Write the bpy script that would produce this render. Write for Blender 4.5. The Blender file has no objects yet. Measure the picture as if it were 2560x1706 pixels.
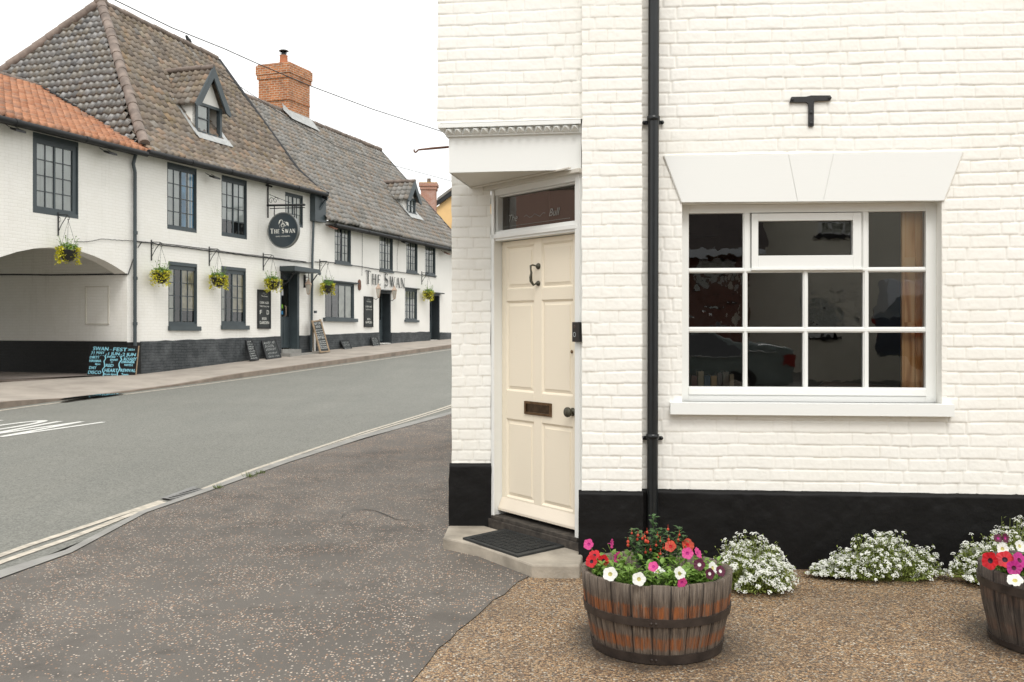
import bpy, math, random
import numpy as np
from mathutils import Vector, Matrix
R = random.Random(7)
PI = math.pi
rad = math.radians
scene = bpy.context.scene
col = scene.collection

# ------------------------------------------------------------------ camera
F_PX, CX, Y0, EYE = 2489.0, 1280.0, 815.0, 1.48      # photo is 2560 px wide, 35 mm lens on a 36 mm back
cam_d = bpy.data.cameras.new("camera"); cam = bpy.data.objects.new("camera", cam_d); col.objects.link(cam)
cam.location = (0, 0, EYE); cam.rotation_euler = (rad(90), 0, 0)
cam_d.sensor_width = 36; cam_d.lens = F_PX / 2560 * 36
cam_d.shift_y = -(853 - Y0) / 2560.0
cam_d.clip_end = 3000; cam_d.clip_start = 0.05
cam_d.dof.use_dof = True; cam_d.dof.focus_distance = 6.1; cam_d.dof.aperture_fstop = 11
scene.camera = cam
# ------------------------------------------------------------------ world + sun (bright overcast)
SUN_EL, SUN_AZ = 50, 176          # degrees; azimuth clockwise from +Y
w = bpy.data.worlds.new("World"); scene.world = w; w.use_nodes = True
nt = w.node_tree; nt.nodes.clear()
sky = nt.nodes.new("ShaderNodeTexSky"); sky.sky_type = 'NISHITA'; sky.sun_disc = False
sky.sun_elevation = rad(SUN_EL); sky.sun_rotation = rad(SUN_AZ); sky.dust_density = 4; sky.air_density = 1
cl = nt.nodes.new("ShaderNodeMix"); cl.data_type = 'RGBA'; cl.inputs[0].default_value = 0.93
cl.inputs[7].default_value = (10.0, 9.95, 9.75, 1)          # even cloud layer
tcw = nt.nodes.new("ShaderNodeTexCoord"); nzw = nt.nodes.new("ShaderNodeTexNoise"); nzw.inputs["Scale"].default_value = 2.2; nzw.inputs["Detail"].default_value = 5
nt.links.new(tcw.outputs["Generated"], nzw.inputs["Vector"]); rpw = nt.nodes.new("ShaderNodeValToRGB"); nt.links.new(nzw.outputs[0], rpw.inputs[0])
rpw.color_ramp.elements[0].position = .35; rpw.color_ramp.elements[0].color = (.8, .81, .82, 1); rpw.color_ramp.elements[1].position = .65; rpw.color_ramp.elements[1].color = (1, .995, .98, 1)
mlw = nt.nodes.new("ShaderNodeMix"); mlw.data_type = 'RGBA'; mlw.blend_type = 'MULTIPLY'; mlw.inputs[0].default_value = 1; mlw.inputs[6].default_value = (10.3, 10.25, 10.1, 1)
nt.links.new(rpw.outputs[0], mlw.inputs[7]); nt.links.new(mlw.outputs[2], cl.inputs[7])
bgn = nt.nodes.new("ShaderNodeBackground"); bgn.inputs[1].default_value = 0.11
out = nt.nodes.new("ShaderNodeOutputWorld")
nt.links.new(sky.outputs[0], cl.inputs[6]); nt.links.new(cl.outputs[2], bgn.inputs[0]); nt.links.new(bgn.outputs[0], out.inputs[0])
sd = bpy.data.lights.new("sun", 'SUN'); sd.energy = 1.0; sd.angle = rad(22); sd.color = (1, .975, .94)
sun = bpy.data.objects.new("sun", sd); col.objects.link(sun)
az = rad(SUN_AZ); sv = Vector((math.sin(az) * math.cos(rad(SUN_EL)), math.cos(az) * math.cos(rad(SUN_EL)), math.sin(rad(SUN_EL))))
sun.rotation_euler = sv.to_track_quat('Z', 'Y').to_euler(); sun.location = (0, -5, 20)
vs = scene.view_settings; vs.view_transform = 'Standard'; vs.look = 'None'; vs.exposure = 0.62; vs.gamma = 1; vs.use_curve_mapping = False
scene.cycles.max_bounces = 6; scene.cycles.glossy_bounces = 4; scene.cycles.transparent_max_bounces = 12
scene.cycles.caustics_reflective = False; scene.cycles.caustics_refractive = False

# ------------------------------------------------------------------ frames of the two buildings
V = Vector
CAM = V((0, 0, EYE))
def ray(x, y): return V(((x - CX) / F_PX, 1.0, -(y - Y0) / F_PX))
class Frame:
    """(a, off, z): a along the wall, off outward, z up"""
    def __init__(s, P, d, slope=0.0):
        s.P = V((P[0], P[1], 0)); s.d = V((d[0], d[1], 0)).normalized(); s.n = V((s.d.y, -s.d.x, 0)); s.slope = slope
    def __call__(s, a, off, z):
        p = s.P + s.d * a + s.n * off; p.z = z + s.slope * a; return p
    def at(s, x, y, off=0.0):       # where a line of sight meets the wall plane -> (a, z)
        r = ray(x, y); t = (s.P + s.n * off - CAM).dot(s.n) / r.dot(s.n); p = CAM + r * t
        a = (p - s.P).dot(s.d); return a, p.z - s.slope * a
    def loc(s, p):
        q = p - s.P; a = q.dot(s.d); return a, q.dot(s.n), p.z - s.slope * a
_Y = F_PX / 81.0
SW = Frame(((690 - CX) / F_PX * _Y, _Y), (960 / F_PX, 1.0), -30 / F_PX / math.hypot(960 / F_PX, 1))
WF = Frame((.807, 6.18), (.9956, -.0941))
LF = Frame((.437, 6.215), (.9882, -.153))
DF = Frame((-.1497, 7.03), (.584, -.812))
PF = Frame((-.1497, 7.03), (1, -.01))
ID = lambda x, y, z: V((x, y, z))
def swz(x, y, s0):                 # point of the photo on the plane a = s0 of the pub frame -> (n, z)
    lo, hi = 2., -16.
    for _ in range(50):
        m = (lo + hi) / 2
        if (SW.at(x, y, lo)[0] - s0) * (SW.at(x, y, m)[0] - s0) <= 0: hi = m
        else: lo = m
    return m, SW.at(x, y, m)[1]
def g(Y): return .1 * math.log1p(math.exp((Y - 21) / 2.5)) if Y < 200 else .04 * (Y - 21)
def gnd(x, y, dz=0.0):
    Y = 10.
    for _ in range(60): Y = .5 * Y + .5 * (EYE - g(Y) - dz) * F_PX / (y - Y0)
    return V(((x - CX) / F_PX * Y, Y, g(Y) + dz))

# ------------------------------------------------------------------ mesh helper
class MB:
    def __init__(s): s.v = []; s.f = []; s.uv = []; s.mi = []; s.smooth = []
    def face(s, pts, uv=None, mi=0, sm=False):
        b = len(s.v); s.v += [tuple(p) for p in pts]; s.f.append(tuple(range(b, b + len(pts))))
        s.uv.append(uv if uv else [(p[0], p[2]) for p in pts]); s.mi.append(mi); s.smooth.append(sm)
    def box(s, F, a0, a1, b0, b1, c0, c1, mi=0):
        P = lambda a, b, c: F(a, b, c)
        q = [(a0, b0, c0), (a1, b0, c0), (a1, b1, c0), (a0, b1, c0), (a0, b0, c1), (a1, b0, c1), (a1, b1, c1), (a0, b1, c1)]
        for ids, ax in (((0, 3, 2, 1), 0), ((4, 5, 6, 7), 0), ((0, 1, 5, 4), 1), ((2, 3, 7, 6), 1), ((1, 2, 6, 5), 2), ((3, 0, 4, 7), 2)):
            pts = [q[i] for i in ids]
            uv = [(p[0], p[1]) if ax == 0 else (p[0], p[2]) if ax == 1 else (p[1], p[2]) for p in pts]
            s.face([P(*p) for p in pts], uv, mi)
    def shared(s, verts, faces, uvs=None, mi=0, sm=True):
        b = len(s.v); s.v += [tuple(p) for p in verts]
        for k, f in enumerate(faces):
            s.f.append(tuple(b + i for i in f)); s.uv.append(uvs[k] if uvs else [(verts[i][0], verts[i][1]) for i in f]); s.mi.append(mi); s.smooth.append(sm)
    def tube(s, pts, r, n=8, mi=0, caps=True, r2=None):
        pts = [V(p) for p in pts]; m = len(pts); vs_ = []; prev = None
        for i, p in enumerate(pts):
            t = (pts[min(i + 1, m - 1)] - pts[max(i - 1, 0)]).normalized()
            a = t.cross(V((0, 0, 1))) if prev is None else prev - t * prev.dot(t)
            if a.length < 1e-4: a = t.cross(V((1, 0, 0)))
            a.normalize(); prev = a; b = t.cross(a)
            rr = (r[i] if isinstance(r, (list, tuple)) else r)
            for k in range(n):
                th = 2 * PI * k / n; vs_.append(p + (a * math.cos(th) + b * math.sin(th)) * rr)
        fs = [(i * n + k, i * n + (k + 1) % n, (i + 1) * n + (k + 1) % n, (i + 1) * n + k) for i in range(m - 1) for k in range(n)]
        s.shared(vs_, fs, mi=mi)
        if caps:
            s.face([vs_[k] for k in range(n)][::-1], mi=mi); s.face([vs_[(m - 1) * n + k] for k in range(n)], mi=mi)
    def lathe(s, prof, c=(0, 0, 0), n=24, mi=0, sm=True, a0=0., a1=2 * PI):
        full = abs(a1 - a0 - 2 * PI) < 1e-5; N = n if full else n + 1
        vs_ = [V((c[0] + r * math.cos(a0 + (a1 - a0) * k / n), c[1] + r * math.sin(a0 + (a1 - a0) * k / n), c[2] + z)) for r, z in prof for k in range(N)]
        fs = []
        uvs = []
        for i in range(len(prof) - 1):
            for k in range(n):
                k2 = (k + 1) % N if full else k + 1
                fs.append((i * N + k, i * N + k2, (i + 1) * N + k2, (i + 1) * N + k))
                uvs.append([(k / n, prof[i][1]), ((k + 1) / n, prof[i][1]), ((k + 1) / n, prof[i + 1][1]), (k / n, prof[i + 1][1])])
        s.shared(vs_, fs, uvs, mi=mi, sm=sm)
    def sphere(s, c, r, n=8, m=6, sc=(1, 1, 1), mi=0):
        vs_ = []; 
        for i in range(m + 1):
            ph = PI * i / m
            for k in range(n): vs_.append(V((c[0] + r * sc[0] * math.sin(ph) * math.cos(2 * PI * k / n), c[1] + r * sc[1] * math.sin(ph) * math.sin(2 * PI * k / n), c[2] + r * sc[2] * math.cos(ph))))
        fs = [(i * n + k, (i + 1) * n + k, (i + 1) * n + (k + 1) % n, i * n + (k + 1) % n) for i in range(m) for k in range(n)]
        s.shared(vs_, fs, mi=mi)
    def prism(s, F, poly, b0, b1, mi=0):      # poly in (a, z), extruded from off b0 to b1 (b1 = front)
        n = len(poly)
        s.face([F(a, b1, z) for a, z in poly], [(a, z) for a, z in poly], mi)
        s.face([F(a, b0, z) for a, z in poly][::-1], [(a, z) for a, z in poly][::-1], mi)
        for i in range(n):
            (a, z), (c, d) = poly[i], poly[(i + 1) % n]
            s.face([F(a, b0, z), F(c, b0, d), F(c, b1, d), F(a, b1, z)], [(0, z), (0, d), (b1 - b0, d), (b1 - b0, z)] if abs(a - c) < abs(z - d) else [(a, 0), (c, 0), (c, b1 - b0), (a, b1 - b0)], mi)
    def build(s, name, mats, parent=None, bevel=0, smooth=None, merge=False):
        me = bpy.data.meshes.new(name)
        o = ORIG.get(parent.name, V((0, 0, 0))) if parent else V((0, 0, 0))
        me.from_pydata([(p[0] - o.x, p[1] - o.y, p[2] - o.z) for p in s.v], [], s.f)
        ul = me.uv_layers.new(name="UVMap"); fl = [c for u in s.uv for p in u for c in p]; ul.data.foreach_set("uv", fl)
        for m in (mats if isinstance(mats, (list, tuple)) else [mats]): me.materials.append(m)
        me.polygons.foreach_set("material_index", s.mi); me.polygons.foreach_set("use_smooth", s.smooth if smooth is None else [smooth] * len(s.f))
        me.update()
        ob = bpy.data.objects.new(name, me); col.objects.link(ob)
        if parent: ob.parent = parent
        ORIG[ob.name] = o
        if bevel:
            wm = ob.modifiers.new("weld", 'WELD'); wm.merge_threshold = 0.0002
            b = ob.modifiers.new("bevel", 'BEVEL'); b.width = bevel; b.segments = 2; b.limit_method = 'ANGLE'; b.angle_limit = rad(40)
        return ob
ORIG = {}
def thing(name, label, cat, loc=(0, 0, 0), group=None):
    o = bpy.data.objects.new(name, None); col.objects.link(o); o.location = loc; o.empty_display_size = .2
    ORIG[o.name] = V(loc); o["label"] = label; o["category"] = cat
    if group: o["group"] = group
    return o
def tag(o, label, cat, group=None):
    o["label"] = label; o["category"] = cat
    if group: o["group"] = group
    return o
def struct(o, kind="structure"): o["kind"] = kind; return o
def copy_tree(o, parent=None):
    c = o.copy(); col.objects.link(c); c.parent = parent
    for ch in [x for x in KIDS.get(o.name, [])]: copy_tree(ch, c)
    return c
KIDS = {}
def note_kids(root):
    for ob in list(col.objects):
        if ob.parent is not None: KIDS.setdefault(ob.parent.name, [])
    for ob in list(col.objects):
        if ob.parent is not None and ob not in KIDS[ob.parent.name]: KIDS[ob.parent.name].append(ob)

# ------------------------------------------------------------------ materials
class NT:
    def __init__(s, name):
        s.m = bpy.data.materials.new(name); s.m.use_nodes = True; s.t = s.m.node_tree; s.t.nodes.clear()
        s.out = s.n("ShaderNodeOutputMaterial")
    def n(s, k, **kw):
        x = s.t.nodes.new(k)
        for a, b in kw.items(): setattr(x, a, b)
        return x
    def l(s, a, b): s.t.links.new(a, b)
    def coord(s, kind="Object", scale=1.0):
        tc = s.n("ShaderNodeTexCoord"); mp = s.n("ShaderNodeMapping")
        mp.inputs["Scale"].default_value = scale if isinstance(scale, tuple) else (scale,) * 3
        s.l(tc.outputs[kind], mp.inputs[0]); return mp.outputs[0]
    def geo(s, scale=1.0):
        gm = s.n("ShaderNodeNewGeometry"); mp = s.n("ShaderNodeMapping")
        mp.inputs["Scale"].default_value = scale if isinstance(scale, tuple) else (scale,) * 3
        s.l(gm.outputs["Position"], mp.inputs[0]); return mp.outputs[0]
    def noise(s, vec, scale, detail=4, rough=.55, dist=0):
        x = s.n("ShaderNodeTexNoise"); x.inputs["Scale"].default_value = scale; x.inputs["Detail"].default_value = detail
        x.inputs["Roughness"].default_value = rough; x.inputs["Distortion"].default_value = dist
        s.l(vec, x.inputs["Vector"]); return x.outputs[0]
    def vor(s, vec, scale, out=0, feature='F1', rnd=1):
        x = s.n("ShaderNodeTexVoronoi", feature=feature); x.inputs["Scale"].default_value = scale; x.inputs["Randomness"].default_value = rnd
        s.l(vec, x.inputs["Vector"]); return x.outputs[out]
    def ramp(s, fac, stops, interp='LINEAR'):
        x = s.n("ShaderNodeValToRGB"); x.color_ramp.interpolation = interp
        while len(x.color_ramp.elements) < len(stops): x.color_ramp.elements.new(.5)
        for e, (p, c) in zip(x.color_ramp.elements, stops):
            e.position = p; e.color = (c, c, c, 1) if isinstance(c, (int, float)) else tuple(c) + (1,) * (4 - len(c))
        s.l(fac, x.inputs[0]); return x.outputs[0]
    def mix(s, fac, a, b, mode='MIX'):
        x = s.n("ShaderNodeMix", data_type='RGBA', blend_type=mode)
        for sock, val in ((x.inputs[0], fac), (x.inputs[6], a), (x.inputs[7], b)):
            if isinstance(val, (int, float)): sock.default_value = val if sock == x.inputs[0] else (val, val, val, 1)
            elif isinstance(val, tuple): sock.default_value = tuple(val) + (1,) * (4 - len(val))
            else: s.l(val, sock)
        return x.outputs[2]
    def math(s, op, a, b=None):
        x = s.n("ShaderNodeMath", operation=op)
        for sock, val in ((x.inputs[0], a), (x.inputs[1], b)):
            if val is None: continue
            if isinstance(val, (int, float)): sock.default_value = val
            else: s.l(val, sock)
        return x.outputs[0]
    def bump(s, h, strength=.3, dist=.01, normal=None):
        x = s.n("ShaderNodeBump"); x.inputs["Strength"].default_value = strength; x.inputs["Distance"].default_value = dist
        s.l(h, x.inputs["Height"])
        if normal: s.l(normal, x.inputs["Normal"])
        return x.outputs[0]
    def done(s, color, rough=.7, normal=None, metal=0.0, spec=.5, sheen=0, trans=0):
        b = s.n("ShaderNodeBsdfPrincipled")
        for nm, val in (("Base Color", color), ("Roughness", rough), ("Metallic", metal)):
            if isinstance(val, tuple): b.inputs[nm].default_value = tuple(val) + (1,) * (4 - len(val))
            elif isinstance(val, (int, float)): b.inputs[nm].default_value = val
            else: s.l(val, b.inputs[nm])
        b.inputs["Specular IOR Level"].default_value = spec
        if normal: s.l(normal, b.inputs["Normal"])
        s.l(b.outputs[0], s.out.inputs[0]); return s.m
def flat(name, c, rough=.6, var=.15, scale=6, bump=.15, bd=.004, metal=0, spec=.5, bscale=40):
    t = NT(name); p = t.geo(); n = t.noise(p, scale, 5)
    lo = tuple(x * (1 - var) for x in c); hi = tuple(min(1, x * (1 + var)) for x in c)
    cc = t.ramp(n, [(.3, lo), (.7, hi)])
    return t.done(cc, rough, t.bump(t.noise(p, bscale, 4), bump, bd), metal, spec)
def mat_near_brick():
    t = NT("painted_brick"); p = t.geo()
    c = t.ramp(t.noise(p, 1.3, 5), [(.3, (.835, .82, .76)), (.7, (.86, .85, .805))])
    c = t.mix(t.ramp(t.noise(p, 9, 6, .6), [(.62, 0.), (.8, .25)]), c, (.78, .75, .65))
    at_ = t.n("ShaderNodeAttribute", attribute_name="grime")
    c = t.mix(t.math('MULTIPLY', at_.outputs[2], t.ramp(t.noise(p, 6, 6, .75), [(.4, .08), (.66, .7)])), c, (.46, .4, .3))
    spots = t.ramp(t.vor(p, 14), [(.0, 1.), (.022, 0.)])
    c = t.mix(t.math('MULTIPLY', spots, t.ramp(t.noise(p, 3, 2), [(.5, 0.), (.6, .5)])), c, (.28, .25, .18))
    b = t.bump(t.noise(p, 70, 5, .65), .28, .0025)
    b = t.bump(t.noise(p, 380, 3, .6), .25, .0008, b)
    return t.done(c, .55, b, spec=.35)
def mat_brick(name, c1, c2, mortar, depth=.5, bw=.225, bh=.075, ms=.01, noise_c=(.5, .5, .5), nf=.2, rough=.8, dirt=.0, bd=.008, streak=.0):
    t = NT(name); uv = t.coord("UV"); x = t.n("ShaderNodeTexBrick")
    x.inputs["Scale"].default_value = 1; x.inputs["Brick Width"].default_value = bw; x.inputs["Row Height"].default_value = bh
    x.inputs["Mortar Size"].default_value = ms; x.inputs["Mortar Smooth"].default_value = .6; x.inputs["Bias"].default_value = 0
    wob = t.n("ShaderNodeVectorMath", operation='MULTIPLY_ADD')
    nz = t.n("ShaderNodeTexNoise"); nz.inputs["Scale"].default_value = 4; t.l(uv, nz.inputs["Vector"])
    t.l(nz.outputs[1], wob.inputs[0]); wob.inputs[1].default_value = (.06, .05, 0); t.l(uv, wob.inputs[2]); t.l(wob.outputs[0], x.inputs["Vector"])
    x.inputs["Color1"].default_value = (*c1, 1); x.inputs["Color2"].default_value = (*c2, 1); x.inputs["Mortar"].default_value = (*mortar, 1)
    p = t.geo(); c = t.mix(t.ramp(t.noise(p, 2.2, 6, .65), [(.45, 0.), (.75, nf)]), x.outputs[0], noise_c)
    if streak: c = t.mix(t.ramp(t.noise(t.geo((3, 3, .3)), 1.6, 7, .75), [(.55, 0.), (.75, streak)]), c, tuple(v * .7 for v in noise_c))
    if dirt: c = t.mix(t.ramp(t.noise(p, 5, 8, .75), [(.5, 0.), (.7, dirt)]), c, (.12, .1, .075))
    h = t.math('SUBTRACT', 1.0, x.outputs[1]); h2 = t.math('ADD', h, t.math('MULTIPLY', t.noise(p, 18, 4), .5))
    return t.done(c, rough, t.bump(h2, depth, bd), spec=.3)
def mat_render():
    t = NT("white_render"); p = t.geo()
    c = t.ramp(t.noise(p, .8, 5), [(.3, (.80, .785, .74)), (.7, (.85, .835, .79))])
    c = t.mix(t.ramp(t.noise(t.geo((1.2, 1.2, .25)), 2.5, 6, .7), [(.55, 0.), (.8, .35)]), c, (.66, .63, .56))
    return t.done(c, .75, t.bump(t.noise(p, 9, 5), .25, .02), spec=.25)
def mat_tile(name, stops, rough=.75, lichen=.35, spec=.4, lc=(.27, .2, .07), wear=(.4, .38, .34)):
    t = NT(name); uv = t.coord("UV")
    fl = t.n("ShaderNodeVectorMath", operation='FLOOR'); t.l(uv, fl.inputs[0])
    wn = t.n("ShaderNodeTexWhiteNoise", noise_dimensions='2D'); t.l(fl.outputs[0], wn.inputs["Vector"])
    c = t.ramp(wn.outputs[0], stops)
    p = t.geo()
    c = t.mix(t.ramp(t.noise(p, .9, 5, .7), [(.42, 0.), (.68, .45)]), c, stops[len(stops) // 2][1])
    c = t.mix(t.ramp(t.noise(t.geo((1, 1, .35)), 2.6, 7, .75), [(.51, 0.), (.64, lichen)]), c, lc)
    c = t.mix(t.ramp(t.noise(p, 14, 6, .7), [(.5, 0.), (.8, .5)]), c, wear)
    c = t.mix(t.ramp(t.noise(p, 5, 6, .8), [(.6, 0.), (.74, .55)]), c, (.05, .045, .04))
    return t.done(c, rough, t.bump(t.noise(p, 30, 5), .4, .01), spec=spec)
def mat_glass(name="window_glass", k=1.6, wavy=0.0, tint=(.9, .93, .92), rough=.0):
    t = NT(name); tr = t.n("ShaderNodeBsdfTransparent"); tr.inputs[0].default_value = (*tint, 1)
    gl = t.n("ShaderNodeBsdfGlossy"); gl.inputs["Roughness"].default_value = rough
    fr = t.n("ShaderNodeFresnel"); fr.inputs[0].default_value = 1.5
    fac = t.math('MINIMUM', t.math('MULTIPLY', fr.outputs[0], k), 1.0)
    if wavy:
        p = t.geo(); h = t.noise(p, 9, 2, .5)
        nb = t.bump(h, wavy, .02); t.l(nb, gl.inputs["Normal"])
    ms = t.n("ShaderNodeMixShader"); t.l(fac, ms.inputs[0]); t.l(tr.outputs[0], ms.inputs[1]); t.l(gl.outputs[0], ms.inputs[2])
    t.l(ms.outputs[0], t.out.inputs[0]); return t.m
def mat_pavement():
    t = NT("pavement_asphalt"); p = t.geo()
    base = t.ramp(t.noise(p, .7, 6, .6), [(.3, (.122, .108, .092)), (.7, (.188, .17, .148))])
    base = t.mix(t.ramp(t.noise(p, 220, 3, .7), [(.35, .55), (.65, 0.)]), base, (.05, .047, .043))
    patch = t.ramp(t.noise(t.geo((1, .7, 1)), .9, 6, .68), [(.34, 1.), (.5, 0.)])
    base = t.mix(t.math('MULTIPLY', patch, .6), base, (.05, .042, .035))
    base = t.mix(t.ramp(t.noise(p, 3.4, 7, .75), [(.56, 0.), (.7, .55)]), base, (.045, .037, .03))
    d = t.vor(p, 72); colr = t.vor(p, 72, 1)
    sep = t.n("ShaderNodeSeparateColor"); t.l(colr, sep.inputs[0])
    dens = t.ramp(t.noise(p, 2.3, 4, .6), [(.38, .12), (.62, .7)])
    has = t.math('LESS_THAN', sep.outputs[0], dens)
    size = t.math('MULTIPLY_ADD', sep.outputs[1], .2); size.node.inputs[2].default_value = .27
    inn = t.math('LESS_THAN', t.math('ADD', d, t.math('MULTIPLY', t.noise(p, 160, 2), .22)), t.math('ADD', size, .1))
    chip = t.math('MULTIPLY', has, inn)
    cc = t.ramp(sep.outputs[2], [(0, (.24, .14, .08)), (.3, (.5, .31, .2)), (.6, (.6, .44, .32)), (.85, (.72, .61, .5)), (1, (.3, .27, .24))])
    c = t.mix(chip, base, cc)
    h = t.math('ADD', t.math('MULTIPLY', chip, .5), t.noise(p, 150, 3, .7))
    return t.done(c, .78, t.bump(h, .6, .004), spec=.4)
def mat_gravel():
    t = NT("resin_gravel"); p = t.geo()
    colr = t.vor(p, 100, 1); d = t.vor(p, 100); sep = t.n("ShaderNodeSeparateColor"); t.l(colr, sep.inputs[0])
    c = t.ramp(sep.outputs[0], [(0, (.06, .04, .03)), (.25, (.27, .15, .075)), (.5, (.46, .28, .135)), (.7, (.56, .385, .22)), (.86, (.2, .17, .14)), (1, (.8, .72, .58))])
    c = t.mix(t.ramp(d, [(.38, 0.), (.66, .8)]), c, (.035, .026, .018))
    c = t.mix(t.ramp(t.noise(p, 1.6, 5, .6), [(.38, .45), (.6, 0.)]), c, (.1, .075, .055))
    c = t.mix(t.ramp(t.noise(p, 7, 4, .6), [(.5, 0.), (.72, .3)]), c, (.38, .28, .18))
    c = t.mix(t.ramp(t.noise(p, 42, 3, .8), [(.34, .7), (.47, 0.)]), c, (.05, .037, .028))
    c = t.mix(t.ramp(t.noise(p, 55, 2, .8), [(.56, 0.), (.68, .55)]), c, (.6, .41, .22))
    for cx_, cy_ in ((.674, 4.645), (2.56, 4.66)):        # damp, mossy stain where each tub drains, also painted as its contact shadow
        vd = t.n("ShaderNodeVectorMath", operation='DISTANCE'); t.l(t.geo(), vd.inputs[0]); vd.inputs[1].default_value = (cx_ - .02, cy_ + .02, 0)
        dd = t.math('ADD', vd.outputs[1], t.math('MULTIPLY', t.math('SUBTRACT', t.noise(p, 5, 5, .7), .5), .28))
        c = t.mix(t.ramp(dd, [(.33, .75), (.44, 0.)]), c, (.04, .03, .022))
    return t.done(c, .6, t.bump(t.math('SUBTRACT', 1.0, d), .8, .004), spec=.5)
def mat_road():
    t = NT("road_asphalt"); p = t.geo()
    c = t.ramp(t.noise(p, .45, 6, .65), [(.3, (.168, .166, .144)), (.7, (.242, .24, .21))])
    c = t.mix(t.ramp(t.noise(t.geo((2.2, .22, 1)), 1.0, 5, .6), [(.4, 0.), (.62, .3)]), c, (.12, .128, .118))
    c = t.mix(t.ramp(t.noise(p, 4, 6, .75), [(.62, 0.), (.75, .4)]), c, (.1, .1, .09))
    v = t.ramp(t.vor(p, 120, 1), [(.0, 0.), (1, 1.)])
    c = t.mix(.5, c, t.mix(t.vor(p, 70, 1), (.066, .066, .058), (.4, .4, .355)))
    c = t.mix(t.ramp(t.noise(p, 90, 4, .7), [(.4, .4), (.6, 0.)]), c, (.09, .095, .085))
    return t.done(c, .8, t.bump(t.noise(p, 110, 4, .7), .6, .006), spec=.35)
def mat_wood_tub(dark=False):
    t = NT("weathered_oak" + ("_dark" if dark else "")); uv = t.coord("UV")   # u = stave index units, v = height m
    fl = t.n("ShaderNodeVectorMath", operation='FLOOR'); t.l(uv, fl.inputs[0])
    sx = t.n("ShaderNodeSeparateXYZ"); t.l(uv, sx.inputs[0]); fx = t.math('FLOOR', sx.outputs[0])
    wn = t.n("ShaderNodeTexWhiteNoise", noise_dimensions='1D'); t.l(fx, wn.inputs["W"])
    gmp = t.n("ShaderNodeMapping"); gmp.inputs["Scale"].default_value = (5, 3.2, 1); t.l(uv, gmp.inputs[0])
    gr = t.noise(gmp.outputs[0], 3.0, 8, .7, .6)
    grey = t.ramp(gr, [(.28, (.022, .015, .011)), (.48, (.12, .09, .066)), (.78, (.33, .28, .225))])
    if dark: grey = t.ramp(gr, [(.25, (.02, .016, .014)), (.5, (.06, .048, .04)), (.8, (.2, .17, .14))])
    grey = t.mix(t.ramp(wn.outputs[0], [(0, .0), (1, .35)]), grey, (.1, .08, .065))
    # rusty-orange bands left where hoops were
    nz = t.math('MULTIPLY', t.noise(gmp.outputs[0], 2.0, 5, .6), .05)
    zz = t.math('ADD', sx.outputs[1], nz)
    b1 = t.ramp(zz, [(.085, 0.), (.095, 1.), (.135, 1.), (.15, 0.)])
    b2 = t.ramp(zz, [(.23, 0.), (.236, 1.), (.283, 1.), (.292, 0.)])
    og = t.ramp(t.noise(gmp.outputs[0], 3.5, 6, .7), [(.3, (.07, .025, .01)), (.6, (.36, .105, .02))])
    band = t.math('MULTIPLY', t.math('MAXIMUM', b1, b2), t.ramp(t.noise(gmp.outputs[0], .9, 5, .7), [(.38, .1), (.56, .95)]))
    c = t.mix(t.math('MULTIPLY', band, .12 if dark else .9), grey, og)
    bk = t.ramp(t.noise(gmp.outputs[0], .8, 6, .75), [(.46, 0.), (.6, .95)])
    c = t.mix(t.math('MULTIPLY', bk, t.ramp(zz, [(.1, .4), (.22, 1.), (.34, .5), (.38, .0)])), c, (.014, .011, .01))
    gap = t.math('ABSOLUTE', t.math('SUBTRACT', t.math('FRACT', sx.outputs[0]), .5))
    c = t.mix(t.ramp(gap, [(.47, 0.), (.49, 1.)]), c, (.01, .008, .007))
    h = t.math('ADD', t.ramp(gap, [(.44, 1.), (.49, 0.)]), t.math('MULTIPLY', gr, .5))
    return t.done(c, .7, t.bump(h, .8, .006), spec=.4)
def mat_leaf(name, c, var=.4, rough=.5):
    t = NT(name); p = t.geo()
    lo = tuple(x * (1 - var) for x in c); hi = tuple(x * (1 + var) for x in c)
    cc = t.ramp(t.noise(p, 28, 3), [(.3, lo), (.7, hi)])
    b = t.n("ShaderNodeBsdfPrincipled"); t.l(cc, b.inputs["Base Color"]); b.inputs["Roughness"].default_value = rough
    tr = t.n("ShaderNodeBsdfTranslucent"); t.l(cc, tr.inputs[0]); ms = t.n("ShaderNodeMixShader"); ms.inputs[0].default_value = .3
    t.l(b.outputs[0], ms.inputs[1]); t.l(tr.outputs[0], ms.inputs[2]); t.l(ms.outputs[0], t.out.inputs[0]); return t.m
def mat_planked(name, c, stain=(.25, .22, .16)):
    t = NT(name); p = t.geo()
    cc = t.mix(t.ramp(t.noise(t.geo((6, 6, 60)), 1.2, 6, .7), [(.6, 0.), (.78, .16)]), c, tuple(x * .75 for x in c))
    cc = t.mix(t.ramp(t.noise(p, 7, 8, .8), [(.64, 0.), (.76, .45)]), cc, stain)
    return t.done(cc, .45, t.bump(t.noise(t.geo((4, 4, 90)), 1.5, 5, .6), .25, .0015), spec=.4)
def mat_pine():
    t = NT("varnished_pine"); p = t.geo((9, 9, 1.1)); n = t.noise(p, 1.3, 3, .5, .5)
    x = t.n("ShaderNodeTexWave", wave_type='RINGS'); x.inputs["Scale"].default_value = 1.6; x.inputs["Distortion"].default_value = 6; x.inputs["Detail"].default_value = 2
    t.l(t.geo((7, 7, .8)), x.inputs["Vector"])
    c = t.ramp(x.outputs[0], [(.1, (.92, .62, .32)), (.7, (.86, .5, .22)), (1, (.6, .27, .09))])
    return t.done(c, .4)
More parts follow.
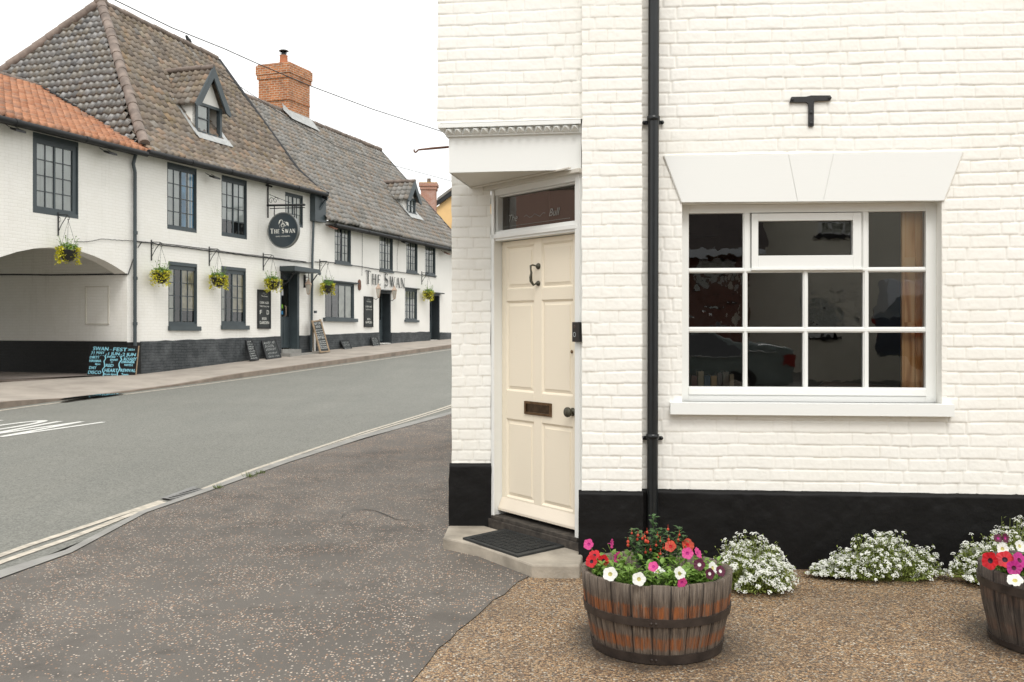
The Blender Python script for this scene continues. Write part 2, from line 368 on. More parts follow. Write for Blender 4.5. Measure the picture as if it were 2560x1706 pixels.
M = dict(
    nbrick=mat_near_brick(),
    white=mat_planked("white_gloss_paint", (.80, .81, .785), (.45, .42, .36)),
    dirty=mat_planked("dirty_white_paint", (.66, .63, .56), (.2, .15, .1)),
    cream=mat_planked("cream_door_paint", (.84, .76, .615), (.5, .41, .29)),
    black=flat("black_masonry_paint", (.0036, .0033, .0032), .6, .6, 2.5, .35, .005, bscale=60, spec=.25),
    pipe=flat("black_pipe_paint", (.007, .009, .010), .32, .2, 20, .1, .002),
    stone=flat("doorstep_stone", (.36, .32, .26), .8, .3, 5, .6, .006, bscale=50),
    grime=flat("grimy_sill_wood", (.05, .042, .034), .8, .6, 20, .5, .005),
    rubber=flat("black_rubber", (.02, .022, .022), .65, .2, 20, .3, .003),
    brass=flat("aged_brass", (.16, .1, .055), .38, .3, 30, .1, .001, metal=.9),
    bronze=flat("bronze_patina", (.09, .085, .065), .4, .35, 40, .1, .001, metal=.8),
    iron=flat("black_iron", (.018, .018, .019), .5, .2, 20, .3, .003),
    hoop=flat("hoop_iron", (.045, .034, .028), .55, .5, 12, .4, .002, metal=.3),
    rust=flat("rusty_iron", (.14, .06, .035), .75, .4, 40, .4, .003),
    soil=flat("potting_soil", (.03, .022, .016), .95, .4, 30, 1, .01),
    oak=mat_wood_tub(), oakd=mat_wood_tub(True),
    swbrick=mat_brick("white_painted_brick", (.85, .835, .785), (.87, .855, .81), (.815, .80, .75), .32, noise_c=(.72, .69, .61), nf=.25, streak=.28),
    render=mat_render(),
    swplinth=mat_brick("slate_painted_brick", (.04, .046, .05), (.055, .062, .066), (.022, .027, .03), 1.0, noise_c=(.14, .15, .155), nf=.7, rough=.6),
    passplinth=mat_brick("black_painted_brick", (.012, .013, .013), (.016, .016, .016), (.008, .008, .008), .9, nf=.1, noise_c=(.03, .03, .03), rough=.6),
    trim=flat("slate_green_paint", (.052, .068, .075), .45, .15, 3, .2, .003),
    trimd=flat("dark_slate_paint", (.02, .027, .031), .45, .2, 3, .2, .003),
    gutter=flat("black_gutter_paint", (.009, .010, .011), .6, .2, 3, .1, .002),
    brick=mat_brick("orange_chimney_brick", (.52, .2, .075), (.38, .125, .045), (.56, .45, .34), .7, .24, .09, .014, noise_c=(.1, .05, .03), nf=.55, dirt=.75),
    oldbrick=mat_brick("pink_chimney_brick", (.42, .2, .14), (.36, .16, .11), (.42, .34, .28), .6, nf=.3),
    redbrick=mat_brick("dark_red_brick", (.2, .07, .045), (.15, .055, .035), (.2, .16, .13), .5),
    lead=flat("lead_flashing", (.42, .43, .42), .5, .15, 6, .3, .006),
    tileA=mat_tile("brown_pantile", [(0, (.12, .095, .075)), (.3, (.19, .15, .115)), (.55, (.245, .195, .145)), (.75, (.17, .155, .14)), (.9, (.3, .2, .13)), (1, (.27, .25, .22))]),
    tileH=mat_tile("grey_pantile", [(0, (.06, .06, .062)), (.35, (.1, .095, .085)), (.6, (.14, .125, .1)), (.8, (.09, .082, .075)), (1, (.2, .2, .2))], .38, .5, .7, lc=(.17, .12, .06), wear=(.2, .185, .16)),
    tileB=mat_tile("weathered_pantile", [(0, (.15, .145, .132)), (.35, (.205, .2, .186)), (.6, (.25, .243, .228)), (.8, (.22, .175, .14)), (1, (.3, .293, .275))], .7, .5, lc=(.26, .17, .08)),
    tileC=mat_tile("orange_pantile", [(0, (.33, .14, .075)), (.4, (.42, .19, .1)), (.7, (.48, .235, .135)), (1, (.26, .14, .095))], .8, .6, lc=(.2, .15, .115), wear=(.47, .33, .235)),
    ridge=flat("ridge_tile_clay", (.2, .16, .135), .8, .4, 3.5, .4, .01),
    netc=flat("net_curtain", (.86, .88, .87), .9, .12, 2, .1, .004),
    lace=flat("pale_curtain", (.74, .73, .66), .9, .2, 4, .1, .004),
    bluec=flat("blue_curtain", (.16, .42, .8), .9, .5, 1.3, .1, .004),
    beige=flat("beige_curtain", (.66, .57, .4), .9, .3, 5, .1, .004),
    room=flat("dark_room", (.02, .018, .016), .9), roomb=flat("brown_room", (.045, .035, .028), .9),
    glass=mat_glass("window_glass", 2.0, .0), glassw=mat_glass("wavy_old_glass", 1.6, .22), glassn=mat_glass("near_window_glass", 3.0, .012, (.93, .94, .93)),
    glassnw=mat_glass("near_wavy_glass", 3.0, .10, (.93, .94, .93)),
    signf=flat("sign_face_navy", (.028, .04, .048), .3, .15, 3, 0), signw=flat("sign_lettering", (.78, .78, .72), .5, .05, 3, 0),
    silver=flat("sign_rim", (.2, .21, .2), .35, .1, 3, 0, metal=.5),
    blk=flat("letter_black", (.018, .024, .024), .5, .1, 3, 0), board=flat("chalkboard", (.022, .026, .026), .7, .3, 8, .2, .002),
    chalk=flat("chalk_white", (.6, .62, .6), .9, .2, 30, 0), cyan=flat("cyan_paint", (.25, .58, .7), .7, .15, 10, 0),
    timber=flat("raw_timber", (.3, .22, .14), .8, .3, 10, .3, .003), copper=flat("lantern_copper", (.45, .33, .25), .5, .3, 20, .1, .002),
    lampglass=flat("lantern_glass", (.42, .4, .35), .25, .2, 10, 0), concrete=flat("kerb_concrete", (.28, .275, .255), .85, .18, 4, .6, .004, bscale=80),
    kerb2=flat("granite_kerb", (.24, .195, .155), .85, .25, 3, .6, .006, bscale=40),
    line=flat("cream_line_paint", (.5, .455, .375), .7, .3, 14, .4, .003, bscale=120), marking=flat("white_road_paint", (.66, .66, .62), .7, .12, 5, .4, .003, bscale=120),
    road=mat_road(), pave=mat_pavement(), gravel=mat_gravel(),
    farpave=flat("far_footway_asphalt", (.36, .32, .275), .85, .2, 1.5, .5, .006, bscale=40), apron=flat("brown_asphalt", (.19, .16, .14), .85, .25, 1.2, .5, .006),
    puddle=flat("puddle_water", (.008, .009, .008), .02, .2, 4, 0), grass=mat_leaf("grass_green", (.11, .15, .03)), field=flat("far_ground", (.1, .11, .07), .9, .3, .2),
    yellow=flat("yellow_render", (.78, .52, .24), .8, .08, 1, .1), fhouse=flat("cream_render", (.8, .76, .64), .85, .1, .6, .1),
    plastic=flat("black_plastic", (.012, .012, .012), .35, .1, 5, 0), ringl=flat("bell_ring", (.45, .5, .52), .4, .1, 5, 0),
    paper=flat("white_paper", (.72, .74, .76), .7, .05, 5, 0), green=flat("green_sticker", (.2, .45, .02), .5, .1, 5, 0), blue=flat("blue_sticker", (.05, .3, .6), .5, .1, 5, 0),
    pine=mat_pine(), cane=flat("cane_basket", (.14, .08, .045), .8, .4, 30, .5, .01),
    leafy=mat_leaf("leaf_green", (.2, .34, .065)), leafd=mat_leaf("leaf_dark_green", (.075, .15, .05)), leafyel=mat_leaf("leaf_lime", (.68, .64, .05), .3), leafal=mat_leaf("alyssum_green", (.27, .33, .08)),
    pwhite=mat_leaf("petal_white", (.84, .85, .80), .04), pred=mat_leaf("petal_red", (.62, .008, .02), .25), ppink=mat_leaf("petal_pink", (.72, .07, .3), .2), pmag=mat_leaf("petal_magenta", (.5, .02, .24), .2),
    ppurple=mat_leaf("petal_burgundy", (.1, .006, .035), .3), pbud=mat_leaf("fuchsia_bud", (.62, .08, .04), .25), pthroat=mat_leaf("petal_throat", (.6, .55, .2), .2), pdark=flat("petal_eye", (.02, .005, .015), .7),
    wire=flat("cable_black", (.03, .032, .034), .6, .1, 3, 0), carg=flat("car_grey_green", (.14, .18, .17), .2, .05, 2, 0, spec=.8), card=flat("car_dark_blue", (.05, .075, .1), .2, .05, 2, 0, spec=.8),
    carw=flat("van_white", (.6, .63, .66), .25, .05, 2, 0), carglass=flat("car_window", (.012, .015, .016), .06, .1, 2, 0, spec=1), tyre=flat("tyre_rubber", (.02, .02, .02), .8), lampr=flat("tail_lamp_red", (.22, .01, .008), .25, .1, 3, 0),
    plate=flat("plate_yellow", (.6, .45, .05), .5, .1, 3, 0), roofb=flat("dark_brown_roof", (.05, .035, .03), .8, .3, 5, .6, .02), chrome=flat("chrome_trim", (.6, .62, .62), .2, .05, 3, 0, metal=.9), pinkr=flat("pink_render", (.72, .47, .38), .85, .1, .6, .1), bird=flat("dark_feather", (.03, .033, .035), .6),
)

# ------------------------------------------------------------------ lettering
def strokes_mesh(mb, F3, strokes, mi=0):
    """strokes: list of (pts, widths); F3 maps 2-D to world"""
    for pts, wd in strokes:
        n = len(pts); wd = wd if isinstance(wd, list) else [wd] * n; L_ = []
        for i in range(n):
            a = pts[max(i - 1, 0)]; b = pts[min(i + 1, n - 1)]; dx, dy = b[0] - a[0], b[1] - a[1]; l = math.hypot(dx, dy) or 1
            nx, ny = -dy / l * wd[i] / 2, dx / l * wd[i] / 2
            L_.append(((pts[i][0] + nx, pts[i][1] + ny), (pts[i][0] - nx, pts[i][1] - ny)))
        for i in range(n - 1):
            mb.face([F3(*L_[i][1]), F3(*L_[i + 1][1]), F3(*L_[i + 1][0]), F3(*L_[i][0])], mi=mi)
def serif_glyph(c, wt=.13, th=.055, wx=1.0):
    """unit-height roman capitals: returns (strokes, advance)"""
    S = []; sf = lambda x, y, w: S.append(([(x - w / 2, y), (x + w / 2, y)], .035))
    if c == 'T': S += [([(.36, 0), (.36, 1)], wt), ([(.02, .975), (.7, .975)], .05), ([(.02, .98), (.0, .84)], [.06, .02]), ([(.7, .98), (.72, .84)], [.06, .02])]; sf(.36, .018, .3); adv = .72
    elif c == 'H': S += [([(.14, 0), (.14, 1)], wt), ([(.62, 0), (.62, 1)], wt), ([(.14, .52), (.62, .52)], th)]; [sf(x, y, .26) for x in (.14, .62) for y in (.018, .982)]; adv = .78
    elif c == 'E': S += [([(.14, 0), (.14, 1)], wt), ([(.1, .975), (.52, .975)], .05), ([(.14, .52), (.46, .52)], th), ([(.1, .025), (.55, .025)], .05), ([(.52, .99), (.54, .82)], [.05, .02]), ([(.55, 0), (.6, .2)], [.05, .02])]; adv = .62
    elif c == 'S':
        pts = []; ws = []
        for k in range(17):
            t = k / 16; 
            if t < .5: a = rad(40) + (rad(270) - rad(40)) * (t / .5); pts.append((.27 + .19 * math.cos(a), .75 + .23 * math.sin(a)))
            else: a = rad(90) - (rad(90) + rad(140)) * ((t - .5) / .5); pts.append((.27 + .22 * math.cos(a), .26 + .25 * math.sin(a)))
            ws.append(.05 + .1 * math.exp(-((t - .5) / .2) ** 2))
        S += [(pts, ws), ([(.43, .98), (.44, .8)], [.045, .02]), ([(.08, .02), (.07, .2)], [.045, .02])]; adv = .58
    elif c == 'W': S += [([(.1, 1), (.32, 0)], wt), ([(.32, 0), (.5, .9)], th), ([(.46, 1), (.7, 0)], wt), ([(.7, 0), (.93, 1)], th)]; [sf(x, .982, .22) for x in (.1, .46, .93)]; adv = 1.04
    elif c == 'A': S += [([(.06, 0), (.36, 1)], th), ([(.36, 1), (.66, 0)], wt), ([(.17, .35), (.54, .35)], .045)]; sf(.06, .018, .22); sf(.67, .018, .26); adv = .74
    elif c == 'N': S += [([(.12, 0), (.12, 1)], th), ([(.12, 1), (.68, 0)], wt), ([(.68, 0), (.68, 1)], th)]; sf(.12, .018, .22); sf(.1, .982, .2); sf(.68, .982, .22); adv = .82
    return S, adv
def the_swan(mb, F3, h_big, h_small, width, mi=0, bold=1.0, split=None):
    seq = [('T', h_big), ('H', h_small), ('E', h_small), (' ', 0), ('S', h_big), ('W', h_small), ('A', h_small), ('N', h_small)]
    tot = 0; items = []; mb0 = mb
    for c, h in seq:
        if c == ' ': tot += .5 * h_small; continue
        S, adv = serif_glyph(c); items.append((S, h, tot)); tot += (adv + .16) * h
    k = width / tot
    for S, h, x0 in items:
        mb = split() if split else mb0
        strokes_mesh(mb, F3, [([((x0 + x * h) * k, y * h) for x, y in p], [w_ * h * k * .95 * bold for w_ in (wd if isinstance(wd, list) else [wd] * len(p))]) for p, wd in S], mi)
_tc = {}
def text2d(txt):
    if txt in _tc: return _tc[txt]
    cu = bpy.data.curves.new("t", 'FONT'); cu.body = txt; cu.size = 1; cu.resolution_u = 3; ob = bpy.data.objects.new("t", cu); col.objects.link(ob)
    dg = bpy.context.evaluated_depsgraph_get(); me = ob.evaluated_get(dg).to_mesh()
    v = [(p.co.x, p.co.y) for p in me.vertices]; f = [tuple(p.vertices) for p in me.polygons]
    ob.evaluated_get(dg).to_mesh_clear(); bpy.data.objects.remove(ob); bpy.data.curves.remove(cu)
    x0 = min(p[0] for p in v); x1 = max(p[0] for p in v); v = [(p[0] - x0, p[1]) for p in v]
    _tc[txt] = (v, f, x1 - x0); return _tc[txt]
def text(mb, F3, txt, x, y, h, width=None, center=False, shear=0, mi=0):
    v, f, wd = text2d(txt); sy = h / .7; sx = (width / wd) if width else sy
    ox = x - (wd * sx / 2 if center else 0)
    mb.shared([F3(ox + p[0] * sx + shear * p[1] * sy, y + p[1] * sy) for p in v], f, mi=mi, sm=False)
def scribble(mb, F3, x0, x1, y, h, rnd, wd=.012, mi=0):
    x = x0
    while x < x1 - h:
        L = min(rnd.uniform(2, 4.5) * h, x1 - x); n = max(3, int(L / (h * .3)))
        pts = [(x + L * i / n, y + (h if (i % 2) else 0) * rnd.uniform(.55, 1.0)) for i in range(n + 1)]
        strokes_mesh(mb, F3, [(pts, wd)], mi); x += L + h * .7

# ------------------------------------------------------------------ numpy height-field walls
def vnoise(x, y, sc, seed):
    rs = np.random.RandomState(seed); n = 256; lat = rs.rand(n, n); X = x * sc + 1000; Y = y * sc + 1000
    xi = np.floor(X).astype(int); yi = np.floor(Y).astype(int); fx = X - xi; fy = Y - yi; fx = fx * fx * (3 - 2 * fx); fy = fy * fy * (3 - 2 * fy)
    a = lat[xi % n, yi % n]; b = lat[(xi + 1) % n, yi % n]; c = lat[xi % n, (yi + 1) % n]; d = lat[(xi + 1) % n, (yi + 1) % n]
    return (a * (1 - fx) + b * fx) * (1 - fy) + (c * (1 - fx) + d * fx) * fy - .5
def brick_h(a, z, seed, bl=.228, bh=.075, jd=.0058, shift=0.0, headers=True):
    zz = z + vnoise(a, z, 3.1, seed) * .010 + vnoise(a, z, 11, seed + 1) * .005
    row = np.floor(zz / bh).astype(int); fz = zz / bh - row
    rs = np.random.RandomState(seed); off = rs.rand(400)
    aa = a + vnoise(a, z, 7, seed + 2) * .012 + (row % 2) * .5 * bl * .5 + off[row % 400] * .06 + shift
    # alternating long and short bricks, long : short = 2 : 1
    per = bl * 1.5; k = np.floor(aa / per).astype(int); fa = aa - k * per
    short = fa > bl; bx = np.where(short, fa - bl, fa); bw = np.where(short, bl * .5, bl)
    bid = k * 2 + short
    dz = np.minimum(fz, 1 - fz) * bh; da = np.minimum(bx, bw - bx)
    sm = lambda d, e0, e1: (lambda t: t * t * (3 - 2 * t))(np.clip((d - e0) / (e1 - e0), 0, 1))
    jz = sm(dz, .0005, .009); ja = sm(da, .0005, .010)
    global GRIME
    low = fz * bh
    GRIME = np.clip(np.maximum((1 - sm(np.abs(low - .001), .0005, .0045)), .55 * (1 - sm(da, .0, .0035))), 0, 1)
    fadeA = .25 + .75 * np.clip(vnoise(a, z, 2.3, seed + 3) * 2.5 + .35, 0, 1)
    fadeZ = .5 + .5 * np.clip(vnoise(a, z, 1.7, seed + 4) * 3 + .5, 0, 1)
    hsh = np.abs(np.sin((row * 127.1 + bid * 311.7) * 1.0) * 43758.5453) % 1
    h = -jd * np.maximum((1 - jz) * fadeZ * .85, (1 - ja) * fadeA * .95)
    h += (hsh - .5) * .0026 + vnoise(a, z, 24, seed + 5) * .0014 + vnoise(a, z, 75, seed + 6) * .0013 + vnoise(a, z, 4, seed + 7) * .003
    h -= (fz - .5) * .0012
    return h
def wall_field(name, F, a0, a1, z0, z1, off, mat, parent, res=.006, holes=(), mode='brick', seed=1, fn=None, shift=0.0, edge=.03):
    na = int(round((a1 - a0) / res)) + 1; nz = int(round((z1 - z0) / res)) + 1
    A, Z = np.meshgrid(np.linspace(a0, a1, na), np.linspace(z0, z1, nz))
    if mode == 'brick': H = brick_h(A, Z, seed, shift=shift)
    else: H = vnoise(A, Z, 5, seed) * .008 + vnoise(A, Z, 17, seed + 1) * .005 + vnoise(A, Z, 60, seed + 2) * .002
    if mode == 'plinth':
        tz = z1 - Z + vnoise(A, Z * 0, 9, seed + 3) * .008; H -= .03 * np.clip(1 - tz / .02, 0, 1) ** 2
    if fn is not None: H = H + fn(A, Z)
    if mode == 'brick': GR = GRIME.ravel()
    A2 = A + vnoise(A * 0, Z, 13, seed + 9) * .006 * (np.minimum(A - a0, a1 - A) < .004)   # ragged corners
    o = ORIG.get(parent.name, V((0, 0, 0)))
    B = off + H
    X = F.P.x + F.d.x * A2 + F.n.x * B - o.x; Yc = F.P.y + F.d.y * A2 + F.n.y * B - o.y; Zc = Z - o.z
    co = np.stack([X, Yc, Zc], -1).reshape(-1, 3)
    ia, iz = np.meshgrid(np.arange(na - 1), np.arange(nz - 1)); ca = (A[:-1, :-1] + A[1:, 1:]) / 2; cz = (Z[:-1, :-1] + Z[1:, 1:]) / 2
    keep = np.ones_like(ca, bool)
    for hh in holes: keep &= ~hh(ca, cz)
    i0 = (iz * na + ia)[keep]; q = np.stack([i0, i0 + 1, i0 + 1 + na, i0 + na], -1)
    used = np.zeros(len(co), bool); used[q.ravel()] = True; remap = np.cumsum(used) - 1; co = co[used]; q = remap[q]
    if mode == 'brick': GR = GR[used]
    me = bpy.data.meshes.new(name); me.vertices.add(len(co)); me.vertices.foreach_set("co", co.ravel().astype(np.float32))
    me.loops.add(q.size); me.loops.foreach_set("vertex_index", q.ravel().astype(np.int32)); me.polygons.add(len(q))
    me.polygons.foreach_set("loop_start", np.arange(0, q.size, 4, dtype=np.int32)); me.polygons.foreach_set("loop_total", np.full(len(q), 4, np.int32))
    me.update(calc_edges=True); me.polygons.foreach_set("use_smooth", np.ones(len(q), bool)); me.materials.append(mat)
    if mode == 'brick':
        la = me.attributes.new("grime", 'FLOAT', 'POINT'); la.data.foreach_set("value", GR.astype(np.float32))
    ob = bpy.data.objects.new(name, me); col.objects.link(ob); ob.parent = parent; ORIG[ob.name] = o; return ob

# pantiles: prof(q) -> (n, z) up the slope; clip(a, q) keeps a cell
def pantiles(mb, F, a0, a1, slope_pts, clip=None, zfix=None, tw=.24, tg=.27, amp=1.0, mi=0, seed=3, step=.036):
    seg = []; tot = 0
    for (n0, z0), (n1, z1) in zip(slope_pts[:-1], slope_pts[1:]):
        l = math.hypot(n1 - n0, z1 - z0); seg.append((tot, l, n0, z0, n1, z1)); tot += l
    rows = max(1, int(round(tot / tg))); tg = tot / rows; cols_ = max(1, int(round((a1 - a0) / tw))); tw_ = (a1 - a0) / cols_
    def base(q):
        for t0, l, n0, z0, n1, z1 in seg:
            if q <= t0 + l + 1e-6: break
        f = (q - t0) / l; dn, dz = (n1 - n0) / l, (z1 - z0) / l
        return n0 + (n1 - n0) * f, z0 + (z1 - z0) * f, -dz * 0 + dz, -dn     # normal = (dz, -dn)
    rr = random.Random(seed); NP = 8; jit = {}
    sag = [rr.uniform(-1, 1) for _ in range(64)]
    prof = []
    for k in range(NP):
        t = k / NP; prof.append((-.022 * math.sin(PI * t / .68) if t < .68 else .032 * math.sin(PI * (t - .68) / .32)) * amp)
    na = cols_ * NP
    for r_ in range(rows):
        lines = []
        for (dq, lift) in ((0.0, -.03), (0.003, step), (tg + .012, .002)):
            q = min(r_ * tg + dq, tot); n_, z_, nn, nz = base(q); ln = []
            for i in range(na + 1):
                c = i // NP; key = (r_, c)
                if key not in jit: jit[key] = (rr.uniform(-.007, .007), rr.uniform(-.012, .012))
                j, jq = jit[key]; a = a0 + i * tw_ / NP
                h = prof[i % NP] + lift + j + .02 * sag[int(a * 1.3) % 64] * math.sin(q * 1.7 + a)
                zz = z_ + nz * h - (jq * .6 if lift > .02 or lift < 0 else 0)  # noqa
                if zfix: zz += zfix(a, q / tot)
                ln.append(F(a, n_ + nn * h, zz))
            lines.append(ln)
        fs = []; uvs = []
        W_ = na + 1
        for li in range(2):
            for i in range(na):
                ac = a0 + (i + .5) * tw_ / NP; qc = (r_ + .5) * tg
                if clip and not clip(ac, qc / tot): continue
                fs.append((li * W_ + i, li * W_ + i + 1, (li + 1) * W_ + i + 1, (li + 1) * W_ + i))
                u = (i + .5) / NP; uvs.append([(u, r_ + .5)] * 4)
        mb.shared(lines[0] + lines[1] + lines[2], fs, uvs, mi=mi, sm=True)

# ------------------------------------------------------------------ ground, road, pavements
GZ = -.14
mb = MB()
ys = [-60, -30, -10, 0, 5, 10, 14, 17, 19, 21, 23, 25, 28, 32, 38, 50, 70, 120, 300, 900]; xs = [-700, -200, -60, -25, -12, -6, 0, 6, 14, 40, 200, 700]
vs_ = [V((x, y, g(min(y, 60)) + GZ)) for y in ys for x in xs]; W_ = len(xs)
mb.shared(vs_, [(j * W_ + i, j * W_ + i + 1, (j + 1) * W_ + i + 1, (j + 1) * W_ + i) for j in range(len(ys) - 1) for i in range(W_ - 1)])
struct(mb.build("ground", M['field']))
near_in = [V((-5.2, -6, 0)), V((-3.9, 0, 0)), V((-3.35, 4, 0))] + [gnd(x, y) for x, y in ((0, 1428), (164, 1377), (349, 1281), (502, 1227), (700, 1155), (900, 1090), (1127, 1030))] + [V((3.0, 37, g(37))), V((7.5, 60, g(60)))]
near_out = [V((-5.05, -6, 0)), V((-3.75, 0, 0)), V((-3.22, 4, 0))] + [gnd(x, y) for x, y in ((0, 1448), (180, 1383), (366, 1283), (520, 1230), (716, 1159), (912, 1096), (1138, 1034))] + [V((3.2, 37, g(37))), V((7.7, 60, g(60)))]
far_k = [V((-12.5, -6, 0)), V((-11.2, 2, 0)), V((-10.2, 9, 0)), V((-9.6, 14, 0))] + [gnd(x, y) for x, y in ((0, 1021), (70, 1011), (130, 1003), (200, 995), (360, 975), (470, 961), (579, 947), (800, 916), (1127, 870))] + [V((2.2, 49, g(49))), V((6.3, 60, g(60)))]
def resample(pts, n):
    L = [0]
    for a, b in zip(pts[:-1], pts[1:]): L.append(L[-1] + (b - a).length)
    out_ = []
    for i in range(n + 1):
        t = L[-1] * i / n; k = 0
        while k < len(L) - 2 and L[k + 1] < t: k += 1
        f = (t - L[k]) / (L[k + 1] - L[k]); out_.append(pts[k].lerp(pts[k + 1], max(0, min(1, f))))
    return out_
def ribbon(mb, A, B, nc=6, h=lambda p: 0.0, mi=0, crown=0.0):
    vs_ = []; n = len(A)
    for a, b in zip(A, B):
        for c in range(nc + 1):
            p = a.lerp(b, c / nc); vs_.append(V((p.x, p.y, p.z + h(p) + crown * 4 * (c / nc) * (1 - c / nc))))
    mb.shared(vs_, [(i * (nc + 1) + c, (i + 1) * (nc + 1) + c, (i + 1) * (nc + 1) + c + 1, i * (nc + 1) + c + 1) for i in range(n - 1) for c in range(nc)], mi=mi)
mb = MB(); A = resample(near_in, 60); B = resample(far_k, 60)
for p in A + B: p.z = g(p.y)
ribbon(mb, A, B, 10, lambda p: g(p.y) - p.z - .012, crown=0.0); struct(mb.build("road", M['road']))
mb = MB(); ribbon(mb, near_in, near_out, 1, lambda p: .006)
for a, b in zip(near_in[:-1], near_in[1:]): mb.face([a + V((0, 0, .006)), b + V((0, 0, .006)), b - V((0, 0, .05)), a - V((0, 0, .05))])
struct(mb.build("kerb", M['concrete']))
# near pavement and the gravel forecourt: two sheets sharing a border
border = [gnd(x, y) for x, y in ((900, 1830), (1023, 1706), (1110, 1610), (1160, 1563), (1210, 1521), (1262, 1480), (1290, 1455), (1318, 1440))] + [V((.42, 6.35, 0))]
border = [V((-1.6, -6, 0)), V((-1.0, 1.5, 0))] + border
mb = MB()
R1 = resample(near_out[:7], 90); R2 = resample(border, 90)
rw = random.Random(4)
for i in range(3, 90): R2[i] = R2[i] + V((rw.uniform(-.012, .012), rw.uniform(-.012, .012), 0)) * (1 if i > 25 else .5)
ribbon(mb, R1, R2, 8)
Rb = [V((.42, 6.35, 0)), V((1.0, 9, 0)), V((1.6, 14, 0)), V((3.6, 22, g(22))), V((7, 37, g(37))), V((12, 60, g(60)))]
ribbon(mb, resample(near_out[6:], 30), resample(Rb, 30), 8)
struct(mb.build("pavement", M['pave']))
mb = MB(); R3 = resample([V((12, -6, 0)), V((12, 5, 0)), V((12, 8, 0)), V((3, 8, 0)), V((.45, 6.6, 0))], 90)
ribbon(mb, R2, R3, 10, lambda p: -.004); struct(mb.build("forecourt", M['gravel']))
# curved crack line in the near pavement
mb = MB(); pts = [gnd(x, y, .001) for x, y in ((852, 1297), (858, 1288), (880, 1279), (905, 1275), (935, 1277), (960, 1287), (990, 1300), (1020, 1302), (1045, 1290))]
pts = resample(pts, 40); pts2 = [p + V((rw.uniform(.002, .006), rw.uniform(.005, .016), .003)) for p in pts]; pts = [p + V((0, 0, .003)) for p in pts]
ribbon(mb, pts, pts2, 1); pav = bpy.data.objects["pavement"]; mb.build("crack", flat("tar_crack", (.03, .028, .025), .8), pav)
# double yellow lines
def line_strip(pts, wd, z=.0): 
    P_ = resample(pts, max(4, len(pts) * 4)); Q = []
    for i, p in enumerate(P_):
        t = (P_[min(i + 1, len(P_) - 1)] - P_[max(i - 1, 0)]).normalized(); nrm = V((t.y, -t.x, 0)); Q.append((V((p.x, p.y, g(p.y) - .007 + z)) - nrm * wd / 2, V((p.x, p.y, g(p.y) - .007 + z)) + nrm * wd / 2))
    return Q
mb = MB()
for pxl, wd in (([(0, 1384), (200, 1318), (404, 1250)], .065), ([(0, 1403), (200, 1334), (330, 1282), (415, 1253)], .065), ([(500, 1224), (515, 1214), (640, 1170), (900, 1082), (1127, 1013)], .06), ([(512, 1226), (540, 1212), (660, 1170), (900, 1087), (1127, 1018)], .05)):
    P_ = [gnd(x, y) for x, y in pxl]
    if pxl[0][0] == 0: P_ = [V((P_[0].x - .25, P_[0].y - 5, 0))] + P_
    else: P_ = P_ + [V((3.4 - .7, 38, 0))]
    Q = line_strip(P_, wd); ribbon(mb, [q[0] for q in Q], [q[1] for q in Q], 1)
Pf = [gnd(x, y) for x, y in ((0, 1025.5), (70, 1016), (200, 999), (360, 979.5), (579, 951), (800, 920), (1127, 873.5))] + [V((2.4, 48.6, 0))]
Q = line_strip([V((-9.8, 10, 0))] + Pf, .09); ribbon(mb, [q[0] for q in Q], [q[1] for q in Q], 1)
struct(mb.build("yellow_line", M['line']))
# SLOW marking, tops pointing up the road
ax = V((.17, .985, 0)).normalized(); cr = V((ax.y, -ax.x, 0))
o0 = V((-6.45, 15.33, 0))       # top of the middle of T2/T3 of the W
def slow(x, y): p = o0 + cr * x + ax * (y - 1) * 2.05; return V((p.x, p.y, g(p.y) - .007))
mb = MB(); wv = .10
for x0, S in ((-.56, [([(0, 1), (.19, 0)], wv), ([(.19, 0), (.37, 1)], wv), ([(.37, 1), (.52, 0)], wv), ([(.52, 0), (.74, 1)], wv)]),
              (-1.12, [([(.24 + .19 * math.cos(a * PI / 14), .5 + .5 * math.sin(a * PI / 14)) for a in range(29)], .1)]),
              (-1.62, [([(.05, 1), (.05, 0)], .1), ([(.0, .03), (.4, .03)], .12)]),
              (-2.2, [([(.4, .85), (.35, .97), (.2, 1), (.08, .9), (.08, .65), (.38, .35), (.4, .12), (.25, .0), (.08, .04), (.05, .18)], .1)])):
    strokes_mesh(mb, lambda x, y: slow(x + x0, y), [([(p[0], p[1]) for p in pts], w_) for pts, w_ in S])
struct(mb.build("road_marking", M['marking']))
# far kerb and footway
def kh(i_f):      # kerb height along the list of far kerb points
    return i_f
kz = [.1, .1, .1, .1, .1, .1, .02, .015, .02, .03, .1, .11, .11, .11, .11]
kb = [V((p.x, p.y, g(p.y) - .02)) for p in far_k]; kt = [V((p.x, p.y, g(p.y) + h)) for p, h in zip(far_k, kz)]
outn = []
for i, p in enumerate(kt):
    t = (kt[min(i + 1, len(kt) - 1)] - kt[max(i - 1, 0)]).normalized(); outn.append(V((-t.y, t.x, 0)))
ktb = [p + n * .13 for p, n in zip(kt, outn)]
mb = MB(); ribbon(mb, resample(kb, 80), resample(kt, 80), 1); ribbon(mb, resample(kt, 80), resample(ktb, 80), 1); struct(mb.build("kerb", M['kerb2']))
base_l = [V((-19, -6, .1)), V((-17.0, 2, .1)), SW(-22, 0, .1), SW(-19, 0, .1), SW(-14.5, 0, .12), SW(-12, 0, .12), SW(-10.2, 0, .14), SW(-8.4, 0, .16), SW(-6.02, 0, .18), SW(-4, 0, .3), SW(-1.56, 0, .45), SW(1.67, 0, .66), SW(3.02, 0, .71), SW(6.55, 0, .87), SW(12.85, 0, 1.04), SW(20, 0, 1.3), SW(26, 0, 1.45)]
base_in = [p - SW.n * .3 for p in base_l]
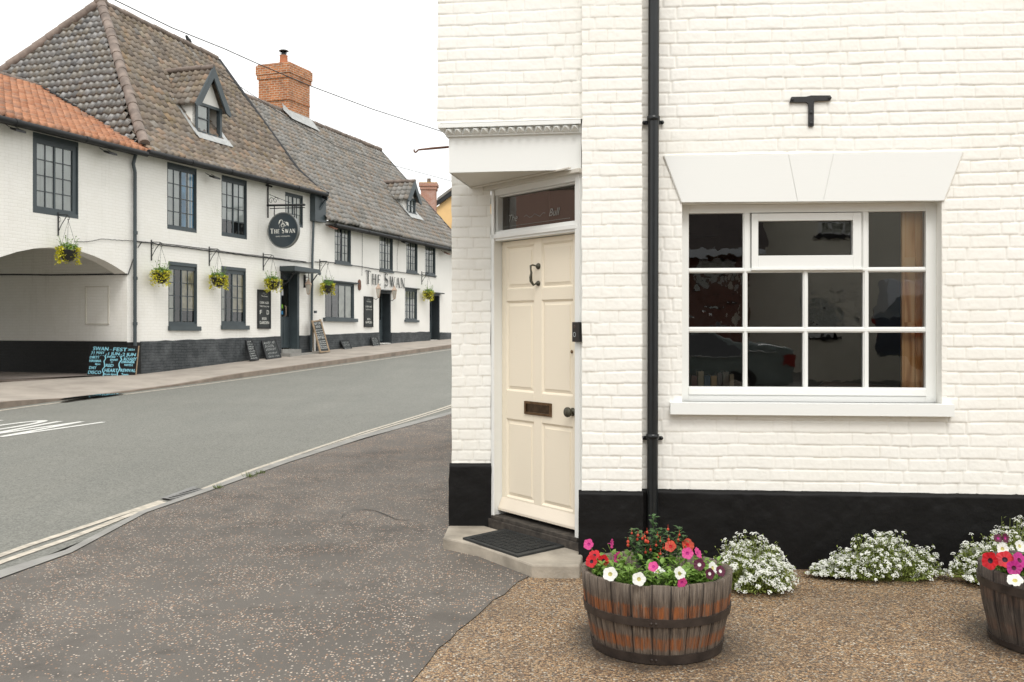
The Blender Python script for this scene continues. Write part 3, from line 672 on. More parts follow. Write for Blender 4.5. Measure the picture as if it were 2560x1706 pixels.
mb = MB(); ribbon(mb, resample([p - V((0, 0, .002)) for p in ktb], 80), resample(base_in, 80), 6); struct(mb.build("footway", M['farpave']))
# brown asphalt apron of the carriage arch, 4 mm above the footway, and the passage floor
mb = MB()
ap0 = [gnd(x, y) for x, y in ((-60, 984), (0, 974), (100, 967), (170, 958), (260, 948), (335, 943.5))]
def lift(p):     # height of footway surface near p (between kerb and wall)
    a, n_, z_ = SW.loc(p); za = .18 + .11 * max(0, a + 6) if a < -6 else .18 + .11 * (a + 6)
    return za
A1 = [SW(s, -.25, .16) for s in (-12.4, -11.2, -9.8, -8.5, -7.3, -6.3)]
A0 = [V((p.x, p.y, 0)) for p in ap0]
for i, p in enumerate(A0): p.z = g(p.y) + .07
for p in A1: pass
ribbon(mb, resample(A0, 12), resample(A1, 12), 4, lambda p: .035)
mb.face([SW(-10.6, -.3, .2), SW(-6.3, -.3, .2), SW(-6.3, -7, .2), SW(-10.6, -7, .2)])
struct(mb.build("driveway", M['apron']))
# puddle
mb = MB(); P_ = [(147, 1004.2), (160, 999), (185, 995), (215, 991), (250, 986), (290, 983), (314, 982.3), (305, 985), (270, 990), (230, 995), (190, 1000), (165, 1004)]
ctr = gnd(230, 992, .012); pts = [gnd(x, y + .5, .012) for x, y in P_]
for p in pts: p.z = ctr.z + .02
ctr.z += .02
for i in range(len(pts)): mb.face([ctr, pts[i], pts[(i + 1) % len(pts)]])
tag(mb.build("puddle", M['puddle']), "dark puddle lying in the dropped gutter below the blue lettered board", "puddle")
# drain grating
t = thing("drain_grate", "slotted iron road drain set against the near kerb", "drain", gnd(452, 1236))
q = [gnd(x, y, .0) for x, y in ((403, 1246), (483, 1217), (510, 1223), (432, 1250))]
mb = MB(); up = V((0, 0, .004)); dn = V((0, 0, -.008))
mb.face([p + dn + V((0,0,.004)) for p in q]); mb.build("pit", M['iron'], t)
mb = MB()
def bil(u, v): return q[0].lerp(q[1], u).lerp(q[3].lerp(q[2], u), v)
def slab(u0, u1, v0, v1): mb.face([bil(u0, v0) + up, bil(u1, v0) + up, bil(u1, v1) + up, bil(u0, v1) + up])
slab(0, 1, 0, .42); slab(0, 1, .95, 1)
for k in range(9): slab(k / 9 * .96, k / 9 * .96 + .05, .42, .95)
mb.build("grating", flat("grate_iron", (.2, .2, .19), .6, .2), t)
# weed tufts along the near kerb
for i, (x, y, s_, lb) in enumerate(((545, 1222, .05, "small green weed tuft in the kerb joint nearest the drain"), (624, 1194, .07, "taller weed tuft second from the drain along the kerb"), (650, 1185, .05, "low weed tuft furthest from the drain along the kerb"))):
    p = gnd(x, y); t = MB()
    for k in range(30):
        a = R.uniform(0, 2 * PI); r_ = R.uniform(0, s_ * .7); b = p + V((math.cos(a) * r_ * 1.4, math.sin(a) * r_, .005)); tip = b + V((math.cos(a) * s_ * .5, math.sin(a) * s_ * .4, R.uniform(.3, 1) * s_))
        t.face([b, b + V((.006, 0, 0)), tip]); 
    tag(t.build("weed_tuft", M['grass']), lb, "weed", "weeds along the near kerb")
# ================================================================== NEAR HOUSE
house = thing("corner_house", "cream white painted brick corner house with black plinth and a doorway cut across its corner", "house", (1.2, 6.4, 0))
wa0, wa1 = WF.at(1705, 760)[0], WF.at(2355, 760)[0]
wz1 = (WF.at(1705, 507)[1] + WF.at(2355, 501.5)[1]) / 2; wz0 = (WF.at(1705, 1009)[1] + WF.at(2355, 1010)[1]) / 2
pz = WF.at(1900, 1226)[1]                                   # plinth top
hole = lambda a, z: (a > wa0) & (a < wa1) & (z > wz0 - .05) & (z < wz1)
wall_field("wall", WF, -.02, 3.45, pz - .03, 3.78, 0, M['nbrick'], house, holes=(hole,), seed=11, shift=.05)
pa0, pa1 = WF.at(1455, 700, .08)[0], WF.at(1605, 700, .08)[0]
wall_field("pillar", WF, pa0, pa1, pz - .03, 3.78, .08, M['nbrick'], house, seed=21, shift=.12)
ua0, ua1 = LF.at(1093, 100, .045)[0], LF.at(1455, 100, .045)[0] + .03
uz0 = LF.at(1100, 305, .045)[1]
wall_field("upper_wall", LF, ua0, ua1, uz0 - .01, 3.85, .045, M['nbrick'], house, seed=31)
qa0 = PF.at(1129, 900)[0]; qz = PF.at(1180, 1158)[1]
wall_field("pier", PF, qa0, .0, qz - .02, 2.72, 0, M['nbrick'], house, res=.0065, seed=41, shift=.03)
wall_field("plinth", WF, -.03, 3.45, -.06, pz, .026, M['black'], house, mode='plinth', res=.01, seed=5)
wall_field("plinth", WF, pa0 - .02, pa1 + .006, -.06, pz - .002, .105, M['black'], house, mode='plinth', res=.01, seed=6)
wall_field("plinth", PF, qa0 - .017, .004, -.06, qz, .03, M['black'], house, mode='plinth', res=.01, seed=7)
# returns, reveals and the rest of the shell
mb = MB()
mb.box(WF, pa1 - .03, pa1 - .004, -.02, .072, pz - .03, 3.8)
mb.box(WF, pa0 + .004, pa0 + .03, -.05, .072, pz - .03, 3.8)
bk = lambda p, d: p + V((math.sin(rad(8)) * d, math.cos(rad(8)) * d, 0))
def quad_up(p, q, z0, z1): mb.face([V((p.x, p.y, z0)), V((q.x, q.y, z0)), V((q.x, q.y, z1)), V((p.x, p.y, z1))], [(0, z0), ((p - q).length, z0), ((p - q).length, z1), (0, z1)])
c_up = LF(ua0 + .004, .038, 0); c_pier = PF(qa0 + .004, -.004, 0)
quad_up(c_up, bk(c_up, 9), uz0, 5.6); quad_up(c_pier, bk(c_pier, 8.3), -.1, 2.46)
quad_up(LF(ua0, .038, 0), LF(ua1, .038, 0), 3.84, 5.6); quad_up(WF(-.4, -.012, 0), WF(9, -.012, 0), 3.77, 5.6); quad_up(WF(3.44, -.012, 0), WF(9, -.012, 0), -.1, 3.78)
quad_up(WF(9, 0, 0), WF(9, -8.5, 0), -.1, 5.6); quad_up(WF(9, -8.5, 0), bk(c_up, 9), -.1, 5.6)
mb.face([V((c_up.x, c_up.y, uz0 + .01)), V((c_up.x + 1.2, c_up.y + .2, uz0 + .01)), V((c_up.x + 1.2, 15, uz0 + .01)), bk(V((c_up.x, c_up.y, uz0 + .01)), 9)])
mb.build("side_wall", M['nbrick'], house)
mb = MB()
rp = [WF(-1.6, .3, 5.6), WF(9.3, .3, 5.6), WF(9.3, -8.9, 5.6), bk(V((c_up.x - .3, c_up.y, 5.6)), 9.4)]
rg = [WF(1.8, -4.2, 8.3), WF(6, -4.2, 8.3)]
for f_ in ([rp[0], rp[1], rg[1], rg[0]], [rp[1], rp[2], rg[1]], [rp[2], rp[3], rg[0], rg[1]], [rp[3], rp[0], rg[0]]): mb.face(f_, [(p.x / .24, (p.y + p.z) / .3) for p in f_])
mb.face([p - V((0, 0, .02)) for p in rp][::-1])
mb.build("roof", M['tileA'], house)
mb = MB()   # window reveal
mb.box(WF, wa0 - .03, wa0 + .001, -.17, -.002, wz0, wz1 + .03); mb.box(WF, wa1 - .001, wa1 + .03, -.17, -.002, wz0, wz1 + .03); mb.box(WF, wa0, wa1, -.17, -.004, wz1 - .001, wz1 + .03)
mb.build("reveal", M['nbrick'], house)
# lintel in three pieces
TL, TR, BL, BR = [WF.at(x, y, .015) for x, y in ((1661, 390.5), (2407, 380), (1705, 506), (2359, 501.6))]
k1t, k1b, k2t, k2b = [WF.at(x, y, .015) for x, y in ((1971, 386), (1994, 504), (2084, 384.5), (2058, 503.5))]
G_ = .0022
lin = MB()
for i, poly in enumerate(([BL, (k1b[0] - G_, k1b[1]), (k1t[0] - G_, k1t[1]), TL], [(k1b[0] + G_, k1b[1]), (k2b[0] - G_, k2b[1]), (k2t[0] - G_, k2t[1]), (k1t[0] + G_, k1t[1])], [(k2b[0] + G_, k2b[1]), BR, TR, (k2t[0] + G_, k2t[1])])):
    lin.prism(WF, poly, -.06, .015)
lin.prism(WF, [BL, BR, TR, TL], -.06, .0105)
lin.build("lintel", M['white'], house, bevel=.0015)
# mortar fillet round the lintel
mb = MB()
for (a, b) in ((TL, BL), (TR, BR), (TL, TR)):
    mb.tube([WF(a[0] + (b[0] - a[0]) * t, .003, a[1] + (b[1] - a[1]) * t + (.004 if b is TR else 0) + R.uniform(-.002, .002)) for t in [i / 14 for i in range(15)]], .009, 6)
mb.build("mortar_fillet", M['nbrick'], house)
# window
FO = -.10
X = lambda px: WF.at(px, 760, FO)[0]
Z = lambda py: WF.at(2020, py, FO)[1]
win = MB()
zt, zb = wz1, wz0
cols4 = [(1722, 1858), (1869.5, 2008), (2021, 2159), (2173, 2315)]; rows3 = [(531, 669), (681.5, 818), (832, 968.5)]
win.box(WF, wa0 + .001, X(1722), -.16, FO, zb, zt - .001); win.box(WF, X(2315), wa1 - .001, -.16, FO, zb, zt - .001)
win.box(WF, X(1722), X(2315), -.16, FO - .001, Z(531), zt - .001); win.box(WF, X(1722), X(2315), -.16, FO - .001, zb, Z(968.5))
win.box(WF, X(1722), X(2315), -.155, FO + .006, Z(989), Z(972))
def bar_v(x0, x1, y0, y1): win.box(WF, X(x0), X(x1), -.15, FO - .012, Z(y1), Z(y0)); win.box(WF, X(x0) + .007, X(x1) - .007, -.15, FO - .003, Z(y1), Z(y0))
def bar_h(x0, x1, y0, y1): win.box(WF, X(x0), X(x1), -.149, FO - .011, Z(y1), Z(y0)); win.box(WF, X(x0), X(x1), -.149, FO - .002, Z(y1) + .007, Z(y0) - .007)
bar_v(1858, 1877, 531, 676); bar_v(2155, 2173, 531, 676); bar_v(1858, 1869.5, 676, 968.5); bar_v(2008, 2021, 676, 968.5); bar_v(2159, 2173, 676, 968.5)
bar_h(1722, 2315, 669, 681.5); bar_h(1722, 2315, 818, 832)
window = win.build("window", M['white'], house, bevel=.0025)
cs = MB()
x0, x1, xa, xb = X(1879), X(2153), X(1895.5), X(2132); z0_, z1_, za, zb_ = Z(671), Z(533), Z(639), Z(552)
co = FO + .006
cs.box(WF, x0, xa, -.15, co, z0_, z1_); cs.box(WF, xb, x1, -.15, co, z0_, z1_); cs.box(WF, xa, xb, -.149, co - .001, z0_, za); cs.box(WF, xa, xb, -.149, co - .001, zb_, z1_)
cs.box(WF, X(1877), X(2157), -.12, co + .014, Z(676), Z(671.5))
cs.build("top_light", M['white'], window, bevel=.002)
GO = -.132
def pane(mt_, x0, x1, y0, y1):
    mb_ = MB()
    a0, a1, b0, b1 = X(x0) - .004, X(x1) + .004, Z(y1) - .004, Z(y0) + .004; tl = [R.uniform(-.0011, .0011) for _ in range(3)]
    mb_.face([WF(a0, GO + tl[0], b0), WF(a1, GO + tl[1], b0), WF(a1, GO + tl[1] + tl[2], b1), WF(a0, GO + tl[0] + tl[2], b1)]); mb_.build("pane", M[mt_], window)
for ci, (x0, x1) in enumerate(cols4):
    for ri, (y0, y1) in enumerate(rows3):
        if ri == 0 and ci in (1, 2): continue
        pane('glassnw' if (ri, ci) in ((1, 0), (1, 2)) else 'glassn', x0, x1, y0, y1)
pane('glassn', 1895.5, 2132, 552, 639)
sl = MB(); s0, s1 = WF.at(1676, 1020, .06)[0], WF.at(2387, 1020, .06)[0]; sz1, sz0 = WF.at(2020, 1010, .06)[1], WF.at(2020, 1039.5, .06)[1]
sl.box(WF, s0, s1, -.12, .06, sz0, sz1)
sl.box(WF, wa0, wa1, -.12, -.06, sz1, zb + .002)
sl.build("window_sill", M['white'], house, bevel=.004)
# the room behind
mb = MB(); mb.face([WF(-.6, -4, 0), WF(3.6, -4, 0), WF(3.6, -4, 2.7), WF(-.6, -4, 2.7)]); mb.face([WF(-.6, -.4, .0), WF(-.6, -4, .0), WF(-.6, -4, 2.7), WF(-.6, -.4, 2.7)]); mb.face([WF(3.6, -.4, .0), WF(3.6, -4, .0), WF(3.6, -4, 2.7), WF(3.6, -.4, 2.7)])
mb.face([WF(-.6, -.4, .0), WF(3.6, -.4, .0), WF(3.6, -4, .0), WF(-.6, -4, .0)]); mb.face([WF(-.6, -.4, 2.7), WF(3.6, -.4, 2.7), WF(3.6, -4, 2.7), WF(-.6, -4, 2.7)])
mb.box(WF, wa0 - .6, wa0 - .02, -.5, -.18, .02, 2.6); mb.box(WF, wa1 + .02, wa1 + .6, -.5, -.18, .02, 2.6); mb.box(WF, wa0 - .02, wa1 + .02, -.5, -.18, wz1 + .05, 2.6); mb.box(WF, wa0 - .02, wa1 + .02, -.5, -.18, .02, wz0 - .05)
mb.build("room", M['roomb'], house)
mb = MB(); ja = X(2315) + .012
mb.box(WF, ja, ja + .02, -.5, -.165, wz0, wz1); mb.box(WF, ja - .012, ja - .001, -.30, -.255, wz0, wz1); mb.box(WF, ja - .022, ja - .001, -.49, -.43, wz0, wz1)
for z_ in (wz0 + .02, wz0 + .42, wz1 - .1): mb.box(WF, ja - .01, ja - .001, -.43, -.3, z_, z_ + .07)
mb.box(WF, ja - .006, ja - .001, -.235, -.17, wz0, wz1)
mb.box(WF, X(1722) - .02, X(1722) + .006, -.5, -.16, wz0, wz1); mb.box(WF, wa0 + .02, wa1 - .02, -.52, -.17, wz0 - .02, wz0 - .003)
sx0, sx1 = WF.at(2254, 760, -.24)[0], WF.at(2322, 760, -.24)[0]
mb.box(WF, sx0, sx1, -.262, -.24, wz0, wz1 - .01); sw_ = sx1 - sx0
mb.box(WF, sx0 + sw_ * .48, sx0 + sw_ * .78, -.24, -.222, wz0, wz1 - .01); mb.box(WF, sx0, sx0 + sw_ * .1, -.24, -.232, wz0, wz1 - .01)
for z_ in (wz0, wz0 + (wz1 - wz0) * .33, wz0 + (wz1 - wz0) * .66): mb.box(WF, sx0 + sw_ * .1, sx0 + sw_ * .48, -.24, -.233, z_ + .03, z_ + .09)
mb.build("shutter", M['pine'], house, bevel=.003)
# books on the inner sill and a chair back
bookc = [(.09, .02, .015), (.2, .16, .1), (.03, .05, .08), (.22, .13, .05), (.05, .03, .03), (.12, .1, .08), (.25, .2, .13)]
ab = X(1722) + .03
for i, c in enumerate(bookc):
    h_ = R.uniform(.15, .2); t_ = R.uniform(.025, .04)
    bt = thing("book", "book standing on the inner sill, " + ["first", "second", "third", "fourth", "fifth", "sixth", "seventh"][i] + " from the left of the window", "book", WF(ab, -.3, wz0), "books on the inner window sill")
    mb = MB(); mb.box(WF, ab, ab + .003, -.42, -.28, wz0, wz0 + h_); mb.box(WF, ab + t_ - .003, ab + t_, -.42, -.28, wz0, wz0 + h_); mb.box(WF, ab, ab + t_, -.283, -.28, wz0, wz0 + h_); mb.build("cover", flat("book_cloth", c, .7), bt)
    mb = MB(); mb.box(WF, ab + .003, ab + t_ - .003, -.415, -.284, wz0 + .004, wz0 + h_ - .006); mb.build("pages", M['paper'], bt); ab += t_ + .004
ch = thing("chair", "brown upholstered chair just inside the window", "chair", WF(1.55, -1.0, 0))
mb = MB(); mb.prism(WF, [(1.3, .42), (1.85, .42), (1.87, .95), (1.82, 1.05), (1.35, 1.08), (1.29, 1.0)], -1.25, -1.15); mb.build("backrest", flat("brown_leather", (.08, .035, .02), .5), ch, bevel=.03)
mb = MB(); mb.box(WF, 1.28, 1.87, -1.8, -1.15, .34, .46); mb.build("seat", flat("brown_leather", (.08, .035, .02), .5), ch, bevel=.03)
for sx in (1.3, 1.82):
    for sy in (-1.78, -1.2): mb = MB(); mb.box(WF, sx, sx + .04, sy, sy + .04, 0, .34); mb.build("leg", M['pine'], ch)
# ---- cornice, fascia and soffit of the cut-away corner
ca0, ca1 = LF.at(1098, 320, .06)[0], LF.at(1453, 320, .03)[0]
cz1, cz0 = LF.at(1270, 305, .06)[1], LF.at(1270, 334, .06)[1]; H_ = cz1 - cz0
mb = MB()
mb.box(LF, ca0 - .01, ca1, -.3, .066, cz1 - H_ * .36, cz1); mb.box(LF, ca0 + .03, ca1, -.3, .028, cz0 + .008, cz1 - H_ * .36); mb.box(LF, ca0 + .035, ca1, -.3, .022, cz0 - .002, cz0 + .0085)
nD = 15; st = (ca1 - .01 - (ca0 + .03)) / nD
for i in range(nD):
    a = ca0 + .03 + st * i; zt_, zb__ = cz1 - H_ * .36, cz0 + .010; c_ = LF(a + st / 2, .088, (zt_ + zb__) / 2 + .002)
    q_ = [LF(a + .003, .0285, zb__), LF(a + st - .003, .0285, zb__), LF(a + st - .003, .0285, zt_), LF(a + .003, .0285, zt_)]
    for k in range(4): mb.face([q_[k], q_[(k + 1) % 4], c_])
mb.build("cornice", M['dirty'] if False else M['white'], house, bevel=.0015)
fa0, fa1 = LF.at(1122, 380, -.0)[0], LF.at(1453, 380, 0)[0]; SZ = LF.at(1126, 432, 0)[1]
mb = MB(); mb.box(LF, fa0, fa1, -.03, .0, SZ, cz0); 
p0, p1 = LF(fa0, 0, 0), V((-.295, 7.05, 0))
quad_up(p1, p0, SZ, uz0)
mb.build("fascia", M['white'], house, bevel=.002)
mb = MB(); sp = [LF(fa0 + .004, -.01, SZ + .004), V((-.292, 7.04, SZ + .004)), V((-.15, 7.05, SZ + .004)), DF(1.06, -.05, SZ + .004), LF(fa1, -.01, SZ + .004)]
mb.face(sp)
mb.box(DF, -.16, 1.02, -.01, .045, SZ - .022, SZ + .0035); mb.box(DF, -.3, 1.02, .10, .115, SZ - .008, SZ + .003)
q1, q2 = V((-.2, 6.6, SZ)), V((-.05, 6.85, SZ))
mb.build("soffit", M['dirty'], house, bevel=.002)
# ---- doorway
door_a0, door_a1 = DF.at(1255, 900, -.07)[0], DF.at(1436, 900, 0)[0]
fr0, fr1 = .002, DF.at(1454, 900, .0)[0]
dz0 = (DF.at(1255, 1272, -.07)[1] + DF.at(1435, 1331, -.07)[1]) / 2; dz1 = (DF.at(1255, 604, -.07)[1] + DF.at(1435, 587.5, -.07)[1]) / 2
DZ = lambda yl: DF.at(1262, yl, -.07)[1]
tz0, tz1 = DF.at(1258, 577, -.05)[1], DF.at(1258, 494, -.05)[1]
mb = MB()
mb.box(DF, fr0, door_a0 - .002, -.12, .0, .1, SZ); mb.box(DF, door_a1 + .002, fr1, -.12, .0, .04, SZ)
mb.box(DF, fr0 + .02, fr0 + .05, -.002, .012, .1, SZ - .03); mb.box(DF, door_a1 + .012, fr1 - .01, -.002, .008, .04, SZ - .03)
mb.box(DF, door_a0 - .002, door_a1 + .002, -.12, -.002, dz1 + .004, tz0 - .01); mb.box(DF, door_a0 - .028, door_a1 + .03, -.02, .012, dz1 + .02, dz1 + .05)
mb.box(DF, door_a0 - .002, door_a1 + .002, -.12, -.001, tz1 + .01, SZ)
mb.box(DF, door_a0 - .002, door_a0 + .025, -.11, -.012, tz0 - .01, tz1 + .01); mb.box(DF, door_a1 - .006, door_a1 + .002, -.11, -.012, tz0 - .01, tz1 + .01)
mb.box(DF, door_a0, door_a1, -.11, -.03, tz1, tz1 + .011); mb.box(DF, door_a0, door_a1, -.11, -.03, tz0 - .011, tz0)
mb.build("door_frame", M['white'], house, bevel=.003)
tw_ = MB(); tw_.face([DF(door_a0 + .02, -.06, tz0 - .005), DF(door_a1, -.06, tz0 - .005), DF(door_a1, -.06, tz1 + .005), DF(door_a0 + .02, -.06, tz1 + .005)])
tr_w = tw_.build("transom_window", mat_glass("transom_glass", 2.2, .03, (.6, .55, .5)), house)
mb = MB(); mb.box(DF, door_a0 - .1, door_a1 + .1, -1.2, -.125, tz0 - .05, tz1 + .05); mb.face([DF(door_a0, -.3, tz0), DF(door_a1, -.3, tz0), DF(door_a1, -.3, tz1), DF(door_a0, -.3, tz1)])
mb.f = mb.f[:]; mb.build("hall", M['room'], house)
et = MB(); T3 = lambda x, y: DF(door_a0 + .06 + x, -.056, tz0 + .055 + y + x * .0)
text(et, T3, "The", .03, .0, .05, shear=.35); text(et, T3, "Bull", .5, .0, .05, shear=.35)
strokes_mesh(et, T3, [([(.22 + t * .03, .02 + .012 * math.sin(t * 1.9)) for t in range(9)], .003), ([(-.03, -.03), (.72, -.03)], .002), ([(-.03, -.025), (-.03, .1)], .002)])
et.build("etched_lettering", flat("etched_glass", (.3, .3, .28), .7), tr_w)
leaf = MB()
leaf.box(DF, door_a0, door_a1, -.115, -.088, dz0, dz1)
dw = door_a1 - door_a0
cols2 = [(DF.at(1265.7, 700, -.07)[0], DF.at(1334.5, 700, -.07)[0]), (DF.at(1354, 700, -.07)[0], min(DF.at(1432, 700, -.07)[0], door_a1 - .07))]
rows_ = [(DZ(725), DZ(619)), (DZ(976), DZ(754)), (DZ(1240), DZ(1046))]
(c00, c01), (c10, c11) = cols2
leaf.box(DF, door_a0, c00, -.088, -.07, dz0, dz1); leaf.box(DF, c01, c10, -.088, -.07, dz0, dz1); leaf.box(DF, c11, door_a1, -.088, -.07, dz0, dz1)
rb = [dz0] + [v for r_ in reversed(rows_) for v in r_] + [dz1]
for i in range(0, len(rb), 2):
    for (c0, c1) in cols2: leaf.box(DF, c0, c1, -.088, -.0702, rb[i], rb[i + 1])
door = leaf.build("door", M['cream'], house, bevel=.003)
pn = MB()
for (c0, c1) in cols2:
    for (r0, r1) in rows_:
        m1, m2 = .012, .034
        o_ = [(c0 + m1, r0 + m1), (c1 - m1, r0 + m1), (c1 - m1, r1 - m1), (c0 + m1, r1 - m1)]; i_ = [(c0 + m2, r0 + m2), (c1 - m2, r0 + m2), (c1 - m2, r1 - m2), (c0 + m2, r1 - m2)]
        pn.face([DF(a, -.074, z) for a, z in i_])
        for k in range(4): pn.face([DF(o_[k][0], -.083, o_[k][1]), DF(o_[(k + 1) % 4][0], -.083, o_[(k + 1) % 4][1]), DF(i_[(k + 1) % 4][0], -.0775, i_[(k + 1) % 4][1]), DF(i_[k][0], -.0775, i_[k][1])])
        for k in range(4): pn.face([DF(i_[k][0], -.0775, i_[k][1]), DF(i_[(k + 1) % 4][0], -.0775, i_[(k + 1) % 4][1]), DF(i_[(k + 1) % 4][0], -.074, i_[(k + 1) % 4][1]), DF(i_[k][0], -.074, i_[k][1])])
        fr = [(c0, r0), (c1, r0), (c1, r1), (c0, r1)]
        for k in range(4): pn.face([DF(fr[k][0], -.0715, fr[k][1]), DF(fr[(k + 1) % 4][0], -.0715, fr[(k + 1) % 4][1]), DF(o_[(k + 1) % 4][0], -.083, o_[(k + 1) % 4][1]), DF(o_[k][0], -.083, o_[k][1])])
pn.build("door_panel", M['cream'], door)
wb = MB(); n_ = 1; wz = dz0
wb.face([DF(door_a0, -.07, wz + .10), DF(door_a1, -.07, wz + .10), DF(door_a1, -.035, wz + .028), DF(door_a0, -.035, wz + .028)]); wb.face([DF(door_a0, -.035, wz + .028), DF(door_a1, -.035, wz + .028), DF(door_a1, -.035, wz + .012), DF(door_a0, -.035, wz + .012)])
wb.face([DF(door_a0, -.07, wz + .012), DF(door_a1, -.07, wz + .012), DF(door_a1, -.035, wz + .012), DF(door_a0, -.035, wz + .012)]); wb.face([DF(door_a1, -.07, wz + .1), DF(door_a1, -.07, wz + .012), DF(door_a1, -.035, wz + .012), DF(door_a1, -.035, wz + .028)])
wb.build("weather_board", mat_planked("chipped_cream_paint", (.78, .7, .58), (.3, .25, .18)), door)
# knocker
KF = lambda a, b, z: DF(a, b, z)
ka, kz1 = DF.at(1343.6, 666, -.06); kz0 = DF.at(1342.5, 709, -.06)[1]
mb = MB()
def disc(mb, F, a, z, off, r, h, n=20, dome=.4):
    ring = lambda rr, o: [F(a + rr * math.cos(2 * PI * k / n), o, z + rr * math.sin(2 * PI * k / n)) for k in range(n)]
    rs = [(r, off), (r, off + h * .5), (r * .8, off + h), (r * .55, off + h * 1.0), (r * .5, off + h * (1 + dome)), (.0004, off + h * (1 + dome))]
    vs_ = [p for rr, o in rs for p in ring(rr, o)]
    mb.shared(vs_, [(i * n + k, i * n + (k + 1) % n, (i + 1) * n + (k + 1) % n, (i + 1) * n + k) for i in range(len(rs) - 1) for k in range(n)])
disc(mb, DF, ka, kz1, -.07, .021, .012); disc(mb, DF, ka, kz0, -.07, .018, .012)
pts = [DF(ka + .004, -.055, kz1), DF(ka - .012, -.028, kz1 + .008), DF(ka - .02, -.018, kz1 + .002), DF(ka - .017, -.016, kz1 - .02), DF(ka - .012, -.018, kz1 - .045), DF(ka - .016, -.016, kz1 - .075), DF(ka - .016, -.018, kz1 - .1), DF(ka - .004, -.03, kz0 - .012), DF(ka, -.05, kz0)]
mb.tube(pts, [.006, .006, .008, .006, .0075, .011, .011, .008, .007], 10)
mb.build("knocker", M['bronze'], door)
L = [DF.at(x, y, -.066) for x, y in ((1311.4, 1003), (1379, 1009.5), (1379, 1043.5), (1311.4, 1034))]
la0, la1 = L[0][0], L[1][0]; lz1, lz0 = (L[0][1] + L[1][1]) / 2, (L[2][1] + L[3][1]) / 2
mb = MB(); e = .02
mb.box(DF, la0, la0 + e, -.07, -.06, lz0, lz1); mb.box(DF, la1 - e, la1, -.07, -.06, lz0, lz1); mb.box(DF, la0 + e, la1 - e, -.07, -.0602, lz0, lz0 + e * .8); mb.box(DF, la0 + e, la1 - e, -.07, -.0602, lz1 - e * .8, lz1)
lb_ = mb.build("letter_box", M['brass'], door, bevel=.0015)
mb = MB(); mb.box(DF, la0 + e, la1 - e, -.0705, -.0672, lz0 + .016, lz1 - .016); mb.build("letter_flap", flat("dark_brass", (.07, .045, .025), .35, .3, 30, .1, .001, metal=.8), door)
mb = MB(); na, nz_ = DF.at(1419, 1031, -.025); prof = [(.026, -.07), (.026, -.064), (.014, -.06), (.012, -.045), (.024, -.04), (.032, -.032), (.0325, -.02), (.029, -.014), (.022, -.015), (.02, -.0125), (.0005, -.0118)]
n = 24; vs_ = [DF(na + r_ * math.cos(2 * PI * k / n), o_, nz_ + r_ * math.sin(2 * PI * k / n)) for r_, o_ in prof for k in range(n)]
mb.shared(vs_, [(i * n + k, i * n + (k + 1) % n, (i + 1) * n + (k + 1) % n, (i + 1) * n + k) for i in range(len(prof) - 1) for k in range(n)])
mb.build("door_knob", M['bronze'], door)
mb = MB(); a_, z_ = DF.at(1432, 880, -.068); disc(mb, DF, a_ - .012, z_, -.07, .012, .004); mb.build("keyhole_plate", M['brass'], door)
mb = MB(); mb.box(DF, fr0 - .01, fr1 + .01, -.13, .03, .06, dz0 - .045); mb.box(DF, fr0 + .03, fr1 - .02, -.13, .02, dz0 - .045, dz0 - .02); mb.build("threshold", M['grime'], house, bevel=.004)
# doorbell
bell = thing("doorbell", "black video doorbell with pale ring, screwed to the right door post", "doorbell", DF(fr1 - .03, .02, 1.35))
b1, bz1 = DF.at(1431.5, 805.5, .03); b2, bz0 = DF.at(1451.5, 855.5, .03)
mb = MB(); mb.box(DF, b1, b2 - .008, .013, .036, bz0, bz1); mb.build("case", M['plastic'], bell, bevel=.004)
mb = MB(); cxa = b1 + (b2 - b1) * .33; cz_ = bz0 + (bz1 - bz0) * .37
strokes_mesh(mb, lambda x, y: DF(cxa + x, .0368, cz_ + y), [([(.0115 * math.cos(t * PI / 12), .0135 * math.sin(t * PI / 12)) for t in range(25)], .0034)])
mb.build("button_ring", M['ringl'], bell)
mb = MB(); text(mb, lambda x, y: DF(cxa + x, .0368, cz_ + y), "ring", 0, -.045, .006, center=True)
strokes_mesh(mb, lambda x, y: DF(cxa + x, .0368, cz_ + .05 + y), [([(-.008, -.006), (.008, -.006), (.008, .006), (-.008, .006), (-.008, -.006)], .0015)]); mb.build("lettering", M['rust'], bell)
mb = MB(); disc(mb, DF, cxa, cz_ + .05, .0362, .005, .001); mb.build("lens", M['carglass'], bell)
# doorstep + mat
st = [gnd(x, y, .075) for x, y in ((1107, 1343.6), (1198, 1363), (1330, 1411.4), (1387, 1413), (1449, 1413))]
st_in = [V((.46, 6.3, .075)), DF(.8, .05, .075), DF(.0, .05, .075), PF(qa0 - .02, .03, .075)]
poly = st + st_in
mb = MB(); bot = [V((p.x, p.y, -.03)) for p in poly]; mb.face(poly)
for i in range(len(poly)): mb.face([bot[i], bot[(i + 1) % len(poly)], poly[(i + 1) % len(poly)], poly[i]])
so = mb.build("doorstep", M['stone'], bevel=.012); tag(so, "worn angular stone step under the cream door", "doorstep")
mq = [gnd(x, y, .085) for x, y in ((1156.8, 1345.4), (1294.3, 1390.7), (1412, 1365), (1262, 1323))]
mat_ = thing("doormat", "black ribbed rubber mat lying on the stone step", "doormat", (mq[0] + mq[2]) / 2)
def mbil(u, v, z): p = mq[0].lerp(mq[1], u).lerp(mq[3].lerp(mq[2], u), v); return V((p.x, p.y, .0755 + z))
mF = lambda a, b, c: mbil(a, b, c)
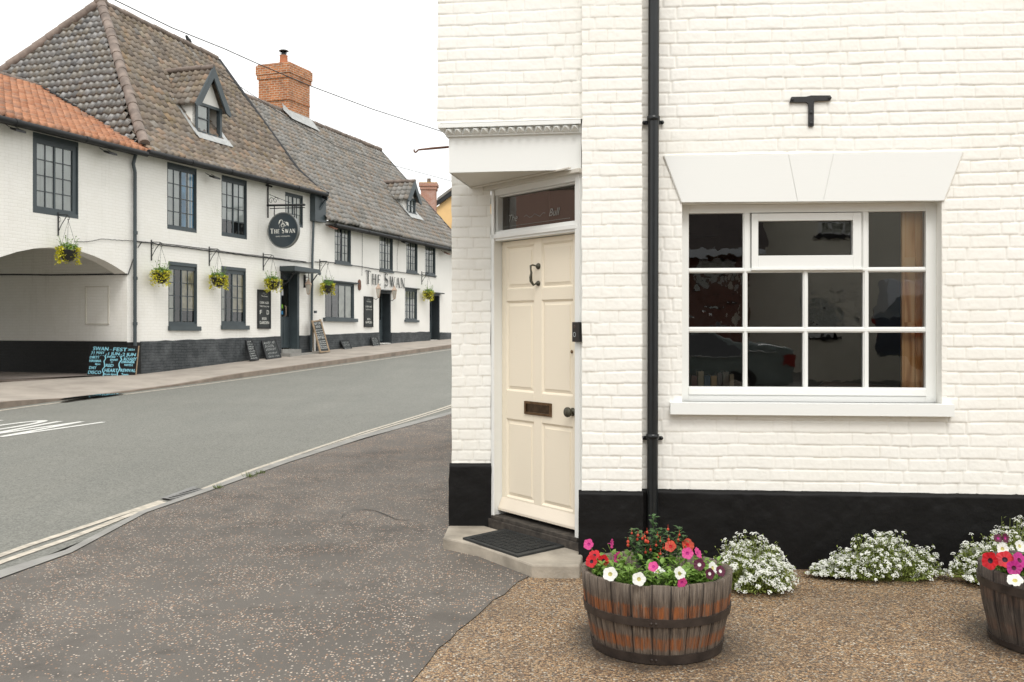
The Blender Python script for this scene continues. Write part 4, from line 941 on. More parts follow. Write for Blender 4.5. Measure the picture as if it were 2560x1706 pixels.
mb = MB(); mb.box(mF, 0, 1, 0, 1, 0, .008); mb.box(mF, 0, 1, 0, .07, .008, .013); mb.box(mF, 0, 1, .93, 1, .008, .013); mb.box(mF, 0, .07, .07, .93, .008, .013); mb.box(mF, .93, 1, .07, .93, .008, .013); mb.build("base", M['rubber'], mat_)
mb = MB()
for i in range(9):
    for j in range(6):
        x0_, y0_ = .09 + i * .092, .09 + j * .138
        if (i + j) % 2:
            for k in range(3): mb.box(mF, x0_, x0_ + .08, y0_ + k * .043, y0_ + k * .043 + .022, .008, .016)
        else:
            for k in range(3): mb.box(mF, x0_ + k * .03, x0_ + k * .03 + .016, y0_, y0_ + .12, .008, .016)
mb.build("ribs", M['rubber'], mat_)
# downpipe
mb = MB(); pcA = WF.at(1634.5, 0, .06)[0]; pcB = WF.at(1631, 1200, .06)[0]
lean = lambda z: pcB + (pcA - pcB) * (z - .3) / 3.2
c1z = WF.at(1634, 297, .06)[1]; c2z = WF.at(1632, 1091, .06)[1]
mb.tube([WF(lean(z), .062, z) for z in (.0, 1, 2, 3, 5.5)], .0335, 20)
dp = mb.build("downpipe", M['pipe'], house)
for cz_ in (c1z, c2z):
    mb = MB(); mb.tube([WF(lean(cz_), .062, cz_ - .016), WF(lean(cz_), .062, cz_ - .013), WF(lean(cz_), .062, cz_ + .013), WF(lean(cz_), .062, cz_ + .016)], [.034, .040, .040, .034], 20)
    mb.box(WF, lean(cz_) - .062, lean(cz_) + .062, .012, .02, cz_ - .028, cz_ - .004)
    for s_ in (-.056, .056): disc(mb, WF, lean(cz_) + s_, cz_ - .016, .018, .011, .006)
    mb.build("pipe_collar", M['pipe'], dp)
# wall tie
mb = MB(); (t0, tzz), (t1, _), (tm, _), (_, tb) = WF.at(1974, 249, .01), WF.at(2079, 247, .01), WF.at(2027.5, 250, .01), WF.at(2027, 316, .01)
mb.prism(WF, [(t0, tzz - .018), (t0 + .01, tzz + .014), (tm - .03, tzz + .014), (tm, tzz + .02), (t1 - .01, tzz + .018), (t1, tzz + .004), (t1 - .01, tzz - .012), (tm + .02, tzz - .014), (tm + .0165, tzz - .03), (tm + .016, tb), (tm - .016, tb), (tm - .0165, tzz - .03), (tm - .03, tzz - .02)], .0, .018)
for a_, z_ in ((t0 + .014, tzz - .002), (t1 - .014, tzz + .003), (tm, tb + .016), (tm, (tb + tzz) / 2)): disc(mb, WF, a_, z_, .018, .011, .005)
mb.build("wall_tie", M['iron'], house, bevel=.003)
# old sign hook on the street side
Yh = 6.75; hp = lambda x, y: V(((x - CX) / F_PX * Yh, Yh, EYE - (y - Y0) / F_PX * Yh))
mb = MB(); mb.tube([hp(1150, 366), hp(1121, 368), hp(1080, 371.5), hp(1046, 375), hp(1042, 379), hp(1039, 381.5), hp(1036, 380), hp(1035, 374)], [.008, .008, .008, .006, .006, .006, .006, .005], 8)
mb.build("hook", M['rust'], house)

# ================================================================== BARRELS AND FLOWERS
def petal_flower(mb, c, nrm, r, mi=0, eye=1, depth=.35, lobes=5, seed=0):
    rr = random.Random(seed); nrm = nrm.normalized(); t = nrm.cross(V((0, 0, 1))); 
    if t.length < .1: t = V((1, 0, 0))
    t.normalize(); b = nrm.cross(t); n = 30; rings = [(.0, -depth * .9, 1), (.12, -depth * .7, 1), (.3, -depth * .32, 0), (.65, -.06, 0), (1.0, .0, 0)]
    ph = rr.uniform(0, 6); vs_ = []
    for (q, h, e_) in rings:
        for k in range(n):
            th = 2 * PI * k / n; lob = 1 - (.13 * abs(math.cos(lobes / 2 * th)) ** 3 if q > .6 else 0); wv_ = .09 * math.sin(lobes * 2 * th + ph) * q * q
            rad_ = r * q * lob; vs_.append(c + t * rad_ * math.cos(th) + b * rad_ * math.sin(th) + nrm * (h + wv_) * r)
    f0, f1 = [], []
    for i in range(4):
        for k in range(n): (f1 if i < 2 else f0).append((i * n + k, i * n + (k + 1) % n, (i + 1) * n + (k + 1) % n, (i + 1) * n + k))
    mb.shared(vs_, f0, mi=0); mb.shared(vs_, f1, mi=1)
    mb.tube([c - nrm * r * depth * .7, c - nrm * r * (depth + .5)], [r * .14, r * .07], 6, mi=1)
def leaf_at(mb, p, d, up, L_, W2, fold=.25, mi=0):
    d = d.normalized(); s = d.cross(up); 
    if s.length < .05: s = V((1, 0, 0))
    s.normalize(); u = s.cross(d)
    m1 = p + d * L_ * .35 + u * L_ * .06; m2 = p + d * L_ * .7 + u * L_ * .02; tip = p + d * L_ - u * L_ * .12
    l1, r1 = m1 + s * W2 + u * W2 * fold, m1 - s * W2 + u * W2 * fold; l2, r2 = m2 + s * W2 * .75 + u * W2 * fold, m2 - s * W2 * .75 + u * W2 * fold
    mb.shared([p, l1, l2, tip, r2, r1, m1, m2], [(0, 6, 1), (6, 7, 2, 1), (7, 3, 2), (0, 5, 6), (5, 4, 7, 6), (4, 3, 7)], mi=mi)
def tub(loc, label, dark, hoops, Rr=.348, hz=.351, seed=1):
    t = thing("barrel_planter", label, "planter", loc, "half barrel planters in front of the wall")
    rr = random.Random(seed); x, y, z = loc; NS = 27; sz = [rr.choice((4, 5, 5, 6, 7)) for _ in range(NS)]; n = sum(sz)
    idx = [i for i, s__ in enumerate(sz) for _ in range(s__)]; pos = [j / s__ for s__ in sz for j in range(s__)]; dup_u = [i + p_ for i, p_ in zip(idx, pos)]; nxt_u = [i + p_ + 1 / sz[i] - 1e-4 for i, p_ in zip(idx, pos)]
    prof = [(.293, 0), (.296, .004), (.308, .07), (.322, .13), (.335, .2), (.344, .28), (Rr, hz)]
    mb = MB(); b = len(mb.v); cuts = sorted(rr.uniform(0, 1) * .35 + k for k in range(NS)); jr = [rr.uniform(-.0025, .0025) for _ in range(NS)]; jh = [rr.uniform(-.004, .004) for _ in range(NS)]
    allp = prof + [(Rr - .012, hz + .003), (Rr - .03, hz - .002), (Rr - .04, hz - .1)]
    vs_ = []
    for r_, h_ in allp:
        for k in range(n):
            s_ = idx[k]; e_ = pos[k] == 0; th = 2 * PI * k / n; rad_ = r_ + jr[s_] - (.004 if e_ else 0); vs_.append(V((x + rad_ * math.cos(th), y + rad_ * math.sin(th), z + h_ + (jh[s_] if h_ > .3 else 0))))
    fs, uv = [], []
    for i in range(len(allp) - 1):
        for k in range(n):
            fs.append((i * n + k, i * n + (k + 1) % n, (i + 1) * n + (k + 1) % n, (i + 1) * n + k)); u0, u1 = dup_u[k], nxt_u[k]
            z0_, z1_ = allp[i][1], allp[i + 1][1] if i < 6 else .345
            uv.append([(u0, z0_), (u1, z0_), (u1, z1_), (u0, z1_)])
    mb.shared(vs_, fs, uv); mb.build("staves", M['oakd'] if dark else M['oak'], t)
    for (z0_, z1_) in hoops:
        rf = lambda zz: np.interp(zz, [p[1] for p in prof], [p[0] for p in prof])
        mb = MB(); mb.lathe([(rf(z0_) + .0075, z0_), (rf(z1_) + .0065, z1_)], loc, 96); mb.lathe([(rf(z1_) + .0065, z1_), (rf(z1_) - .006, z1_ + .0005)], loc, 96); mb.lathe([(rf(z0_) - .006, z0_), (rf(z0_) + .0075, z0_)], loc, 96)
        th = -1.75; 
        for dth in (-.03, .03): mb.sphere((x + (rf(z1_) + .006) * math.cos(th + dth), y + (rf(z1_) + .006) * math.sin(th + dth), z + (z0_ + z1_) / 2), .006, 8, 5)
        mb.build("hoop", M['hoop'], t)
    mb = MB(); mb.lathe([(Rr - .035, hz - .055), (.15, hz - .04), (.001, hz - .045)], loc, 24); mb.build("soil", M['soil'], t)
    return t
B1 = V((.674, 4.645, 0)); B2 = V((2.56, 4.66, 0))
tub(tuple(B1), "weathered grey and orange half barrel full of flowers beside the doorstep", False, ((.0, .043), (.172, .207)), seed=3)
tub(tuple(B2), "dark brown half barrel with a hoop under its rim, cut by the right edge", True, ((.0, .03), (.262, .30)), seed=9)
def P3(x, y, z): Yd = (EYE - z) * F_PX / (y - Y0); return V(((x - CX) / F_PX * Yd, Yd, z))
z6 = lambda a, b: (1400 + a / 3.733, 1270 + b / 3.733)
def foliage(center, flowers, n, rnd, mat, parent, spread=.1, ls=.034, zb=.3, clampc=None, lim=.3):
    mb = MB()
    for k in range(n):
        f_ = flowers[k % len(flowers)] if flowers else center
        base = V((f_.x, f_.y, 0)) + V((rnd.gauss(0, spread), rnd.gauss(0, spread), 0))
        if clampc is not None:
            q_ = V((base.x - clampc.x, base.y - clampc.y, 0))
            if q_.length > lim: q_ *= lim / q_.length * rnd.uniform(.8, 1)
            base = V((clampc.x, clampc.y, 0)) + q_
        base.z = zb + rnd.uniform(0, .085) + .045 * (1 - (base - V((clampc.x, clampc.y, base.z))).length / lim)
        a = rnd.uniform(0, 2 * PI); el = rnd.uniform(-.1, 1.0)
        d = V((math.cos(a) * math.cos(el), math.sin(a) * math.cos(el), math.sin(el)))
        leaf_at(mb, base, d, V((0, 0, 1)), ls * rnd.uniform(.6, 1.35), ls * rnd.uniform(.22, .38))
        if k % 5 == 0: mb.tube([V((base.x, base.y, zb - .04)), base], .0016, 4, caps=False)
    return mb.build("foliage", mat, parent)
def plant(name, label, cat, c, flw, mats, nleaf, rr_, lmat, clampc, fr=.032, group=None, spread=.07):
    t = thing(name, label, cat, (c.x, c.y, .3), group); rnd = random.Random(rr_); pts = []
    for i, (px, py, z_, nx, ny, nz_) in enumerate(flw):
        p = P3(px, py, z_); pts.append(p); mb = MB(); petal_flower(mb, p, V((nx + rnd.uniform(-.25, .25), ny, nz_ + rnd.uniform(-.15, .35))), fr * rnd.uniform(.78, 1.0), seed=i * 7 + rr_)
        q_ = V((p.x, p.y, 0)) - V((clampc.x, clampc.y, 0)); 
        if q_.length > .28: q_ *= .28 / q_.length
        b = V((clampc.x, clampc.y, .3)) + q_ * .92; mb.tube([b, (b + p) / 2 + V((0, 0, .012)), p - V((nx, ny, nz_)).normalized() * fr * .8], .0016, 5, mi=2, caps=False)
        mb.build("flower", [mats[0], mats[1], M['leafy']], t)
    foliage(c, pts, nleaf, rnd, lmat, t, spread=spread, clampc=clampc); return t
G1 = "flowering plants in the left half barrel"
cam_f = (0.0, -1.0)
plant("petunia_plant", "white petunias spilling over the front of the left barrel", "petunia", B1 + V((0, -.15, 0)), [(*z6(467, 617), .395, -.25, -1, .5), (*z6(737, 665), .385, -.05, -1, .35), (*z6(1120, 612), .40, .6, -.8, .3), (*z6(1430, 560), .41, .5, -.8, .5), (*z6(915, 590), .39, .2, -.6, .9)], (M['pwhite'], M['pthroat']), 420, 11, M['leafy'], B1, .034, G1, .1)
plant("petunia_plant", "bright red petunias at the left rim of the left barrel", "petunia", B1 + V((-.22, 0, 0)), [(*z6(292, 500), .40, -.5, -1, .3), (*z6(405, 492), .40, -.1, -1, .3), (*z6(318, 440), .42, -.3, -.7, .7)], (M['pred'], M['pdark']), 160, 12, M['leafy'], B1, .032, G1, .07)
plant("petunia_plant", "pink petunias scattered through the left barrel", "petunia", B1, [(*z6(265, 340), .45, -.5, -1, .2), (*z6(485, 335), .45, .9, -.5, .1), (*z6(535, 460), .41, .8, -.6, -.1), (*z6(870, 548), .43, -.2, -.9, .5), (*z6(1190, 425), .44, .1, -1, .3), (*z6(1140, 700), .37, .3, -1, -.1), (*z6(1290, 420), .43, .9, -.5, .2)], (M['ppink'], M['pmag']), 380, 13, M['leafy'], B1, .029, G1, .11)
plant("petunia_plant", "burgundy and white petunias at the right of the left barrel", "petunia", B1 + V((.2, 0, 0)), [(*z6(1300, 530), .42, -.3, -1, .2), (*z6(1400, 615), .40, .2, -1, .3), (*z6(1500, 590), .41, .4, -1, .4)], (M['ppurple'], M['pwhite']), 200, 14, M['leafy'], B1, .03, G1, .07)
plant("petunia_plant", "faded orange red petunias at the back of the left barrel", "petunia", B1 + V((.1, .2, 0)), [(*z6(1195, 350), .46, .2, -1, .6), (*z6(1030, 358), .46, -.2, -1, .3)], (mat_leaf("petal_faded_red", (.6, .07, .03), .35), M['pred']), 90, 15, M['leafy'], B1, .036, G1, .08)
fu = thing("fuchsia_plant", "bushy fuchsia with round red buds rising above the left barrel", "fuchsia", (B1.x, B1.y, .3), G1)
rnd = random.Random(5); lf, st_ = MB(), MB(); buds = []
for (ax_, ay_, h_) in ((870, 100, .62), (690, 210, .56), (1110, 215, .58), (1000, 260, .52), (760, 250, .53), (900, 250, .55), (830, 330, .5), (960, 330, .5), (650, 310, .5), (1060, 320, .5), (880, 420, .44), (760, 420, .43), (1150, 300, .5), (940, 190, .55)):
    px, py = z6(ax_, ay_); Yd = B1.y + rnd.uniform(-.02, .1); top = V(((px - CX) / F_PX * Yd, Yd, EYE - (py - Y0) / F_PX * Yd)); b = V((B1.x - .02 + rnd.uniform(-.03, .03), B1.y + .04, .3)); mid = b.lerp(top, .5) + V(((top.x - b.x) * .25, 0, .0)); P_ = [b, mid, top]; P_ = resample([b, b.lerp(mid, .5), mid, mid.lerp(top, .6), top], 8)
    st_.tube(P_, .0018, 5, caps=False)
    for i in range(3, 9):
        p = P_[min(i, 8)]
        for s_ in range(7):
            a = rnd.uniform(0, 2 * PI); leaf_at(lf, p + V((0, 0, rnd.uniform(-.015, .015))), V((math.cos(a), math.sin(a), rnd.uniform(-.2, .7))), V((0, 0, 1)), rnd.uniform(.024, .042), rnd.uniform(.008, .012))
    if rnd.random() < .3: buds.append(P_[rnd.randint(5, 8)] + V((rnd.uniform(-.03, .03), rnd.uniform(-.04, 0), rnd.uniform(-.02, .0))))
for (ax_, ay_) in ((1008, 202), (635, 318), (635, 350), (1103, 303), (790, 268), (770, 285), (937, 310), (910, 265), (670, 237), (728, 258), (812, 230), (1115, 252), (963, 378), (937, 430), (917, 462), (798, 415), (897, 350), (845, 392), (820, 318), (800, 310)):
    px, py = z6(ax_, ay_); Yd = B1.y - rnd.uniform(0, .08); buds.append(V(((px - CX) / F_PX * Yd, Yd, EYE - (py - Y0) / F_PX * Yd)))
st_.build("stem", M['leafd'], fu); lf.build("foliage", M['leafd'], fu)
for i, p in enumerate(buds[:44]):
    mb = MB(); mb.sphere(p, rnd.uniform(.0045, .0075), 8, 6, (1, 1, 1.2)); mb.tube([p + V((0, 0, .008)), p + V((0, 0, .022))], .001, 4, caps=False); mb.build("bud", M['pbud'], fu)
z7 = lambda a, b: (1780 + a / 3.017, 1200 + b / 3.017)
G2 = "flowering plants in the right half barrel"
plant("petunia_plant", "large red petunia at the left rim of the right barrel", "petunia", B2 + V((-.2, 0, 0)), [(*z7(2210, 600), .42, -.2, -1, .4), (*z7(2095, 610), .41, -.9, -.6, .2)], (M['pred'], M['pdark']), 120, 21, M['leafy'], B2, .044, G2, .08)
plant("petunia_plant", "white petunias in the right barrel", "petunia", B2, [(*z7(2193, 520), .46, -.3, -1, .4), (*z7(2325, 500), .47, .1, -1, .5), (*z7(2285, 755), .37, -.4, -.6, .9), (2600, 1400, .44, .1, -1, .5)], (M['pwhite'], M['pthroat']), 200, 22, M['leafy'], B2, .036, G2, .12)
plant("petunia_plant", "magenta petunias at the right edge in the right barrel", "petunia", B2, [(*z7(2325, 605), .42, .2, -1, .3), (*z7(2280, 665), .40, .1, -1, .1), (2620, 1420, .42, .1, -1, .3)], (M['pmag'], M['ppurple']), 150, 23, M['leafy'], B2, .04, G2, .1)
plant("petunia_plant", "burgundy petunias standing highest at the back of the right barrel", "petunia", B2 + V((-.1, .2, 0)), [(*z7(2160, 440), .5, -.2, -1, .3), (*z7(2215, 440), .5, .3, -1, .3)], (M['ppurple'], M['pmag']), 90, 24, M['leafy'], B2, .026, G2, .08)
def alyssum(label, cx_, cy_, rx, ry, hz, n, seed, lobes):
    t = thing("alyssum_plant", label, "alyssum", (cx_, cy_, 0), "white alyssum clumps along the wall foot"); rnd = random.Random(seed); fb, lb2 = MB(), MB()
    for k in range(n):
        lx, ly, lr, lh = lobes[rnd.randrange(len(lobes))]
        a = rnd.uniform(0, 2 * PI); q_ = math.sqrt(rnd.random()); x = cx_ + rx * (lx + lr * q_ * math.cos(a)); y = cy_ + ry * (ly + lr * q_ * math.sin(a))
        zt_ = hz * lh * max(.16, (1 - q_ ** 3.2)) * (rnd.uniform(.72, 1.08) + (.22 if rnd.random() < .05 else 0)) + .012
        wy = WF.P.y - .0941 * (x - .807) / .9956 - .05
        if y > wy: y = wy - rnd.uniform(0, .05)
        c = V((x, y, zt_)); nrm = V(((x - cx_ - rx * lx) / rx * .8, (y - cy_) / ry * .6 - .35, .75)).normalized()
        base = V((cx_ + (x - cx_) * .55, cy_ + (y - cy_) * .55, 0)); lb2.tube([base, base.lerp(c, .6) + V((0, 0, .01)), c], .0011, 3, caps=False)
        for _ in range(9):
            p = base.lerp(c, rnd.uniform(.45, 1.02)) + V((rnd.gauss(0, .01), rnd.gauss(0, .01), 0)); aa = rnd.uniform(0, 2 * PI); leaf_at(lb2, p, V((math.cos(aa), math.sin(aa), rnd.uniform(.2, 1.2))), V((0, 0, 1)), rnd.uniform(.012, .024), .0028)
        if rnd.random() < .6:
            rr2 = rnd.uniform(.010, .017); tt = nrm.cross(V((1, .3, 0))).normalized(); bb = nrm.cross(tt)
            for m in range(14):
                th = rnd.uniform(0, 2 * PI); qq = math.sqrt(rnd.random()); p = c + (tt * math.cos(th) + bb * math.sin(th)) * rr2 * qq + nrm * rr2 * .8 * (1 - qq * qq); s_ = rnd.uniform(.0032, .0044)
                d1 = (tt * math.cos(th * 3) + bb * math.sin(th * 3)) * s_ ; d2 = nrm.cross(d1.normalized()) * s_; jn = nrm * rnd.uniform(-.25, .25) * s_
                fb.face([p + d1 + jn, p + d2, p - d1 - jn, p - d2])
    fb.build("blossom", M['pwhite'], t); lb2.build("foliage", M['leafal'], t)
alyssum("white alyssum clump tucked between the left barrel and the black plinth", 1.37, 5.62, .27, .22, .27, 900, 1, [(0, .1, .8, 1), (-.3, .25, .6, .95), (.35, .1, .6, .75), (.0, -.55, .5, .45), (.2, -.3, .6, .6), (-.35, -.25, .55, .7)])
alyssum("broad low mound of white alyssum in the middle of the wall foot", 2.16, 5.84, .41, .17, .245, 1050, 2, [(0, 0, .85, .95), (.1, .2, .5, 1), (-.45, 0, .5, .5), (.5, 0, .48, .65), (.1, -.35, .7, .5), (-.75, .1, .28, .3)])
alyssum("looser white alyssum clump rising behind the right barrel", 2.83, 5.72, .32, .17, .34, 850, 3, [(0, 0, .8, .8), (-.55, .1, .45, .6), (.3, .3, .7, 1), (-.2, -.3, .6, .5), (.7, .2, .4, .95)])

# ================================================================== THE PUB ACROSS THE ROAD
def wallpanel(mb, F, a0, a1, z0, z1, holes, off=0.0, mi=0, step=.8):
    """vertical wall with rectangular openings (a0,a1,z0,z1,depth); the openings get reveals"""
    ea = sorted(set([a0, a1] + [min(max(v, a0), a1) for h in holes for v in h[:2]])); ez = sorted(set([z0, z1] + [min(max(v, z0), z1) for h in holes for v in h[2:4]]))
    for i in range(len(ea) - 1):
        for j in range(len(ez) - 1):
            ca, cz_ = (ea[i] + ea[i + 1]) / 2, (ez[j] + ez[j + 1]) / 2
            if ea[i + 1] - ea[i] < 1e-5 or ez[j + 1] - ez[j] < 1e-5: continue
            if any(h[0] < ca < h[1] and h[2] < cz_ < h[3] for h in holes): continue
            q_ = [(ea[i], ez[j]), (ea[i + 1], ez[j]), (ea[i + 1], ez[j + 1]), (ea[i], ez[j + 1])]; mb.face([F(a, off, z) for a, z in q_], q_, mi)
    for h in holes:
        if len(h) > 4 and h[4]:
            d = h[4]; x0, x1, y0, y1 = h[:4]; y0 = max(y0, z0)
            for p, q_ in (((x0, y0), (x0, y1)), ((x0, y1), (x1, y1)), ((x1, y1), (x1, y0)), ((x1, y0), (x0, y0))):
                mb.face([F(p[0], off, p[1]), F(q_[0], off, q_[1]), F(q_[0], off - d, q_[1]), F(p[0], off - d, p[1])], [(p[0] + 0, p[1]), (q_[0], q_[1]), (q_[0] + d, q_[1]), (p[0] + d, p[1])], mi)
def rect(x0, x1, yTL, yBL, yTR=None, yBR=None):
    a0, zt = SW.at(x0, yTL); _, zb_ = SW.at(x0, yBL); a1, zt2 = SW.at(x1, yTR) if yTR else (SW.at(x1, yTL)[0], zt); zb2 = SW.at(x1, yBR)[1] if yBR else zb_
    return a0, a1, (zb_ + zb2) / 2, (zt + zt2) / 2
def sash(parent, r, nc, nr, curtain, dep=.028, fw=.042, bot=.12, top=.07, heavy=True, glass='glass', lowdark=0, curt2=None, Fr=None, back=.5, room=True):
    Fr = Fr or SW; a0, a1, z0, z1 = r; d0 = -dep; cf = .022
    mb = MB(); mb.box(Fr, a0, a0 + cf, d0 - .06, .004, z0, z1); mb.box(Fr, a1 - cf, a1, d0 - .06, .004, z0, z1); mb.box(Fr, a0 + cf, a1 - cf, d0 - .06, .003, z1 - top * .45, z1); mb.box(Fr, a0 + cf, a1 - cf, d0 - .06, .003, z0, z0 + bot * .6); a0 += cf; a1 -= cf; z0 += bot * .6; z1 -= top * .45; bot *= .4; top *= .55; fw = max(.02, fw - cf); mb.box(Fr, a0, a0 + fw, d0 - .06, d0, z0, z1); mb.box(Fr, a1 - fw, a1, d0 - .06, d0, z0, z1); mb.box(Fr, a0 + fw, a1 - fw, d0 - .06, d0 - .001, z1 - top, z1); mb.box(Fr, a0 + fw, a1 - fw, d0 - .06, d0 - .001, z0, z0 + bot)
    ia0, ia1, iz0, iz1 = a0 + fw, a1 - fw, z0 + bot, z1 - top
    for k in range(1, nc):
        x = ia0 + (ia1 - ia0) * k / nc; w_ = .022 if (heavy and nc % 2 == 0 and k == nc // 2) else .009; mb.box(Fr, x - w_, x + w_, d0 - .045, d0 - (.012 if w_ > .02 else .02), iz0, iz1)
    for k in range(1, nr): z = iz0 + (iz1 - iz0) * k / nr; mb.box(Fr, ia0, ia1, d0 - .044, d0 - .021, z - .009, z + .009)
    wo = mb.build("window", M['trim'], parent)
    mb = MB(); mb.face([Fr(ia0 - .01, d0 - .035, iz0 - .01), Fr(ia1 + .01, d0 - .035, iz0 - .01), Fr(ia1 + .01, d0 - .03, iz1 + .01), Fr(ia0 - .01, d0 - .03, iz1 + .01)]); mb.build("pane", M[glass], wo)
    if room:
        mb = MB(); B_ = d0 - back; mb.face([Fr(a0, B_, z0), Fr(a1, B_, z0), Fr(a1, B_, z1), Fr(a0, B_, z1)])
        for (p, q_) in (((a0, z0), (a0, z1)), ((a1, z0), (a1, z1)), ((a0, z1), (a1, z1)), ((a0, z0), (a1, z0))): mb.face([Fr(p[0], d0 - .05, p[1]), Fr(q_[0], d0 - .05, q_[1]), Fr(q_[0], B_, q_[1]), Fr(p[0], B_, p[1])])
        mb.build("room_behind", M['room'], wo)
    def folds(x0, x1, zz0, zz1, mat, dd, amp=.02):
        n = max(6, int((x1 - x0) / .035)); m_ = MB(); vs_ = []
        for i in range(n + 1):
            a = x0 + (x1 - x0) * i / n; o_ = dd + amp * math.sin(i * 1.9 + x0 * 7) * .5
            vs_ += [Fr(a, o_, zz0), Fr(a, o_, zz1)]
        m_.shared(vs_, [(2 * i, 2 * i + 2, 2 * i + 3, 2 * i + 1) for i in range(n)]); m_.build("curtain", mat, wo)
    for (f0, f1, g0, g1, mt) in curtain: folds(ia0 + (ia1 - ia0) * f0, ia0 + (ia1 - ia0) * f1, iz0 + (iz1 - iz0) * g0, iz0 + (iz1 - iz0) * g1, M[mt], d0 - .052)
    return wo
def sill(parent, a0, a1, z0, z1, out_=.06, Fr=None, mat='trim'):
    mb = MB(); mb.box(Fr or SW, a0, a1, -.1, out_, z0, z1); mb.build("window_sill", M[mat], parent)
def gutter(parent, a0, a1, za, zb_, off=.40, r=.066):
    mb = MB(); n = 24; P_ = [SW(a0 + (a1 - a0) * i / n, off, za + (zb_ - za) * i / n) for i in range(n + 1)]; mb.tube(P_, r, 10)
    for i in range(1, 5): a = a0 + (a1 - a0) * i / 5; z = za + (zb_ - za) * i / 5; mb.tube([SW(a - .05, off, z), SW(a + .05, off, z)], r + .012, 10)
    mb.box(lambda a, b, c: SW(a, b, za + (zb_ - za) * (a - a0) / (a1 - a0) + c), a0, a1, .0, .36, .0, .03)
    return mb.build("gutter", M['gutter'], parent)
def pipe(parent, pts, r=.04, mat='pipe', name="downpipe", rings=()):
    mb = MB(); mb.tube(pts, r, 10)
    for k in rings: p = pts[0].lerp(pts[-1], k); mb.tube([p + V((0, 0, .04)), p - V((0, 0, .04))], r + .012, 10)
    return mb.build(name, mat if not isinstance(mat, str) else M[mat], parent)
A_S0, A_S1, B_S1, C_S0 = -6.02, 2.62, 14.2, -16.0
gz = lambda s: float(np.interp(s, [-22, -10, -6.02, -1.56, 1.67, 3.02, 6.55, 12.85, 16], [.1, .14, .18, .45, .66, .71, .87, 1.04, 1.2]))
def plinth(parent, a0, a1, za, zb_, mat='swplinth', out_=.035, cut=None):
    mb = MB(); n = max(2, int((a1 - a0) / .3)); rr = random.Random(int(a0 * 10) + 50)
    A_ = [a0 + (a1 - a0) * i / n for i in range(n + 1)]; tops = [za + (zb_ - za) * i / n + rr.uniform(-.012, .012) for i in range(n + 1)]
    for i in range(n):
        x, y = A_[i], A_[i + 1]
        mb.face([SW(x, out_, -.4), SW(y, out_, -.4), SW(y, out_, tops[i + 1]), SW(x, out_, tops[i])], [(x, -.4), (y, -.4), (y, tops[i + 1]), (x, tops[i])])
        mb.face([SW(x, out_, tops[i]), SW(y, out_, tops[i + 1]), SW(y, 0, tops[i + 1] + .01), SW(x, 0, tops[i] + .01)], [(x, 0), (y, 0), (y, .04), (x, .04)])
    for x, t in ((a0, tops[0]), (a1, tops[-1])): mb.face([SW(x, out_, -.4), SW(x, out_, t), SW(x, -.3, t), SW(x, -.3, -.4)], [(0, -.4), (0, t), (.3, t), (.3, -.4)])
    return mb.build("plinth", M[mat], parent)
def ptop(x, y): return SW.at(x, y, .035)[1]
# ---------------- tall middle building (brown roof)
pubA = thing("pub_building", "tall white painted brick pub with steep hipped brown pantile roof, dormer and round hanging sign", "pub", SW(-1.7, -3, 0))
W = dict(w1=rect(418, 491.5, 404, 573.5, 423.7, 581.5), w2=rect(554, 617, 438, 591, 452, 598), w3=rect(713, 757, 480, 562), w4=rect(421, 492.5, 654, 817, 660, 815), w5=rect(553, 614.5, 666.6, 815, 670, 813), door=rect(701, 748, 676, 874))
hA = [(*W[k], .09) for k in ('w1', 'w2', 'w3', 'w4', 'w5')] + [(*W['door'], .30)]
mb = MB(); wallpanel(mb, SW, A_S0, A_S1, -.4, 5.9, hA)
s_ = A_S0; eA, wA = (-10, 5.9), (-4.0, 10.9)
mb.face([SW(A_S0, 0, 2.5), SW(A_S0, 0, 5.9), SW(A_S0, -10, 5.9), SW(A_S0, -10, 2.5)], [(0, 2.5), (0, 5.9), (10, 5.9), (10, 2.5)])
gp = [(0, -.4), (0, 5.9), (-.8, 6.6), (-4, 10.5), (-7.5, 5.9), (-7.5, -.4)]
mb.face([SW(A_S1 - .15, n_, z) for n_, z in gp], gp)
mb.face([SW(A_S0, -10, -.3), SW(A_S1, -7.5, -.3), SW(A_S1, -7.5, 5.9), SW(A_S0, -10, 5.9)])
mb.build("wall", M['swbrick'], pubA)
sash(pubA, W['w1'], 4, 4, [(.0, .55, 0, 1, 'netc'), (.55, .72, 0, 1, 'bluec'), (.72, 1, .0, 1, 'netc'), (.86, 1, 0, 1, 'bluec')], top=.16)
sash(pubA, W['w2'], 4, 4, [(0, 1, .24, 1, 'netc')], top=.16)
sash(pubA, W['w3'], 4, 3, [(.0, 1, 0, 1, 'lace')], top=.1)
sash(pubA, W['w4'], 4, 4, [(.0, .25, 0, 1, 'lace'), (.55, 1, .22, 1, 'beige')], dep=.035, top=.2)
sash(pubA, W['w5'], 4, 4, [(.0, .2, 0, 1, 'lace'), (.5, 1, .2, 1, 'beige')], dep=.035, top=.2)
for k in ('w4', 'w5'): a0, a1, z0, z1 = W[k]; sill(pubA, a0 - .02, a1 + .1, z0 - .12, z0, .07)
pA = lambda s: ptop(343, 855) + (ptop(697, 842) - ptop(343, 855)) * (s + 6.02) / 6.2
plinth(pubA, A_S0 + .1, W['door'][0], pA(-6), pA(.1)); plinth(pubA, W['door'][1], SW.at(778, 850)[0], pA(1.1), pA(2.0))
gutter(pubA, A_S0 - .05, A_S1 - .3, SW.at(343, 373, .4)[1], SW.at(800, 483, .4)[1])
